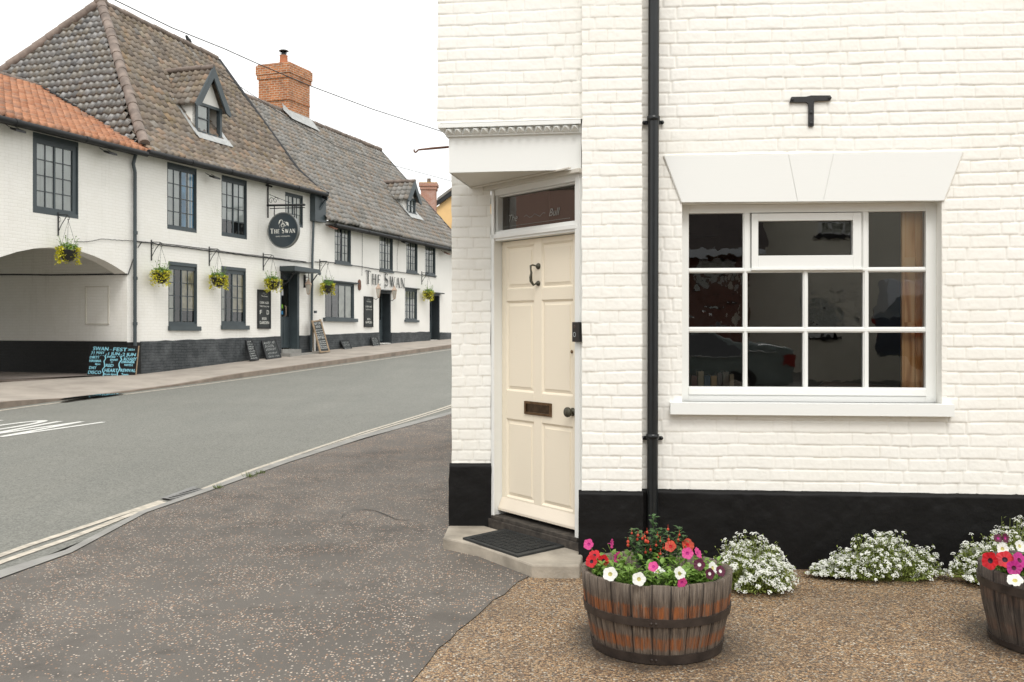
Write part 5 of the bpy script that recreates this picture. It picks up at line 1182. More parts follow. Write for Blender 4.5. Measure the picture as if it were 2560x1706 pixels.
# door
a0, a1, z0, z1 = W['door']; d = -.30
mb = MB(); mb.box(SW, a0, a0 + .06, d - .05, -.0, z0, z1); mb.box(SW, a1 - .11, a1, -.30, .004, z0, z1); mb.box(SW, a0 + .06, a1 - .11, d - .05, d + .04, z1 - .12, z1); mb.build("door_frame", M['trim'], pubA)
mb = MB(); lz = z0 + .04; mid = z0 + (z1 - z0) * .42
mb.box(SW, a0 + .06, a1 - .02, d - .05, d, lz, mid); mb.box(SW, a0 + .06, a0 + .2, d - .05, d, mid, z1 - .1); mb.box(SW, a1 - .12, a1 - .02, d - .05, d, mid, z1 - .1); mb.box(SW, a0 + .06, a1 - .02, d - .049, d - .001, z1 - .25, z1 - .1)
for k in range(4): x = a0 + .2 + k * .13; mb.box(SW, x, x + .09, d, d + .012, lz + .12, mid - .1)
dr = mb.build("door", M['trim'], pubA)
mb = MB(); mb.face([SW(a0 + .18, d - .02, mid), SW(a1, d - .02, mid), SW(a1, d - .02, z1 - .2), SW(a0 + .18, d - .02, z1 - .2)]); mb.build("door_glass", M['glass'], dr)
mb = MB(); mb.face([SW(a0, d - .3, z0), SW(a1, d - .3, z0), SW(a1, d - .3, z1), SW(a0, d - .3, z1)]); mb.build("room_behind", M['room'], dr)
for (u0, u1, v0, v1, mt, nm) in ((.40, .56, .47, .6, 'paper', 'notice'), (.42, .55, .18, .27, 'green', 'sticker'), (.46, .54, .05, .12, 'blue', 'sticker')):
    mb = MB(); f = lambda u: a0 + .06 + (a1 - a0) * u * .95; h = lambda v: mid + (z1 - mid) * v; mb.box(SW, f(u0), f(u1), d - .015, d - .012, h(v0), h(v1)); mb.build(nm, M[mt], dr)
mb = MB(); mb.tube([SW(a0 + .66, d + .01, z0 + 1.05), SW(a0 + .66, d + .06, z0 + 1.08), SW(a0 + .66, d + .06, z0 + 1.36), SW(a0 + .66, d + .01, z0 + 1.39)], .014, 8); mb.build("handle", M['copper'], dr)
# canopy over the door
c0, cz0_ = SW.at(700, 681, .0); c1_ = SW.at(748, 681)[0] + .25; cz1_ = SW.at(700, 661)[1]
mb = MB(); mb.prism(lambda a, off, z: SW(a, off, z), [(c0 - .02, cz0_ + .04), (c1_ + .12, cz0_ + .04), (c1_ + .12, cz0_ + .16), (c0 - .02, cz0_ + .19)], 0, .55)
mb.build("canopy", M['trim'], pubA)
mb = MB()
for aa in (c0 + .04, c1_): mb.prism(SW, [(aa, cz0_ - .42), (aa + .05, cz0_ - .42), (aa + .05, cz0_), (aa, cz0_)], 0, .06); mb.tube([SW(aa + .02, .05, cz0_ - .4), SW(aa + .02, .25, cz0_ - .3), SW(aa + .02, .42, cz0_ - .1), SW(aa + .02, .5, cz0_)], .018, 6); mb.tube([SW(aa + .02, .12 + .07 * math.cos(k), cz0_ - .14 + .07 * math.sin(k)) for k in range(7)], .012, 5)
mb.build("canopy_bracket", M['gutter'], pubA)
mb = MB(); mb.box(SW, a0, a1 - .0, -.02, .02, z1 - .02, cz0_); mb.build("door_head", M['trimd'], pubA)
mb = MB(); mb.prism(SW, [(a0 - .1, gz(.1) - .3), (a1 + .55, gz(1) - .3), (a1 + .55, z0 - .12), (a0 - .1, z0 - .12)], -.3, .42); mb.prism(SW, [(a0, z0 - .3), (a1, z0 - .3), (a1, z0 - .0), (a0, z0 - .0)], -.3, .08); mb.build("entrance_step", M['concrete'], pubA)
# roof: front slope with kicked eaves, hip, back slopes
za0, za1 = 10.977, 10.69
sA = [(.34, 5.86), (.0, 6.06), (-.8, 6.74), (-4.0, 10.78)]
sa = -3.046
def hipclip(a, q): 
    lim = A_S0 + (sa - A_S0) * max(0, (q - .06) / .94) + .02
    return a > lim
mb = MB(); pantiles(mb, SW, A_S0 - .02, 2.34, sA, hipclip, lambda a, q: q * (.12 - (a + 3.0) * .055 + .07), seed=5); roofA = mb.build("roof", M['tileA'], pubA)
# hip slope: along n, up in s
HP = Frame((0, 0), (1, 0)); 
def HF(t, off, z): return SW(A_S0 + 0 - off, -t, z)          # t runs into the building, off points left
hr = [(.25, 5.72), (0, 6.0), (-(sa - A_S0), 10.93)]
def clipH(t, q):
    qq = max(0, (q - .05) / .95); return (t > 4.0 * qq - .0) and (t < 10 - 6.0 * qq)
mb = MB(); pantiles(mb, HF, -.1, 10.1, hr, clipH, None, amp=1.1, tw=.215, tg=.26, seed=8, step=.042); mb.build("hip_slope", M['tileH'], roofA)
mb = MB(); r0, r1 = SW(sa, -4, 10.95), SW(2.3, -4, 10.67)
mb.face([r0, r1, SW(2.3, -7.6, 5.9), SW(A_S0, -10.1, 5.9)]); mb.build("back_slope", M['tileA'], roofA)
def ridgeline(name, P0_, P1_, parent, r=.13, n=12, mat='ridge', seed=1, sag=0):
    rr = random.Random(seed); mb = MB()
    for i in range(n):
        a, b = P0_.lerp(P1_, i / n), P0_.lerp(P1_, (i + 1.04) / n); j = V((rr.uniform(-.01, .01), rr.uniform(-.01, .01), rr.uniform(-.01, .01)))
        mb.tube([a + j, a.lerp(b, .5) + j, b + j + V((0, 0, -.0))], [r * 1.04, r * .99, r * .95], 12)
    return mb.build(name, M[mat] if isinstance(mat, str) else mat, parent)
mtR = mat_tile("hip_tile_clay", [(0, (.2, .14, .115)), (.5, (.27, .2, .165)), (1, (.33, .24, .2))], .75, .3)
ridgeline("hip_tiles", SW(A_S0 + .1, .12, 6.02), SW(sa, -4, 10.98), roofA, .135, 17, seed=2)
ridgeline("hip_tiles", SW(A_S0, -10, 5.95), SW(sa, -4, 10.98), roofA, .14, 18, seed=3)
ridgeline("ridge_tiles", SW(sa, -4, 11.0), SW(2.3, -4, 10.74), roofA, .09, 12, seed=4)
mb = MB(); mb.sphere(SW(sa, -4, 11.0), .2, 12, 8, (1, 1, .8)); mb.build("ridge_cap", M['ridge'], roofA)
# verge boards at the right gable
mb = MB(); vp = [(.36, 5.80), (0, 5.98), (-.8, 6.66), (-4.0, 10.64)]
for (n0_, z0_), (n1_, z1_) in zip(vp[:-1], vp[1:]):
    mb.face([SW(2.34, n0_, z0_ - .16), SW(2.34, n1_, z1_ - .16), SW(2.34, n1_, z1_ + .08), SW(2.34, n0_, z0_ + .08)]); mb.face([SW(2.37, n0_, z0_ - .16), SW(2.37, n1_, z1_ - .16), SW(2.37, n1_, z1_ + .08), SW(2.37, n0_, z0_ + .08)]); mb.face([SW(2.34, n0_, z0_ + .08), SW(2.34, n1_, z1_ + .08), SW(2.4, n1_, z1_ + .08), SW(2.4, n0_, z0_ + .08)])
    mb.tube([SW(2.42, n0_, z0_ + .06), SW(2.42, n1_, z1_ + .06)], .075, 6)  # thick black tube stands in for the shadowed gap beside the verge
mb.build("verge_board", M['gutter'], roofA)  # boards plus the tube that stands in for the shadowed gap
ax0, az0 = SW.at(788, 552, .2); ax1 = SW.at(815, 552, .2)[0]
mb = MB(); mb.box(SW, ax0, ax1, -.3, .2, az0, 5.8); mb.build("eaves_box", M['trim'], pubA)
# dormers
def dormer(parent, nface, aL, aR, zs, ze, za, nback, zback, tmat, nc=2, opened=False):
    """face plane nface; aL..aR cheek width; zs sill, ze eaves, za apex; ridge runs back to (nback, zback)"""
    ac = (aL + aR) / 2; D_ = lambda a, n_, z: SW(a, n_, z)
    mb = MB(); fn = nface
    slope_n = lambda z: nface - (z - zs) * (nback - nface) / (zs - zback) if False else nface + (z - zs) * (nback - nface) / (zback - zs)
    for a in (aL, aR): mb.face([D_(a, fn, zs - .1), D_(a, fn, ze), D_(a, slope_n(ze) - .15, ze)])
    mb.face([D_(aL + .04, fn - .02, ze - .02), D_(aR - .04, fn - .02, ze - .02), D_(ac, fn - .02, za - .12)]); 
    dm = mb.build("dormer", M['render'], parent)
    ov = .17
    f0 = .18
    for sg in (-1, 1):
        e_a = ac + sg * ((aR - aL) / 2 + ov); run = math.hypot((aR - aL) / 2 + ov, za - ze + .12)
        # slope patch: frame where 'a' goes back and q up from eaves to ridge
        def FD(t, off, z, sg=sg, e_a=e_a): return SW(ac + off * sg, nface + f0 - t, z)
        L_ = (nface + f0) - (nback - .05)
        pr = [(abs(e_a - ac), ze - .10), (0.0, za)]
        def cl(t, q): 
            z = ze - .1 + (za - ze + .1) * q; return (nface + f0 - t) > slope_n(z) - .12
        m2 = MB(); pantiles(m2, FD, 0, L_, pr, cl, None, tw=.22, tg=.25, seed=int(aL * 10) + sg); m2.build("dormer_roof", tmat, dm)
    ridgeline("dormer_ridge", SW(ac, nface + f0 + .02, za + .03), SW(ac, nback - .1, za + .06), dm, .08, 5, seed=9)
    m2 = MB(); hw = (aR - aL) / 2 + ov + .02
    for sg in (-1, 1):
        poly = [(ac, za + .06), (ac, za - .30), (ac + sg * (hw - .2), ze - .12 - .02), (ac + sg * (hw - .0), ze - .22), (ac + sg * (hw + .04), ze - .14)]
        m2.prism(SW, poly if sg < 0 else poly[::-1], nface + f0 - .02, nface + f0 + .03)
    m2.build("barge_board", M['trim'], dm)
    m2 = MB(); w_ = .09; m2.box(SW, aL, aL + w_, fn - .1, fn + .03, zs, ze); m2.box(SW, aR - w_, aR, fn - .1, fn + .03, zs, ze); m2.box(SW, aL + w_, aR - w_, fn - .1, fn + .029, ze - .08, ze); m2.box(SW, aL + w_, aR - w_, fn - .1, fn + .029, zs, zs + .08)
    m2.box(SW, ac - .02, ac + .02, fn - .05, fn + .02, zs + .08, ze - .08); zm = (zs + ze) / 2
    m2.box(SW, aL + w_, ac - .02, fn - .04, fn + .01, zm - .015, zm + .015)
    if not opened: m2.box(SW, ac + .02, aR - w_, fn - .04, fn + .01, zm - .015, zm + .015)
    m2.build("window_frame", M['trim'], dm)
    m2 = MB(); m2.face([SW(aL + w_, fn - .01, zs + .08), SW(ac, fn - .01, zs + .08), SW(ac, fn - .01, ze - .08), SW(aL + w_, fn - .01, ze - .08)])
    if not opened: m2.face([SW(ac, fn - .012, zs + .08), SW(aR - w_, fn - .012, zs + .08), SW(aR - w_, fn - .012, ze - .08), SW(ac, fn - .012, ze - .08)])
    m2.build("pane", M['glass'], dm)
    m2 = MB(); x9 = ac if opened else aR - w_; m2.face([SW(aL + w_, fn - .05, zs), SW(x9, fn - .05, zs), SW(x9, fn - .05, ze), SW(aL + w_, fn - .05, ze)]); m2.build("curtain", M['netc'], dm)
    m2 = MB(); m2.face([SW(aL, fn - .5, zs), SW(aR, fn - .5, zs), SW(aR, fn - .5, ze), SW(aL, fn - .5, ze)]); m2.build("room_behind", M['room'], dm)
    m2 = MB()   # lead flashing on the main slope round the cheeks
    up_ = .11
    for a, sg in ((aL, -1), (aR, 1)):
        P_ = [(a, zs - .12), (a + sg * .2, zs - .12), (a + sg * .16, ze + .1), (a, ze + .1)]
        m2.face([SW(x, slope_n(z) + up_, z) for x, z in P_])
    m2.face([SW(aL - .2, slope_n(zs) + up_ + .02, zs), SW(aR + .2, slope_n(zs) + up_ + .02, zs), SW(aR + .25, slope_n(zs - .2) + up_, zs - .2), SW(aL - .15, slope_n(zs - .2) + up_, zs - .2)])
    m2.build("flashing", M['lead'], dm)
    return dm
nf = -1.06; fa = lambda x, y: SW.at(x, y, nf)
aL, ze_ = fa(488, 252); aR = fa(553, 300)[0]; zs_ = (fa(488, 331)[1] + fa(553, 350)[1]) / 2; zap = SW.at(531, 169, nf + .18)[1]
dmA = dormer(roofA, nf, aL, aR, zs_, (ze_ + fa(553, 274)[1]) / 2, zap, -2.95, 9.45, M['tileA'], opened=True)
# downpipes
xp = SW.at(337.5, 600, .08)[0]
pipe(pubA, [SW(xp, .1, SW.at(334, 385, .1)[1]), SW(xp - .06, .08, SW.at(334, 395, .1)[1] - .15), SW(xp, .08, SW.at(337, 430, .1)[1]), SW(xp, .08, gz(-6) + .35)], .045, 'trim', rings=(.38, .6, .82))
xq = SW.at(779, 700, .08)[0]
pipe(pubA, [SW(SW.at(812, 492, .2)[0], .3, 5.75), SW(SW.at(800, 520, .2)[0], .2, 5.35), SW(SW.at(786, 535, .1)[0], .08, 5.2), SW(SW.at(781, 640, .08)[0], .08, SW.at(781, 640, .08)[1]), SW(xq - .02, .08, gz(2) + .02)], .042, 'trim', rings=(.5, .75))
# cables clipped along the walls
mb = MB()
def cable(pxs, r=.012, off=.02, sub=6):
    P_ = [SW(*(lambda az: (az[0], off, az[1]))(SW.at(x, y, off))) for x, y in pxs]; P_ = resample(P_, len(P_) * sub)
    mb.tube([p + V((0, 0, R.uniform(-.008, .008))) for p in P_], r, 6)
cable([(343, 604), (380, 607), (400, 612), (500, 624), (620, 640), (765, 657), (780, 657)], .017, .03); cable([(345, 620), (352, 608), (365, 605)], .01)
cable([(187, 604), (220, 604), (253, 598), (300, 601), (334, 603)], .007)
cable([(400, 609), (500, 621), (620, 637), (765, 655)], .012, .05)
mb.build("wall_cable", M['wire'], pubA)
# ---------------- long right-hand range
pubB = thing("pub_building", "long white rendered pub range with grey pantile roof, small dormer and raised wall lettering", "pub", SW(8.3, -3, 0))
WB = dict(w6=rect(837, 877, 566, 658, 572, 661), w7=rect(949, 982, 587, 680, 593, 677), w8=rect(1016, 1043.6, 601, 680), w9=rect(1063, 1088.5, 613.5, 686), w10=rect(813, 885, 704, 797, 706, 795), w11=rect(1012.5, 1042.6, 720.6, 799.7), d1=rect(947.5, 977, 727, 858), d2=rect(1074, 1099, 733, 850))
hB = [(*WB[k], .1) for k in ('w6', 'w7', 'w8', 'w9', 'w10', 'w11')] + [(*WB['d1'], .32), (*WB['d2'], .32)]
mb = MB(); wallpanel(mb, SW, A_S1, B_S1, -.4, 5.05, hB)
gpB = [(0, -.4), (0, 5.0), (-4.1, 9.5), (-8.2, 5.0), (-8.2, -.4)]; mb.face([SW(B_S1 - .1, n_, z) for n_, z in gpB], gpB); mb.face([SW(A_S1, -8.2, -.3), SW(B_S1, -8.2, -.3), SW(B_S1, -8.2, 5), SW(A_S1, -8.2, 5)])
mb.build("wall", M['render'], pubB)
sash(pubB, WB['w6'], 4, 4, [(0, .4, .0, 1, 'lace'), (.55, 1, 0, 1, 'lace')], fw=.08, bot=.1)
for k in ('w7', 'w8', 'w9'): sash(pubB, WB[k], 4, 4, [(0, 1, .0, 1, 'lace')], fw=.07, bot=.1)
sash(pubB, WB['w11'], 4, 4, [(0, 1, .0, 1, 'lace')], fw=.05, bot=.06, top=.12)
for k in ('w6', 'w7', 'w8', 'w9'): a0, a1, z0, z1 = WB[k]; sill(pubB, a0 - .03, a1 + .03, z0 - .05, z0 + .0, .05)
a0, a1, z0, z1 = WB['w10']; sill(pubB, a0 - .14, a1 + .12, z0 - .12, z0, .1); wo = sash(pubB, WB['w10'], 4, 1, [(.02, .3, 0, 1, 'room'), (.5, .72, 0, 1, 'lace'), (.76, 1, 0, 1, 'lace')], fw=.08, bot=.03, top=.12, heavy=False)
mb = MB()
for k in (1, 2, 3): x = a0 + .08 + (a1 - a0 - .16) * k / 4; mb.box(SW, x - .035, x + .035, -.15, -.09, z0, z1 - .1)
for j in range(1, 6): z = z0 + (z1 - z0) * j / 6; mb.box(SW, a0 + .08, a1 - .08, -.14, -.125, z - .007, z + .007)
mb.build("mullion", M['trim'], wo)
for (u0, u1) in ((.02, .14), (.73, .96)): mb = MB(); mb.box(SW, a0 + (a1 - a0) * u0 + .06, a0 + (a1 - a0) * u1, -.128, -.124, z0 + .38, z0 + .85); mb.build("poster", M['paper'], wo)
mb = MB(); mb.box(SW, a0 - .08, a1 + .2, -.02, .1, z1 - .03, z1 + .02); mb.build("drip_board", M['trimd'], pubB)
a0, a1, z0, z1 = WB['w11']; sill(pubB, a0 - .06, a1 + .06, z0 - .09, z0, .08); mb = MB(); mb.box(SW, a0 - .02, a1 + .14, -.02, .07, z1 - .01, z1 + .03); mb.build("drip_board", M['trimd'], pubB)
for k, gl_ in (('d1', .45), ('d2', .42)):
    a0, a1, z0, z1 = WB[k]; d = -.32
    mb = MB(); mb.box(SW, a0, a0 + .05, d - .05, d + .02, z0, z1); mb.box(SW, a1 - .07, a1, d - .05, .006, z0, z1); mb.box(SW, a0 + .05, a1 - .07, -.12, .005, z1 - .09, z1); mb.build("door_frame", M['trimd'], pubB)
    mb = MB(); md = z0 + (z1 - z0) * gl_; mb.box(SW, a0 + .05, a1 - .05, d - .05, d, z0 + .05, md); mb.box(SW, a0 + .05, a0 + .17, d - .05, d, md, z1); mb.box(SW, a1 - .17, a1 - .05, d - .05, d, md, z1); mb.box(SW, a0 + .15, a1 - .15, d, d + .012, md - .6, md - .15); dr = mb.build("door", M['trim'], pubB)
    mb = MB(); mb.face([SW(a0 + .15, d - .02, md), SW(a1 - .15, d - .02, md), SW(a1 - .15, d - .02, z1), SW(a0 + .15, d - .02, z1)]); mb.build("door_glass", M['glass'], dr)
    mb = MB(); mb.face([SW(a0, d - .2, z0), SW(a1, d - .2, z0), SW(a1, d - .2, z1), SW(a0, d - .2, z1)]); mb.build("room_behind", M['room'], dr)
    mb = MB(); mb.box(SW, a0 - .02, a1 + .16, -.0, .16, z1, z1 + .04); mb.build("drip_board", M['trimd'], pubB)
    mb = MB(); mb.box(SW, a0 - .05, a1 + .05, -.3, .22, gz(a0) - .3, z0 - .02); mb.build("entrance_step", M['concrete'], pubB)
pB = lambda x, y: ptop(x, y)
plinth(pubB, SW.at(790, 850)[0], WB['d1'][0], pB(816, 839), pB(947, 832)); plinth(pubB, WB['d1'][1], WB['d2'][0], pB(977, 833), pB(1074, 830)); plinth(pubB, WB['d2'][1], B_S1, pB(1099, 832), pB(1125, 832))
zB0, zB1 = SW.at(820, 559, .38)[1], SW.at(1125, 624, .38)[1]
gutter(pubB, A_S1 + .25, B_S1, zB0, zB1 + (zB1 - zB0) * .1, off=.38, r=.06)
sB = [(.3, 5.0), (-4.1, 9.78)]
mb = MB(); pantiles(mb, SW, A_S1 - .16, B_S1, sB, (lambda a, q: a > 2.4 or q > -1), lambda a, q: -.012 * (a - 3) - q * .008 * (a - 3) + .05, tw=.235, tg=.26, seed=15); roofB = mb.build("roof", M['tileB'], pubB)
mb = MB(); mb.face([SW(2.4, -4.1, 9.8), SW(B_S1, -4.1, 9.6), SW(B_S1, -8.4, 5), SW(1.6, -8.4, 5)]); mb.build("back_slope", M['tileB'], roofB)
ridgeline("ridge_tiles", SW(2.45, -4.15, 9.88), SW(B_S1, -4.1, 9.68), roofB, .10, 30, seed=14)
mb = MB(); mb.tube([SW(B_S1, .3, 4.96), SW(B_S1, -4.1, 9.64)], .04, 6); mb.build("verge_board", M['gutter'], roofB)
nf = -.9
aL = SW.at(1016.5, 513, nf)[0]; aR = SW.at(1038, 516, nf)[0]; zs_ = SW.at(1016, 533, nf)[1]; ze_ = SW.at(1016.5, 493, nf)[1]; zap = SW.at(1029, 452, nf + .18)[1]
dormer(roofB, nf, aL, aR, zs_, ze_, zap, -2.3, 7.78, M['tileB'])
# chimney
cn, czb = -3.95, SW.at(722, 289, -3.95)[1]; cl_, cr_ = SW.at(722, 289, cn)[0], SW.at(774, 302, cn)[0]; czt = SW.at(722, 155, cn)[1]
nb_ = swz(647, 215, cl_)[0]
BM = lambda mb, a0, a1, n0_, n1_, z0_, z1_: mb.box(SW, a0, a1, n0_, n1_, z0_, z1_)
mb = MB(); hc = czt - czb
BM(mb, cl_ + .0, cr_, nb_, cn, czb - 1.2, czb + hc * .30); BM(mb, cl_ - .05, cr_ + .0, nb_ - .0, cn + .03, czb + hc * .30, czb + hc * .33)
BM(mb, cl_ - .02, cr_ + .0, nb_, cn + .01, czb + hc * .33, czb + hc * .72); BM(mb, cl_ - .07, cr_ + .05, nb_ - .05, cn + .06, czb + hc * .72, czb + hc * .80); BM(mb, cl_ - .10, cr_ + .08, nb_ - .08, cn + .09, czb + hc * .80, czb + hc * .97); BM(mb, cl_ - .05, cr_ + .03, nb_ - .03, cn + .04, czb + hc * .97, czt)
chA = mb.build("chimney", M['brick'], roofB)
pc = SW((cl_ + cr_) / 2 - .35, (nb_ + cn) / 2 + .2, czt)
mb = MB(); mb.lathe([(.17, -.05), (.15, .36), (.17, .38), (.12, .38)], pc, 16); mb.build("chimney_pot", flat("terracotta", (.5, .2, .1), .7), chA)
mb = MB(); mb.lathe([(.1, .38), (.1, .5), (.0, .5)], pc, 12); mb.lathe([(.2, .56), (.14, .6), (.0, .61)], pc, 16); mb.lathe([(.14, .54), (.2, .56)], pc, 16)
for k in range(4): mb.tube([V(pc) + V((.12 * math.cos(k * PI / 2), .12 * math.sin(k * PI / 2), .42)), V(pc) + V((.12 * math.cos(k * PI / 2), .12 * math.sin(k * PI / 2), .56))], .01, 4)
mb.build("cowl", M['iron'], chA)
mb = MB(); zf = lambda n_: 5.0 + (.3 - n_) * (4.78 / 4.4) + .05
mb.face([SW(cl_ - .05, -3.74, zf(-3.74) + .06), SW(cr_ + .25, -3.62, zf(-3.62) + .04), SW(cr_ + .05, cn + .03, zf(cn) + .16), SW(cl_ - .02, cn + .03, zf(cn) + .18)]); mb.face([SW(cl_ - .05, -3.74, zf(-3.74) + .06), SW(cl_ - .02, cn + .03, zf(cn) + .18), SW(cl_ - .02, cn - .3, zf(cn) + .5), SW(cl_ - .35, cn, zf(cn) + .12)])
mb.build("flashing", M['lead'], roofB)
mb = MB(); cable([(787, 655), (820, 655), (875, 663), (960, 676), (1000, 681), (1063, 689), (1090, 694)], .014, .03); cable([(906, 575), (906, 640), (905, 690)], .006); cable([(997, 595), (993, 640), (993, 680)], .005); cable([(963, 678), (963, 700), (962, 722)], .008); mb.build("wall_cable", M['wire'], pubB)
a_, z_ = SW.at(897.7, 713); mb = MB(); mb.prism(SW, [(a_ + .1 * math.cos(t) * (1 if True else 1), z_ + .13 * (math.sin(t) + (.5 if math.sin(t) > 0 else -.5))) for t in [k * PI / 6 for k in range(12)]], 0, .03); mb.build("wall_plate", M['rust'], pubB)
# ---------------- carriage arch building (orange roof)
pubC = thing("carriage_arch_building", "white painted brick building with wide carriage arch and orange pantile roof", "building", SW(-10, -3, 0))
arch = [(-10.5, 2.68), (-10.15, 2.83), (-9.71, 2.98), (-9.26, 3.09), (-8.83, 3.15), (-8.35, 3.17), (-7.89, 3.14), (-7.5, 3.07), (-7.1, 2.97), (-6.78, 2.86), (-6.46, 2.73), (-6.374, 2.68)]
wc = rect(82, 195.5, 331, 532, 355, 547)
mb = MB(); wallpanel(mb, SW, C_S0, A_S0, -.4, 5.9, [(*wc, .09), (-10.5, -6.374, -1, 3.4)])
P_ = arch
for (x0, z0_), (x1, z1_) in zip(P_[:-1], P_[1:]):
    mb.face([SW(x0, 0, z0_), SW(x1, 0, z1_), SW(x1, 0, 3.4), SW(x0, 0, 3.4)], [(x0, z0_), (x1, z1_), (x1, 3.4), (x0, 3.4)])
    mb.face([SW(x0, 0, z0_), SW(x1, 0, z1_), SW(x1, -.38, z1_), SW(x0, -.38, z0_)], [(0, x0), (0, x1), (.4, x1), (.4, x0)]); mb.face([SW(x0, -.38, z0_), SW(x1, -.38, z1_), SW(x1, -.38, 3.75), SW(x0, -.38, 3.75)])
for x in (-10.5, -6.374): mb.face([SW(x, 0, -.2), SW(x, 0, 2.68), SW(x, -.38, 2.68), SW(x, -.38, 3.75), SW(x, -7, 3.75), SW(x, -7, -.2)], [(0, -.2), (0, 2.68), (.38, 2.68), (.38, 3.75), (7, 3.75), (7, -.2)])
mb.face([SW(-10.5, -.38, 3.75), SW(-6.374, -.38, 3.75), SW(-6.374, -7, 3.75), SW(-10.5, -7, 3.75)])
mb.face([SW(C_S0, 0, -.2), SW(C_S0, -8.5, -.2), SW(C_S0, -8.5, 5.9), SW(C_S0, 0, 5.9)]); mb.face([SW(C_S0, -8.5, 3.2), SW(A_S0, -8.5, 3.2), SW(A_S0, -8.5, 5.9), SW(C_S0, -8.5, 5.9)])
mb.build("wall", M['swbrick'], pubC)
sash(pubC, wc, 4, 4, [(0, 1, 0, 1, 'netc')], fw=.14, bot=.16, top=.22)
mb = MB(); x = -6.374 - .03; mb.box(lambda a, b, c: SW(a, b, c), x, x + .025, -7, .002, -.2, 1.02); mb.box(SW, x, A_S0 + .1, .0, .035, -.2, 1.0); pl_ = mb.build("plinth", M['passplinth'], pubC)
mb = MB(); n0_, zt_ = swz(214, 716, -6.374); n1_, zb_ = swz(273, 812, -6.374)
for (a, b, c, d_) in ((n0_, n1_, zt_ - .03, zt_), (n0_, n1_, zb_, zb_ + .03), (n0_, n0_ + .03, zb_, zt_), (n1_ - .03, n1_, zb_, zt_)): mb.box(SW, -6.40, -6.37, a, b, c, d_)
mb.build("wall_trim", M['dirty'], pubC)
mb = MB(); zc = [swz(x, y, -6.39) for x, y in ((-60, 685), (0, 687), (60, 687), (130, 688), (220, 687), (290, 686), (318, 686))]
mb.tube([SW(-6.40, n_, z) for n_, z in zc], .02, 6); mb.tube([SW(-6.40, zc[-1][0], zc[-1][1]), SW(-6.36, .02, zc[-1][1]), SW(*(lambda q_: (q_[0], .02, q_[1]))(SW.at(326, 665))), SW(*(lambda q_: (q_[0], .02, q_[1]))(SW.at(333, 645)))], .012, 6); mb.build("wall_cable", M['wire'], pubC)
_c0, _c1 = SW.at(0, 296, .4), SW.at(335, 378, .4); gutter(pubC, C_S0, A_S0 - .1, _c0[1] + (_c0[1] - _c1[1]) / (_c1[0] - _c0[0]) * (_c0[0] - C_S0), _c1[1])
sC = [(.34, 5.78), (-4.65, 8.14)]
def clipC(a, q): z = 5.78 + (8.14 - 5.78) * q; return a < A_S0 + .15 + max(0, (z - 6.0)) / 4.93 * 2.97 + .1
mb = MB(); pantiles(mb, SW, C_S0, -4.4, sC, clipC, None, tw=.22, tg=.27, amp=1.35, seed=25, step=.062); roofC = mb.build("roof", M['tileC'], pubC)
mb = MB(); mb.face([SW(C_S0, -4.65, 8.14), SW(-5, -4.65, 8.14), SW(-5, -9, 6.0), SW(C_S0, -9, 6.0)]); mb.build("back_slope", M['tileC'], roofC)
ridgeline("ridge_tiles", SW(C_S0, -4.65, 8.16), SW(-4.8, -4.65, 8.16), roofC, .10, 30, mat='ridge', seed=24)
mb = MB(); mb.face([SW(A_S0 + .0, .2, 5.97), SW(A_S0 + .35, .1, 6.0), SW(-4.5, -4.6, 8.25), SW(-4.85, -4.6, 8.2)]); mb.build("valley", M['gutter'], roofC)

# ---------------- signs, boards, lamps
# round hanging sign (perpendicular to the wall)
sg_a, sg_z = SW.at(640 + 275 / 9.8, 480 + 375 / 9.8, .0)
tipx = 640 + 1000 / 9.8
# find how far out the arm reaches: end of arm seen at x ~ 764
lo, hi = .1, 4
for _ in range(40):
    m = (lo + hi) / 2; p = SW(sg_a, m, sg_z); sx = CX + F_PX * p.x / p.y
    if sx < 762: lo = m
    else: hi = m
arm = m
def px_out(x):
    lo, hi = .0, 4
    for _ in range(40):
        m = (lo + hi) / 2; p = SW(sg_a, m, 4.5)
        if CX + F_PX * p.x / p.y < x: lo = m
        else: hi = m
    return m
def z_at(x, y): n_ = px_out(x); p = SW(sg_a, n_, 0); return EYE - (y - Y0) / F_PX * p.y - SW.slope * sg_a
o0_, o1_ = px_out(640 + 290 / 9.8), px_out(640 + 1075 / 9.8); oc = (o0_ + o1_) / 2; rs = (o1_ - o0_) / 2
zc_ = z_at(640 + 685 / 9.8, 480 + 945 / 9.8); rz = (z_at(710, 480 + 525 / 9.8) - z_at(710, 480 + 1365 / 9.8)) / 2
sign = thing("hanging_sign", "round navy pub sign with white lettering hanging from an iron arm", "sign", SW(sg_a, oc, zc_))
def SG(x, y, o=0.0): return SW(sg_a - o, oc + x, zc_ + y)      # faces back along the street
rr_s = (rs + rz) / 2
mb = MB(); n = 56
ringp = lambda r_, o: [SG(r_ * math.cos(2 * PI * k / n), r_ * math.sin(2 * PI * k / n), o) for k in range(n)]
R_s = rr_s
prof = [(R_s * .94, .04), (R_s * .955, .055), (R_s, .055), (R_s, -.055), (R_s * .955, -.055), (R_s * .94, -.04)]
vs_ = [p for r_, o in prof for p in ringp(r_, o)]; mb.shared(vs_, [(i * n + k, i * n + (k + 1) % n, (i + 1) * n + (k + 1) % n, (i + 1) * n + k) for i in range(5) for k in range(n)], sm=False); mb.build("rim", M['silver'], sign)
mb = MB(); mb.face(ringp(R_s * .95, .042)); mb.face(ringp(R_s * .95, -.042)[::-1]); face_ = mb.build("face", M['signf'], sign)
mb = MB(); the_swan(mb, lambda x, y: SG(-R_s * .82 + x, -R_s * .16 + y, .0455), .27 * R_s, .22 * R_s, 1.66 * R_s, bold=1.45)
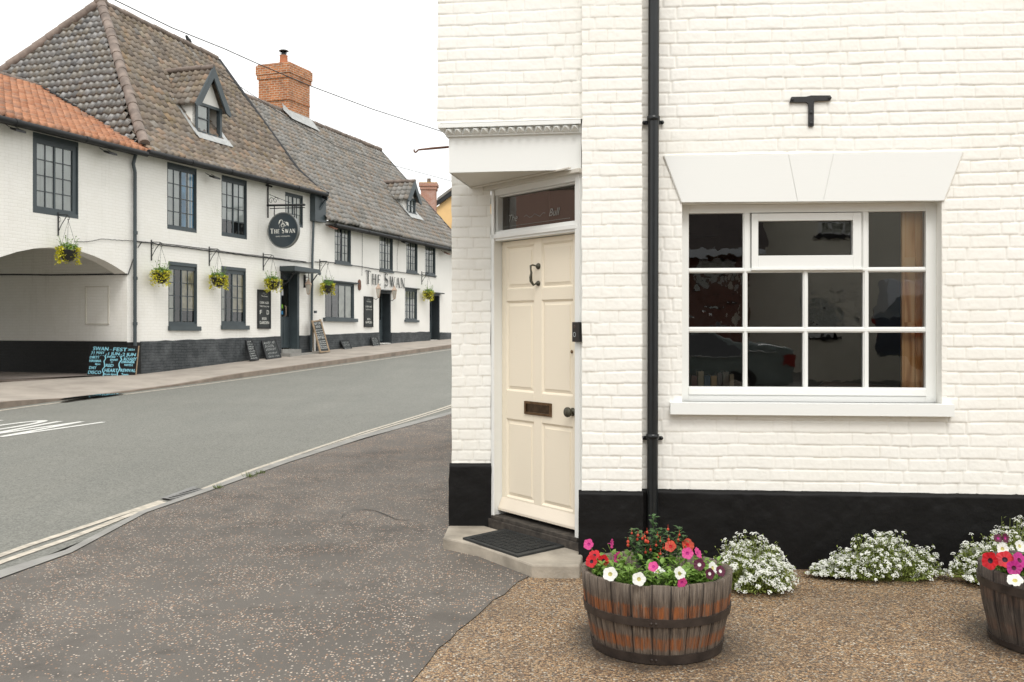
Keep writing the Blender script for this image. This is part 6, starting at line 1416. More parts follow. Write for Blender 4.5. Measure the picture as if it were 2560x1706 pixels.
text(mb, lambda x, y: SG(x, y, .0455), "EAST HARLING", 0, -R_s * .36, .055 * R_s, R_s * .92, center=True); mb.build("lettering", M['signw'], face_)
mb = MB(); E_ = lambda x, y: SG(-R_s * .27 + x * R_s * .6, R_s * .16 + y * R_s * .46, .0458)
strokes_mesh(mb, E_, [([(.0, .38), (.05, .62), (.12, .82), (.25, .93), (.38, .86), (.44, .7), (.38, .5), (.28, .3), (.3, .1), (.5, .0)], [.02, .1, .12, .07, .05, .05, .06, .05, .05, .02]),
    ([(.5, .02), (.62, .3), (.5, .52), (.42, .4), (.5, .28)], [.02, .08, .09, .06, .02]), ([(.55, .68), (.75, .62), (.85, .4), (.78, .2), (.6, .12)], [.02, .05, .05, .04, .02]), ([(.8, .6), (.98, .5), (1.06, .3)], [.12, .12, .02]), ([(.9, .4), (1.04, .22), (1.0, .1)], [.1, .08, .02]), ([(.18, .3), (.1, .12), (.14, .0)], [.03, .02, .01])])
mb.build("emblem", M['signw'], face_)
mb = MB(); az1_, az2_ = z_at(640 + 250 / 9.8, 480 + 350 / 9.8), z_at(640 + 1220 / 9.8, 480 + 435 / 9.8)
mb.tube([SW(sg_a, -.0, az1_ + .02), SW(sg_a, arm, az1_ - .02)], .035, 6); mb.tube([SW(sg_a, .1, az1_ - .08), SW(sg_a, arm, az1_ - .1)], .014, 5)
mb.tube([SW(sg_a, .03, az1_ + .85), SW(sg_a, .03, az1_ - .36)], .022, 6); mb.tube([SW(sg_a - .1, .03, az1_ + .62), SW(sg_a + .1, .1, az1_ + .6)], .03, 6); mb.tube([SW(sg_a, .08, az1_ + .35), SW(sg_a, arm * .62, az1_ + .06)], .008, 4)
for cxx in (.14, .3): mb.tube([SW(sg_a, cxx + .1 * math.cos(k * .8) * (1 - k / 12), az1_ + .16 + .11 * math.sin(k * .8) * (1 - k / 12)) for k in range(11)], .008, 4)
for xx in (-.62, .7): mb.tube([SG(xx * R_s, math.sqrt(1 - xx * xx) * R_s - .02), SW(sg_a, oc + xx * R_s, az1_)], .016, 5)
mb.build("bracket", M['gutter'], sign)
# THE SWAN on the long wall
a0_, zb__ = SW.at(913, 709, .03); a1_ = SW.at(1014, 715, .03)[0]; zt_ = SW.at(913, 676, .03)[1]; hb = zt_ - zb__
wl = thing("wall_lettering", "raised black roman capitals across the long white wall above the lantern door", "sign", SW(a0_, .04, zb__)); _ls = []
def _nl(): m_ = MB(); _ls.append(m_); return m_
the_swan(None, lambda x, y: SW(a0_ + x, .045, zb__ + y - .012 * x), hb, hb * .8, a1_ - a0_, bold=1.25, split=_nl)
for m_ in _ls: m_.build("letter", M['blk'], wl)
def noticeboard(x0, x1, y0, y1, label, worn):
    a0, z1 = SW.at(x0, y0, .05); _, z0 = SW.at(x0, y1, .05); a1 = SW.at(x1, y1, .05)[0]; w_ = a1 - a0; h_ = z1 - z0
    t = thing("notice_board", label, "notice board", SW(a0, 0, z0), "tall dark notice boards on the pub walls")
    mb = MB(); mb.box(SW, a0, a0 + .035, 0, .06, z0, z1); mb.box(SW, a1 - .035, a1, 0, .06, z0, z1); mb.box(SW, a0 + .035, a1 - .035, 0, .0595, z1 - .035, z1); mb.box(SW, a0 + .035, a1 - .035, 0, .0595, z0, z0 + .035); mb.build("frame", M['gutter'], t)
    mb = MB(); mb.box(SW, a0 + .03, a1 - .03, 0, .04, z0 + .03, z1 - .03); pnl = mb.build("panel", M['board'], t)
    mb = MB(); T_ = lambda x, y: SW(a0 + w_ * .5 + x, .0415, z0 + y)
    text(mb, T_, "CASK ALES", 0, h_ * .645, h_ * .055, w_ * .72, True); text(mb, T_, "TRADITIONAL PUB", 0, h_ * .56, h_ * .032, w_ * .76, True)
    text(mb, T_, "The Swan", 0, h_ * .82, h_ * .035, w_ * .5, True)
    if not worn: text(mb, T_, "F", -w_ * .28, h_ * .37, h_ * .11, w_ * .16, True); text(mb, T_, "D", w_ * .28, h_ * .37, h_ * .11, w_ * .18, True)
    text(mb, T_, "BEER", 0, h_ * .23, h_ * .06, w_ * .36, True); text(mb, T_, "GARDEN", 0, h_ * .12, h_ * .075, w_ * .76, True)
    mb.build("lettering", M['signw'], pnl)
    mb = MB(); strokes_mesh(mb, lambda x, y: T_(x * w_ * .3, h_ * .88 + y * h_ * .05), [([(-.4, .0), (-.3, .7), (0, 1), (.2, .6), (0, .2), (.3, 0), (.6, .4)], [.1, .2, .15, .1, .15, .2, .05])]); mb.build("emblem", M['silver'], pnl)
noticeboard(646, 677, 724, 822, "tall dark ale and food notice board left of the canopied pub door", False)
noticeboard(912, 933, 741, 818, "narrower dark notice board left of the door with two lanterns", True)
def leaning(name, label, TLp, TRp, BRp, BLp, nb, nt_, write, group="small chalkboards leaning against the pub plinth", frame=None, seed=1, mat='board'):
    q_ = []
    for (x, y), off in ((BLp, nb), (BRp, nb), (TRp, nt_), (TLp, nt_)): a, z = SW.at(x, y, off); q_.append(SW(a, off, z))
    t = thing(name, label, "chalkboard", (q_[0] + q_[1]) / 2, group)
    nrm = (q_[1] - q_[0]).cross(q_[3] - q_[0]).normalized()
    if nrm.dot(CAM - q_[0]) < 0: nrm = -nrm
    bil_ = lambda u, v, o=0.0: q_[0].lerp(q_[1], u).lerp(q_[3].lerp(q_[2], u), v) + nrm * o
    BF = lambda a, b, c: bil_(a, c, b)
    mb = MB(); mb.box(BF, 0, 1, -.02, 0, 0, 1); pn_ = mb.build("panel", M[mat], t)
    fm = frame or 'gutter'
    mb = MB(); W2 = (q_[1] - q_[0]).length; H2 = (q_[3] - q_[0]).length; fw = .025 / W2 if not frame else .05 / W2; fh = .025 / H2 if not frame else .04 / H2
    mb.box(BF, -fw * .4, fw, -.022, .012, -.0, 1.02); mb.box(BF, 1 - fw, 1 + fw * .4, -.022, .012, -.0, 1.02); mb.box(BF, fw, 1 - fw, -.022, .0115, 1 - fh, 1.0); mb.box(BF, fw, 1 - fw, -.022, .0115, 0, fh); mb.build("frame", M[fm], t)
    mb = MB(); write(mb, lambda x, y: bil_(x, y, .003), W2, H2, random.Random(seed)); mb.build("lettering", M['chalk'] if mat == 'board' else M['cyan'], pn_)
    return t
def w_scrib(rows, big=()):
    def f(mb, F2, W2, H2, rnd):
        for k in range(rows):
            h_ = (.62 / rows) * (1.25 if k in big else .8); y = 1 - (k + 1) * (.92 / rows); x0 = rnd.uniform(.08, .2); scribble(mb, F2, x0, 1 - rnd.uniform(.08, .2), y, h_, rnd, .018 if k in big else .012)
    return f
leaning("chalkboard", "tall narrow chalkboard, leftmost of the pair leaning left of the canopied door", (614.6, 851.8), (630, 850), (647, 900), (626, 902), .34, .05, w_scrib(8, (0, 3)), seed=2)
leaning("chalkboard", "wide chalkboard leaning right beside the canopied door", (654, 853), (689, 850), (703, 894), (667, 899), .34, .05, w_scrib(5, (0, 1, 2)), seed=3)
leaning("chalkboard", "small chalkboard leaning on the plinth right of the folding board", (850.5, 852), (871, 850.5), (880.5, 873.5), (862, 875.5), .3, .05, w_scrib(3, (1,)), seed=4)
leaning("chalkboard", "small chalkboard leaning just left of the door with two lanterns", (927, 844), (943.6, 843), (950, 866.5), (933.4, 868), .3, .05, w_scrib(5, (0,)), seed=5)
def w_ab(mb, F2, W2, H2, rnd):
    text(mb, F2, "NEXT LIVE", .5, .87, .07, .74, True); text(mb, F2, "BAND", .5, .77, .07, .5, True); text(mb, F2, "NEXT OPEN", .5, .42, .06, .76, True)
    for y in (.69, .62, .55, .49, .34, .28, .22, .16, .11): scribble(mb, F2, .12, .88, y, .035, rnd, .012)
ab_ = leaning("folding_board", "timber framed A-board with chalk lettering standing beside the pub drainpipe", (780, 803), (801.5, 800), (824, 880), (801, 882), .62, .3, w_ab, group=None, frame='timber', seed=6); ab_["category"] = "A-board"
mb = MB(); 
for x in (790, 812):
    a_, z_ = SW.at(x, 862, .1); at_, zt_ = SW.at(x - 9 + 2, 806, .28); mb.tube([SW(at_, .28, zt_), SW(a_ - .1, .06, gz(a_))], .02, 5)
mb.build("rear_leg", M['timber'], ab_)
# festival board
Yb = 24.35; bp = lambda x, y, Y_: V(((x - CX) / F_PX * Y_, Y_, EYE - (y - Y0) / F_PX * Y_))
q_ = [bp(217, 940, Yb), bp(338.4, 941.5, Yb), bp(346, 865, Yb + .2), bp(223.7, 861, Yb + .2)]
fb = thing("festival_board", "large black board painted with cyan festival lettering, propped at the arch corner", "sign board", (q_[0] + q_[1]) / 2)
bl_ = lambda u, v, o=0.0: q_[0].lerp(q_[1], u).lerp(q_[3].lerp(q_[2], u), v) + V((0, -o, 0))
mb = MB(); mb.box(lambda a, b, c: bl_(a, c, b), 0, 1, -.03, 0, 0, 1); pn_ = mb.build("panel", M['black'], fb)
mb = MB(); mb.box(lambda a, b, c: bl_(a, c, b), 1.0, 1.012, -.035, .004, 0, 1); mb.build("edge", M['timber'], fb)
mb = MB(); U = lambda a, b: ((a - 350) / 1590, 1 - (b - 265) / 1040.)
FB = lambda x, y: bl_(x, y, .004)
def fest(s_, a, b, w_, h_, sh=.12):      # a,b = baseline start in the zoomed picture units
    v, f, wd = text2d(s_); ux, uy = U(a, b); W_, H_2 = w_ / 1590., h_ / 1040.
    # shear correction: left edge leans right going up
    mb.shared([FB(ux - uy * .04 + .0 + p[0] * W_ / wd + sh * p[1] * H_2 / .7 * .3, uy + p[1] * H_2 / .7) for p in v], f, sm=False)
    # embolden
    mb.shared([FB(ux - uy * .04 + .006 + p[0] * W_ / wd + sh * p[1] * H_2 / .7 * .3, uy + .006 + p[1] * H_2 / .7) for p in v], f, sm=False)
fest("SWAN", 530, 462, 490, 120); fest("-", 1065, 440, 80, 30); fest("FEST", 1185, 470, 440, 120); fest("2024", 1670, 435, 210, 60)
fest("31 MAY", 475, 580, 430, 85); fest("-1 JUN", 950, 610, 440, 100); fest("-2 JUN", 1435, 625, 480, 105)
fest("DIRTY", 430, 735, 310, 80); fest("HAVANA", 420, 850, 380, 80); fest("8pm", 610, 945, 160, 65); fest("DAY", 415, 1085, 235, 95); fest("DISCO", 385, 1240, 420, 105)
fest("SWAN", 980, 700, 270, 60); fest("BAND", 1100, 795, 240, 65); fest("+", 1105, 870, 85, 60); fest("RED", 955, 1000, 250, 95); fest("HEART", 920, 1175, 430, 115); fest("from 6pm", 915, 1275, 380, 65)
fest("ROAST", 1540, 780, 400, 95); fest("DINNER", 1470, 865, 420, 70); fest("WITH", 1555, 965, 270, 70); fest("REVIVAL", 1440, 1160, 490, 100); fest("2pm", 1465, 1295, 230, 95)
for pts in ([(960, 600), (930, 650), (955, 720), (900, 820), (925, 920), (925, 1000), (865, 1080), (865, 1130), (905, 1220), (885, 1300)], [(1460, 620), (1445, 690), (1480, 740), (1440, 800), (1395, 880), (1395, 960), (1430, 1040), (1400, 1110), (1350, 1190), (1345, 1310)]):
    strokes_mesh(mb, lambda x, y: FB(x - y * .04, y), [([U(*p) for p in pts], .022)])
for k in range(20): ux, uy = U(480 + k * 78, 610 + k * 3); strokes_mesh(mb, lambda x, y: FB(x - y * .04, y), [([(ux - .007, uy), (ux + .007, uy)], .018)])
mb.build("lettering", M['cyan'], pn_)
# hanging baskets
def basket_proto():
    t = thing("hanging_basket", "x", "hanging basket", (0, 0, 0), "flower baskets hanging from wall brackets"); rnd = random.Random(44)
    mb = MB(); mb.box(ID, -.012, .012, 0, .02, -.16, .22); mb.tube([V((0, .01, .18)), V((0, .3, .17)), V((0, .36, .15)), V((0, .37, .10)), V((0, .34, .08)), V((0, .32, .1))], .008, 5); mb.tube([V((0, .01, -.1)), V((0, .12, .02)), V((0, .3, .16))], .008, 5)
    mb.tube([V((0, .05 + .04 * math.cos(k), .1 + .04 * math.sin(k))) for k in range(7)], .005, 4); mb.build("bracket", M['iron'], t)
    c = V((0, .34, -.42)); mb = MB(); mb.lathe([(.02, -.17), (.1, -.15), (.165, -.08), (.19, .0), (.195, .02), (.18, .02), (.15, -.02), (.0, -.02)], c, 20); mb.build("pot", M['plastic'], t)
    mb = MB()
    for k in range(3): a = k * 2.1; mb.tube([c + V((.19 * math.cos(a), .19 * math.sin(a), .02)), V((0, .34, .08))], .003, 4)
    mb.build("chain", M['iron'], t)
    lf = [MB(), MB()]
    for k in range(600):
        m_ = 1 if rnd.random() < .6 else 0; a = rnd.uniform(0, 2 * PI); q = math.sqrt(rnd.random())
        if m_ == 0: p = c + V((.2 * q * math.cos(a), .2 * q * math.sin(a), .02 + .14 * (1 - q) * rnd.random() + rnd.random() * .06))
        else:
            sec = rnd.choice([0.2, 2.0, 2.9, 4.2, 5.3]); a = sec + rnd.gauss(0, .28); dn_ = rnd.random() ** 1.6 * .26; p = c + V(((.2 + .04 * rnd.random()) * math.cos(a), (.2 + .04 * rnd.random()) * math.sin(a), .05 - dn_))
        aa = rnd.uniform(0, 2 * PI); leaf_at(lf[m_], p, V((math.cos(aa), math.sin(aa), rnd.uniform(-.6, .7))), V((0, 0, 1)), rnd.uniform(.035, .075), rnd.uniform(.014, .024))
    for k in range(14):
        a = rnd.uniform(0, 2 * PI); b = c + V((.1 * math.cos(a), .1 * math.sin(a), .03)); e_ = b + V((.08 * math.cos(a), .08 * math.sin(a), rnd.uniform(.08, .2))); lf[0].tube([b, e_], .003, 4)
        leaf_at(lf[0], e_, V((math.cos(a), math.sin(a), .6)), V((0, 0, 1)), .06, .015)
    lf[0].build("foliage", M['leafy'], t); lf[1].build("trailing_foliage", M['leafyel'], t); return t
proto = basket_proto(); note_kids(proto)
rotz = math.atan2(SW.n.y, SW.n.x) - PI / 2
BK = [(145, 565, 178, 629, 1.25, "yellow trailing basket hanging in front of the carriage arch", 0), (378, 630, 409, 690, 1.1, "basket with yellow trails hanging left of the lower left pub window", .9), (522.6, 645, 551, 700, 1.1, "basket between the two lower pub windows, its black pot mostly bare", 2.2),
      (657.6, 658, 686, 712, 1.15, "brown basket with long yellow trail above the taller notice board", 3.4), (799, 672, 822, 717, 1.15, "basket hanging over the wide shop-like pub window", 4.6), (1054, 698, 1073, 733, 1.15, "furthest basket, hanging left of the last dark doorway", 5.5)]
for i, (x, y, cx_, cy_, sc, lb, rot) in enumerate(BK):
    o = proto if i == 0 else copy_tree(proto); a_, z_ = SW.at(x, y, .0); o.location = SW(a_, .0, z_); o["label"] = lb; o.rotation_euler = (0, 0, rotz)
    # scale so that the pot hangs where the photo shows it
    p = SW(a_, .0, z_); s1 = (cx_ - x) / F_PX * p.y / .355 / .93; s1 = max(.9, min(1.5, s1)); o.scale = (1.25, s1 * .98, 1.15)
    drop = (cy_ - y) / F_PX * p.y; o.scale[2] = drop / .40 if drop / .40 < 1.4 else 1.4; o.scale[2] = max(o.scale[2], 1.1)
    if i:
        for ch in [c_ for c_ in col.objects if c_.parent == o and 'foliage' in c_.name]:
            cc_ = V((0, .34, 0)); m3 = Matrix.Rotation(rot * 1.3, 3, 'Z'); ch.rotation_euler = (0, 0, rot * 1.3); ch.location = cc_ - m3 @ cc_
# lanterns
def lantern(x, y, n_, label, hgt, arm_pts=None):
    lo = SW.at(x, y, n_); c = SW(lo[0], n_, lo[1]); t = thing("lantern", label, "lantern", c, "copper wall lanterns on the pub"); k = hgt / .75
    mb = MB(); 
    for a in range(4):
        th = a * PI / 2 + PI / 4; mb.tube([c + V((.07 * k * math.cos(th), .07 * k * math.sin(th), -.3 * k)), c + V((.15 * k * math.cos(th), .15 * k * math.sin(th), .12 * k))], .011 * k, 4)
    mb.lathe([(.17 * k, .11 * k), (.17 * k, .14 * k), (.07 * k, .27 * k), (.05 * k, .28 * k), (.05 * k, .32 * k), (.015 * k, .35 * k), (.01 * k, .4 * k)], c, 4, sm=False, a0=PI / 4, a1=PI / 4 + 2 * PI); mb.lathe([(.0, -.34 * k), (.05 * k, -.33 * k), (.08 * k, -.29 * k)], c, 4, sm=False, a0=PI / 4, a1=PI / 4 + 2 * PI); mb.build("frame", M['copper'], t)
    mb = MB(); mb.lathe([(.068 * k, -.29 * k), (.145 * k, .11 * k)], c, 4, sm=False, a0=PI / 4, a1=PI / 4 + 2 * PI); mb.build("lamp_glass", M['lampglass'], t)
    if arm_pts:
        mb = MB(); mb.tube(arm_pts(c, k), .012, 6); mb.build("arm", M['iron'], t)
lantern(771, 718, .35, "hanging lantern on a hooked arm right of the canopied door", .55, lambda c, k: [c + V((0, 0, .38 * k)), c + V((0, 0, .6 * k)), c + V((-.03, 0, .68 * k)), c + V((-.1, .05, .66 * k)), c - SW.d * .3 + V((0, 0, .62 * k))])
lantern(946, 728, .22, "lantern on the left of the middle dark doorway", .55, lambda c, k: [c + V((0, 0, -.33 * k)), c + V((0, 0, -.42 * k)) - SW.n * .1, c - SW.n * .22 + V((0, 0, -.35 * k))])
lantern(986, 732, .22, "lantern on the right of the middle dark doorway", .55, lambda c, k: [c + V((0, 0, -.33 * k)), c + V((0, 0, -.42 * k)) - SW.n * .1, c - SW.n * .22 + V((0, 0, -.35 * k))])
# floodlights under the eaves
for x, y, lb in ((45, 326, "floodlight under the orange roof eaves, furthest left"), (276, 383, "floodlight under the eaves beside the first downpipe"), (537, 444, "floodlight under the brown roof eaves between the upper windows"), (833, 570, "rusty floodlight at the left end of the long range eaves"), (1012, 607, "slim floodlight left of the third upper window of the long range"), (1118, 634, "small rusty lamp at the far right end of the eaves")):
    n_ = .3; a_, z_ = SW.at(x, y, n_); t = thing("floodlight", lb, "floodlight", SW(a_, n_, z_), "floodlights under the pub eaves"); mt = 'rust' if 'rusty' in lb else 'iron'
    mb = MB(); FF = lambda a, b, c: SW(a, b, c + (b - n_) * -.35); mb.box(FF, a_ - .13, a_ + .13, n_ - .09, n_ + .09, z_ - .02, z_ + .025); mb.build("lamp_head", M[mt], t)
    mb = MB(); mb.box(FF, a_ - .11, a_ + .11, n_ - .07, n_ + .07, z_ - .024, z_ - .02); mb.build("lens", M['lampglass'], t)
    mb = MB()
    for s_ in (-.13, .13): mb.tube([SW(a_ + s_, n_, z_), SW(a_ + s_, .08, z_ + .12)], .008, 4)
    mb.build("yoke", M[mt], t)
# bird on the ridge
p = SW(*(lambda q_: (q_[0], -4, q_[1]))(SW.at(471, 116, -4))); t = thing("bird", "dark bird perched on the brown roof ridge", "bird", p)
mb = MB(); d_ = SW.d
body = [(p + d_ * t_ * .9 + V((0, 0, z_ * 1.05 + .1)), r_ * 1.1) for t_, z_, r_ in ((-.16, .2, .01), (-.13, .2, .035), (-.1, .19, .045), (-.05, .14, .05), (0, .1, .075), (.06, .05, .07), (.12, -.01, .045), (.2, -.08, .02), (.26, -.13, .006))]
mb.tube([b for b, _ in body], [r_ for _, r_ in body], 10); mb.build("body", M['bird'], t)
mb = MB(); 
for s_ in (-.02, .02): mb.tube([p + d_ * .02 + SW.n * s_ + V((0, 0, .05)), p + d_ * .02 + SW.n * s_ + V((0, 0, -.06))], .006, 4)
mb.build("leg", M['rust'], t)
# overhead wires
def wire(P_, label):
    mb = MB(); mb.tube(P_, .011, 5); tag(mb.build("overhead_cable", M['wire']), label, "cable", "overhead cables")
at = lambda x, y, Y_: V(((x - CX) / F_PX * Y_, Y_, EYE - (y - Y0) / F_PX * Y_))
wire([at(x, y, Y_) for x, y, Y_ in ((200, -48, 17.2), (286, 0, 17.8), (430, 70, 19), (560, 122, 20), (640, 158, 20.6), (770, 213, 21.7), (930, 273, 23), (1020, 302, 24), (1104, 329, 25), (1200, 355, 26))], "overhead cable sagging across the sky in front of the tall brick chimney")
w0 = SW(*(lambda q_: (q_[0], -3.0, q_[1]))(SW.at(571, 198, -3.0)))
def won(x, y, n_): q_ = SW.at(x, y, n_); return SW(q_[0], n_, q_[1])
wire([won(540, 178, -3.5), won(571, 198, -3.2), won(650, 250, -2.7), won(750, 315, -2.0), won(840, 365, -1.4), won(980, 413, -.6), won(1120, 451, .3), won(1160, 462, .5)], "thinner overhead cable passing low in front of the grey pantile roof")
# ---------------- far buildings beyond the pub
far = thing("brick_chimney_house", "far house with pink brick chimney showing behind the long pub roof", "house", SW(22, -6, 1))
Yc = 60.; fx = lambda x: (x - CX) / F_PX * Yc; fz = lambda y: EYE - (y - Y0) / F_PX * Yc
mb = MB(); CB = lambda x0, x1, y0, y1, e: mb.box(ID, fx(x0) - e, fx(x1) + e, Yc - e, Yc + .9 + e, fz(y1), fz(y0))
CB(1052, 1089, 474, 600, 0); CB(1052, 1089, 466, 474, .06); CB(1052, 1089, 458, 466, .12); mb.build("chimney", M['oldbrick'], far)
mb = MB(); mb.box(ID, fx(1052) - .1, fx(1089) + .1, Yc - .1, Yc + 1.0, fz(458), fz(456.5)); mb.build("capping", flat("lichened_mortar", (.4, .25, .06), .9, .3, 5), far)
mb = MB(); mb.lathe([(.13, 0), (.11, .28), (.13, .3), (.0, .3)], (fx(1071), Yc + .4, fz(457)), 12); mb.build("chimney_pot", M['ridge'], far)
mb = MB(); mb.box(ID, fx(1040), fx(1160), Yc + .2, Yc + 9, .5, fz(620)); mb.build("wall", M['oldbrick'], far)
mb = MB(); Pq = [(fx(1035), fz(625)), (fx(1165), fz(625)), (fx(1100), fz(540))]; mb.prism(lambda a, off, z: V((a, Yc + off, z)), Pq, .1, 9.1); mb.build("roof", M['roofb'], far)
yh = thing("yellow_house", "far yellow rendered house with black bargeboard at the roof edge", "house", (fx(1120), 64, 1))
Yd_ = 64.; gx = lambda x: (x - CX) / F_PX * Yd_; gz2 = lambda y: EYE - (y - Y0) / F_PX * Yd_
mb = MB(); GP = [(gx(1088), gz2(700)), (gx(1240), gz2(700)), (gx(1240), gz2(520)), (gx(1164), gz2(464)), (gx(1088), gz2(521))]; mb.prism(lambda a, off, z: V((a, Yd_ + off, z)), GP, 0, 8); mb.build("wall", M['yellow'], yh)
mb = MB(); mb.prism(lambda a, off, z: V((a, Yd_ + off, z)), [(gx(1086), gz2(521)), (gx(1164), gz2(466)), (gx(1164), gz2(450)), (gx(1086), gz2(507))], -.3, -.2); mb.prism(lambda a, off, z: V((a, Yd_ + off, z)), [(gx(1164), gz2(466)), (gx(1242), gz2(521)), (gx(1242), gz2(507)), (gx(1164), gz2(450))], -.3, -.2); mb.build("barge_board", M['gutter'], yh)
mb = MB(); mb.prism(lambda a, off, z: V((a, Yd_ + off, z)), [(gx(1094), gz2(504)), (gx(1164), gz2(452)), (gx(1164), gz2(445)), (gx(1094), gz2(497))], -.35, 8); mb.prism(lambda a, off, z: V((a, Yd_ + off, z)), [(gx(1164), gz2(452)), (gx(1242), gz2(507)), (gx(1242), gz2(500)), (gx(1164), gz2(445))], -.35, 8); mb.build("roof", M['tileB'], yh)

# ================================================================== THE STREET BEHIND THE CAMERA (seen only in the glass)
mb = MB(); mb.face([V((-30, -7.6, .0)), V((14, -7.6, .0)), V((14, -5.5, .0)), V((-30, -5.5, .0))]); mb.face([V((-30, -40, .3)), V((30, -40, .3)), V((30, -7.6, .0)), V((-30, -7.6, .0))]); struct(mb.build("road", M['road']))
def simple_house(name, label, x0, x1, y, zt, wallm, wins, roofh, roofm, white='white', F=None):
    F = F or (lambda a, off, z: V((a, y + off, z))); t = thing(name, label, "house", F((x0 + x1) / 2, 0, 0))
    mb = MB(); wallpanel(mb, F, x0, x1, 0, zt, [(*w_, .1) for w_ in wins]); 
    for x in (x0, x1): mb.face([F(x, 0, 0), F(x, 0, zt), F(x, -8, zt), F(x, -8, 0)])
    mb.build("wall", M[wallm], t)
    mb = MB(); mb.face([F(x0 - .3, .35, zt - .1), F(x1 + .3, .35, zt - .1), F(x1 + .3, -4, zt + roofh), F(x0 - .3, -4, zt + roofh)]); mb.face([F(x0 - .3, -8.3, zt - .1), F(x1 + .3, -8.3, zt - .1), F(x1 + .3, -4, zt + roofh), F(x0 - .3, -4, zt + roofh)]); mb.build("roof", M[roofm], t)
    mb = MB(); mb.box(F, x0 - .3, x1 + .3, .3, .38, zt - .25, zt - .08); mb.build("gutter", M['carw'] if roofm == 'roofb' else M['gutter'], t)
    for (a0, a1, z0, z1) in wins:
        mb = MB(); w_ = .07
        for b in ((a0, a0 + w_, z0, z1), (a1 - w_, a1, z0, z1), (a0, a1, z0, z0 + w_), (a0, a1, z1 - w_, z1), ((2 * a0 + a1) / 3 - .03, (2 * a0 + a1) / 3 + .03, z0, z1), ((a0 + 2 * a1) / 3 - .03, (a0 + 2 * a1) / 3 + .03, z0, z1), (a0, a1, (z0 + z1) / 2 - .02, (z0 + z1) / 2 + .02)): mb.box(F, b[0], b[1], -.12, -.06, b[2], b[3])
        wo = mb.build("window", M[white], t); mb = MB(); mb.face([F(a0, -.2, z0), F(a1, -.2, z0), F(a1, -.2, z1), F(a0, -.2, z1)]); mb.build("curtain", M['lace'], wo); mb = MB(); mb.face([F(a0, -.1, z0), F(a1, -.1, z0), F(a1, -.1, z1), F(a0, -.1, z1)]); mb.build("pane", M['glass'], wo)
        mb = MB(); mb.box(F, a0 - .1, a1 + .1, -.05, .08, z0 - .08, z0); mb.build("sill", M['gutter'], wo)
simple_house("brick_house", "dark red brick house with white windows behind the photographer, reflected in the first panes", -9, 2.4, -13.5, 3.55, 'redbrick', [(1.1, 2.1, 2.5, 3.25), (-4, -2.4, 2.3, 3.3)], 3.2, 'roofb')
simple_house("rendered_house", "cream rendered house behind the photographer, reflected in the middle panes", 2.5, 12, -16.0, 5.4, 'fhouse', [(4.25, 5.3, 4.0, 4.75), (8.5, 9.9, 3.9, 4.8), (3.9, 5.0, 1.3, 2.4), (7.2, 8.2, 1.0, 2.2)], 3.5, 'roofb')
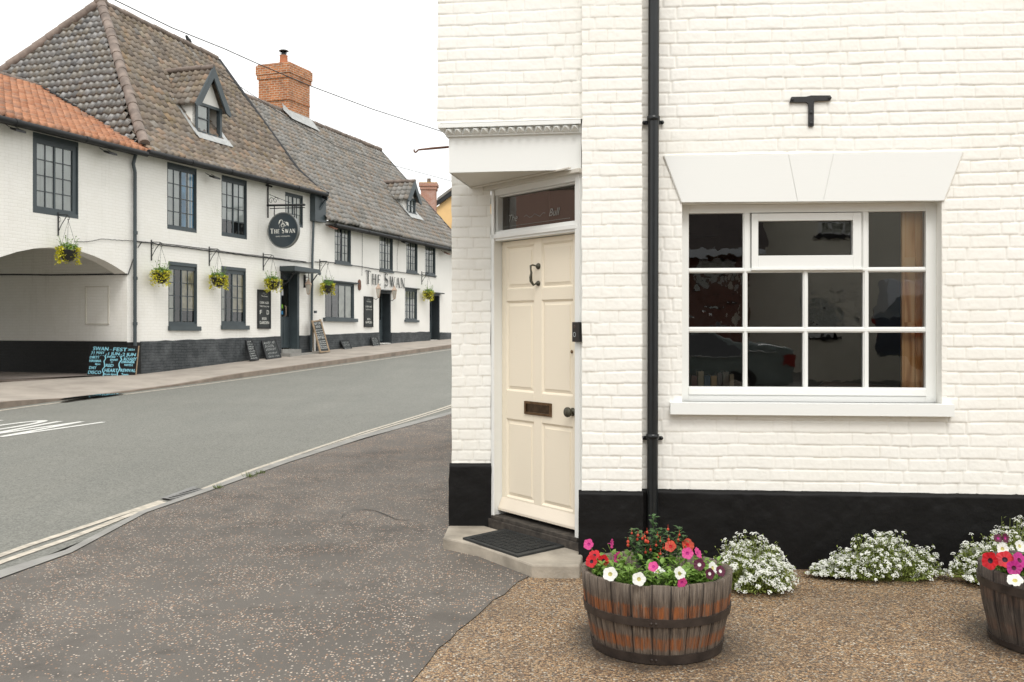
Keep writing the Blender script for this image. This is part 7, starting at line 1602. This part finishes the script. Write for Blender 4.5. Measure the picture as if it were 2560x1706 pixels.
def car(name, label, cat, pos, prof, glassprof, width, mat, tail, yaw=0, zb=0, wheels=(.75, 3.5), wr=.32):
    t = thing(name, label, cat, pos); ca, sa_ = math.cos(yaw), math.sin(yaw)
    def F(a, off, z): return V((pos[0] + a * ca - off * sa_, pos[1] + a * sa_ + off * ca, pos[2] + z))
    def shell(poly, w0, inset, mt, nm, bev, par):
        mb = MB(); n = len(poly); ws_ = [w0 - inset * max(0, (z - .85)) for _, z in poly]
        L_ = [F(a, w_ / 2, z) for (a, z), w_ in zip(poly, ws_)]; R_ = [F(a, -w_ / 2, z) for (a, z), w_ in zip(poly, ws_)]
        mb.face(L_); mb.face(R_[::-1])
        for i in range(n): j = (i + 1) % n; mb.face([L_[i], R_[i], R_[j], L_[j]])
        return mb.build(nm, M[mt], par, bevel=bev)
    bd = shell(prof, width, .5, mat, "body", .05, t)
    for gp_ in glassprof: 
        mb = MB(); 
        for sg in (-1, 1): mb.face([F(a, sg * ((width - .5 * max(0, z - .85)) / 2 + .006), z) for a, z in gp_])
        mb.build("window", M['carglass'], t)
    for a in wheels:
        for sg in (-1, 1):
            mb = MB(); mb.tube([F(a, sg * (width / 2 - .2), wr), F(a, sg * (width / 2 + .01), wr)], wr, 20); wh = mb.build("wheel", M['tyre'], t); mb = MB(); mb.tube([F(a, sg * (width / 2), wr), F(a, sg * (width / 2 + .02), wr)], wr * .62, 14); mb.build("rim", M['chrome'], wh)
    for sg in (-1, 1):
        mb = MB(); a0_, z0_, z1_ = tail; mb.box(F, a0_ - .2, a0_ + .02, sg * width / 2 - .1, sg * width / 2 + .012, z0_, z1_); mb.build("tail_lamp", M['lampr'], t)
        mb = MB(); mb.tube([F(prof[0][0] * 0 + x, sg * (width / 2 + .01), .93) for x in (.6, 1.5, 2.5, tail[0] - .3)], .012, 5); mb.build("waist_trim", M['chrome'], t)
    mb = MB(); mb.box(F, tail[0] - .02, tail[0] + .03, -.26, .26, z0_ - .12, z0_ - .01); mb.build("number_plate", M['plate'], t)
sal = [(0, .3), (0, .62), (.25, .74), (1.1, .9), (1.85, 1.38), (2.2, 1.44), (3.0, 1.42), (3.85, 1.06), (4.35, 1.02), (4.5, .95), (4.5, .6), (4.42, .28)]
salg = [[(1.35, .95), (1.95, 1.33), (2.45, 1.37), (2.45, .95)], [(2.5, .95), (2.5, 1.37), (3.0, 1.35), (3.6, 1.03), (3.5, .95)]]
car("saloon_car", "dark grey green saloon car parked behind the photographer, reflected in the lowest panes", "car", (-1.6, -7.2, 0), sal, salg, 1.78, 'carg', (4.5, .68, .88))
est = [(0, .3), (0, .62), (.25, .74), (1.1, .92), (1.8, 1.4), (2.3, 1.46), (4.0, 1.42), (4.5, .95), (4.55, .6), (4.5, .28)]
estg = [[(1.35, .97), (1.9, 1.34), (2.6, 1.38), (2.6, .97)], [(2.65, .97), (2.65, 1.38), (3.9, 1.34), (4.1, 1.0)]]
car("estate_car", "dark blue estate car parked behind the photographer, reflected at the right of the window", "car", (9.6, -11.0, .62), est, estg, 1.8, 'card', (4.5, .7, .9), yaw=PI - .25)
vanp = [(0, .35), (0, .95), (.6, 1.1), (1.4, 1.85), (1.8, 1.95), (5.0, 1.95), (5.05, .35)]
_G = Frame((-15.5, 1.5), (0, 1)); simple_house("pink_house", "dull pink rendered house reflected in the glass over the cream door", 0, 11, 0, 5.6, 'pinkr', [(2, 3.3, 1.2, 2.4), (6, 7.3, 1.2, 2.4), (2, 3.3, 3.6, 4.7), (6, 7.3, 3.6, 4.7)], 3, 'tileB', F=_G)
car("white_van", "white panel van parked behind the photographer, reflected above the estate car", "van", (10.6, -13.2, .55), vanp, [[(.8, 1.15), (1.4, 1.75), (2.0, 1.75), (2.0, 1.15)]], 1.95, 'carw', (5.0, .9, 1.3), yaw=PI)
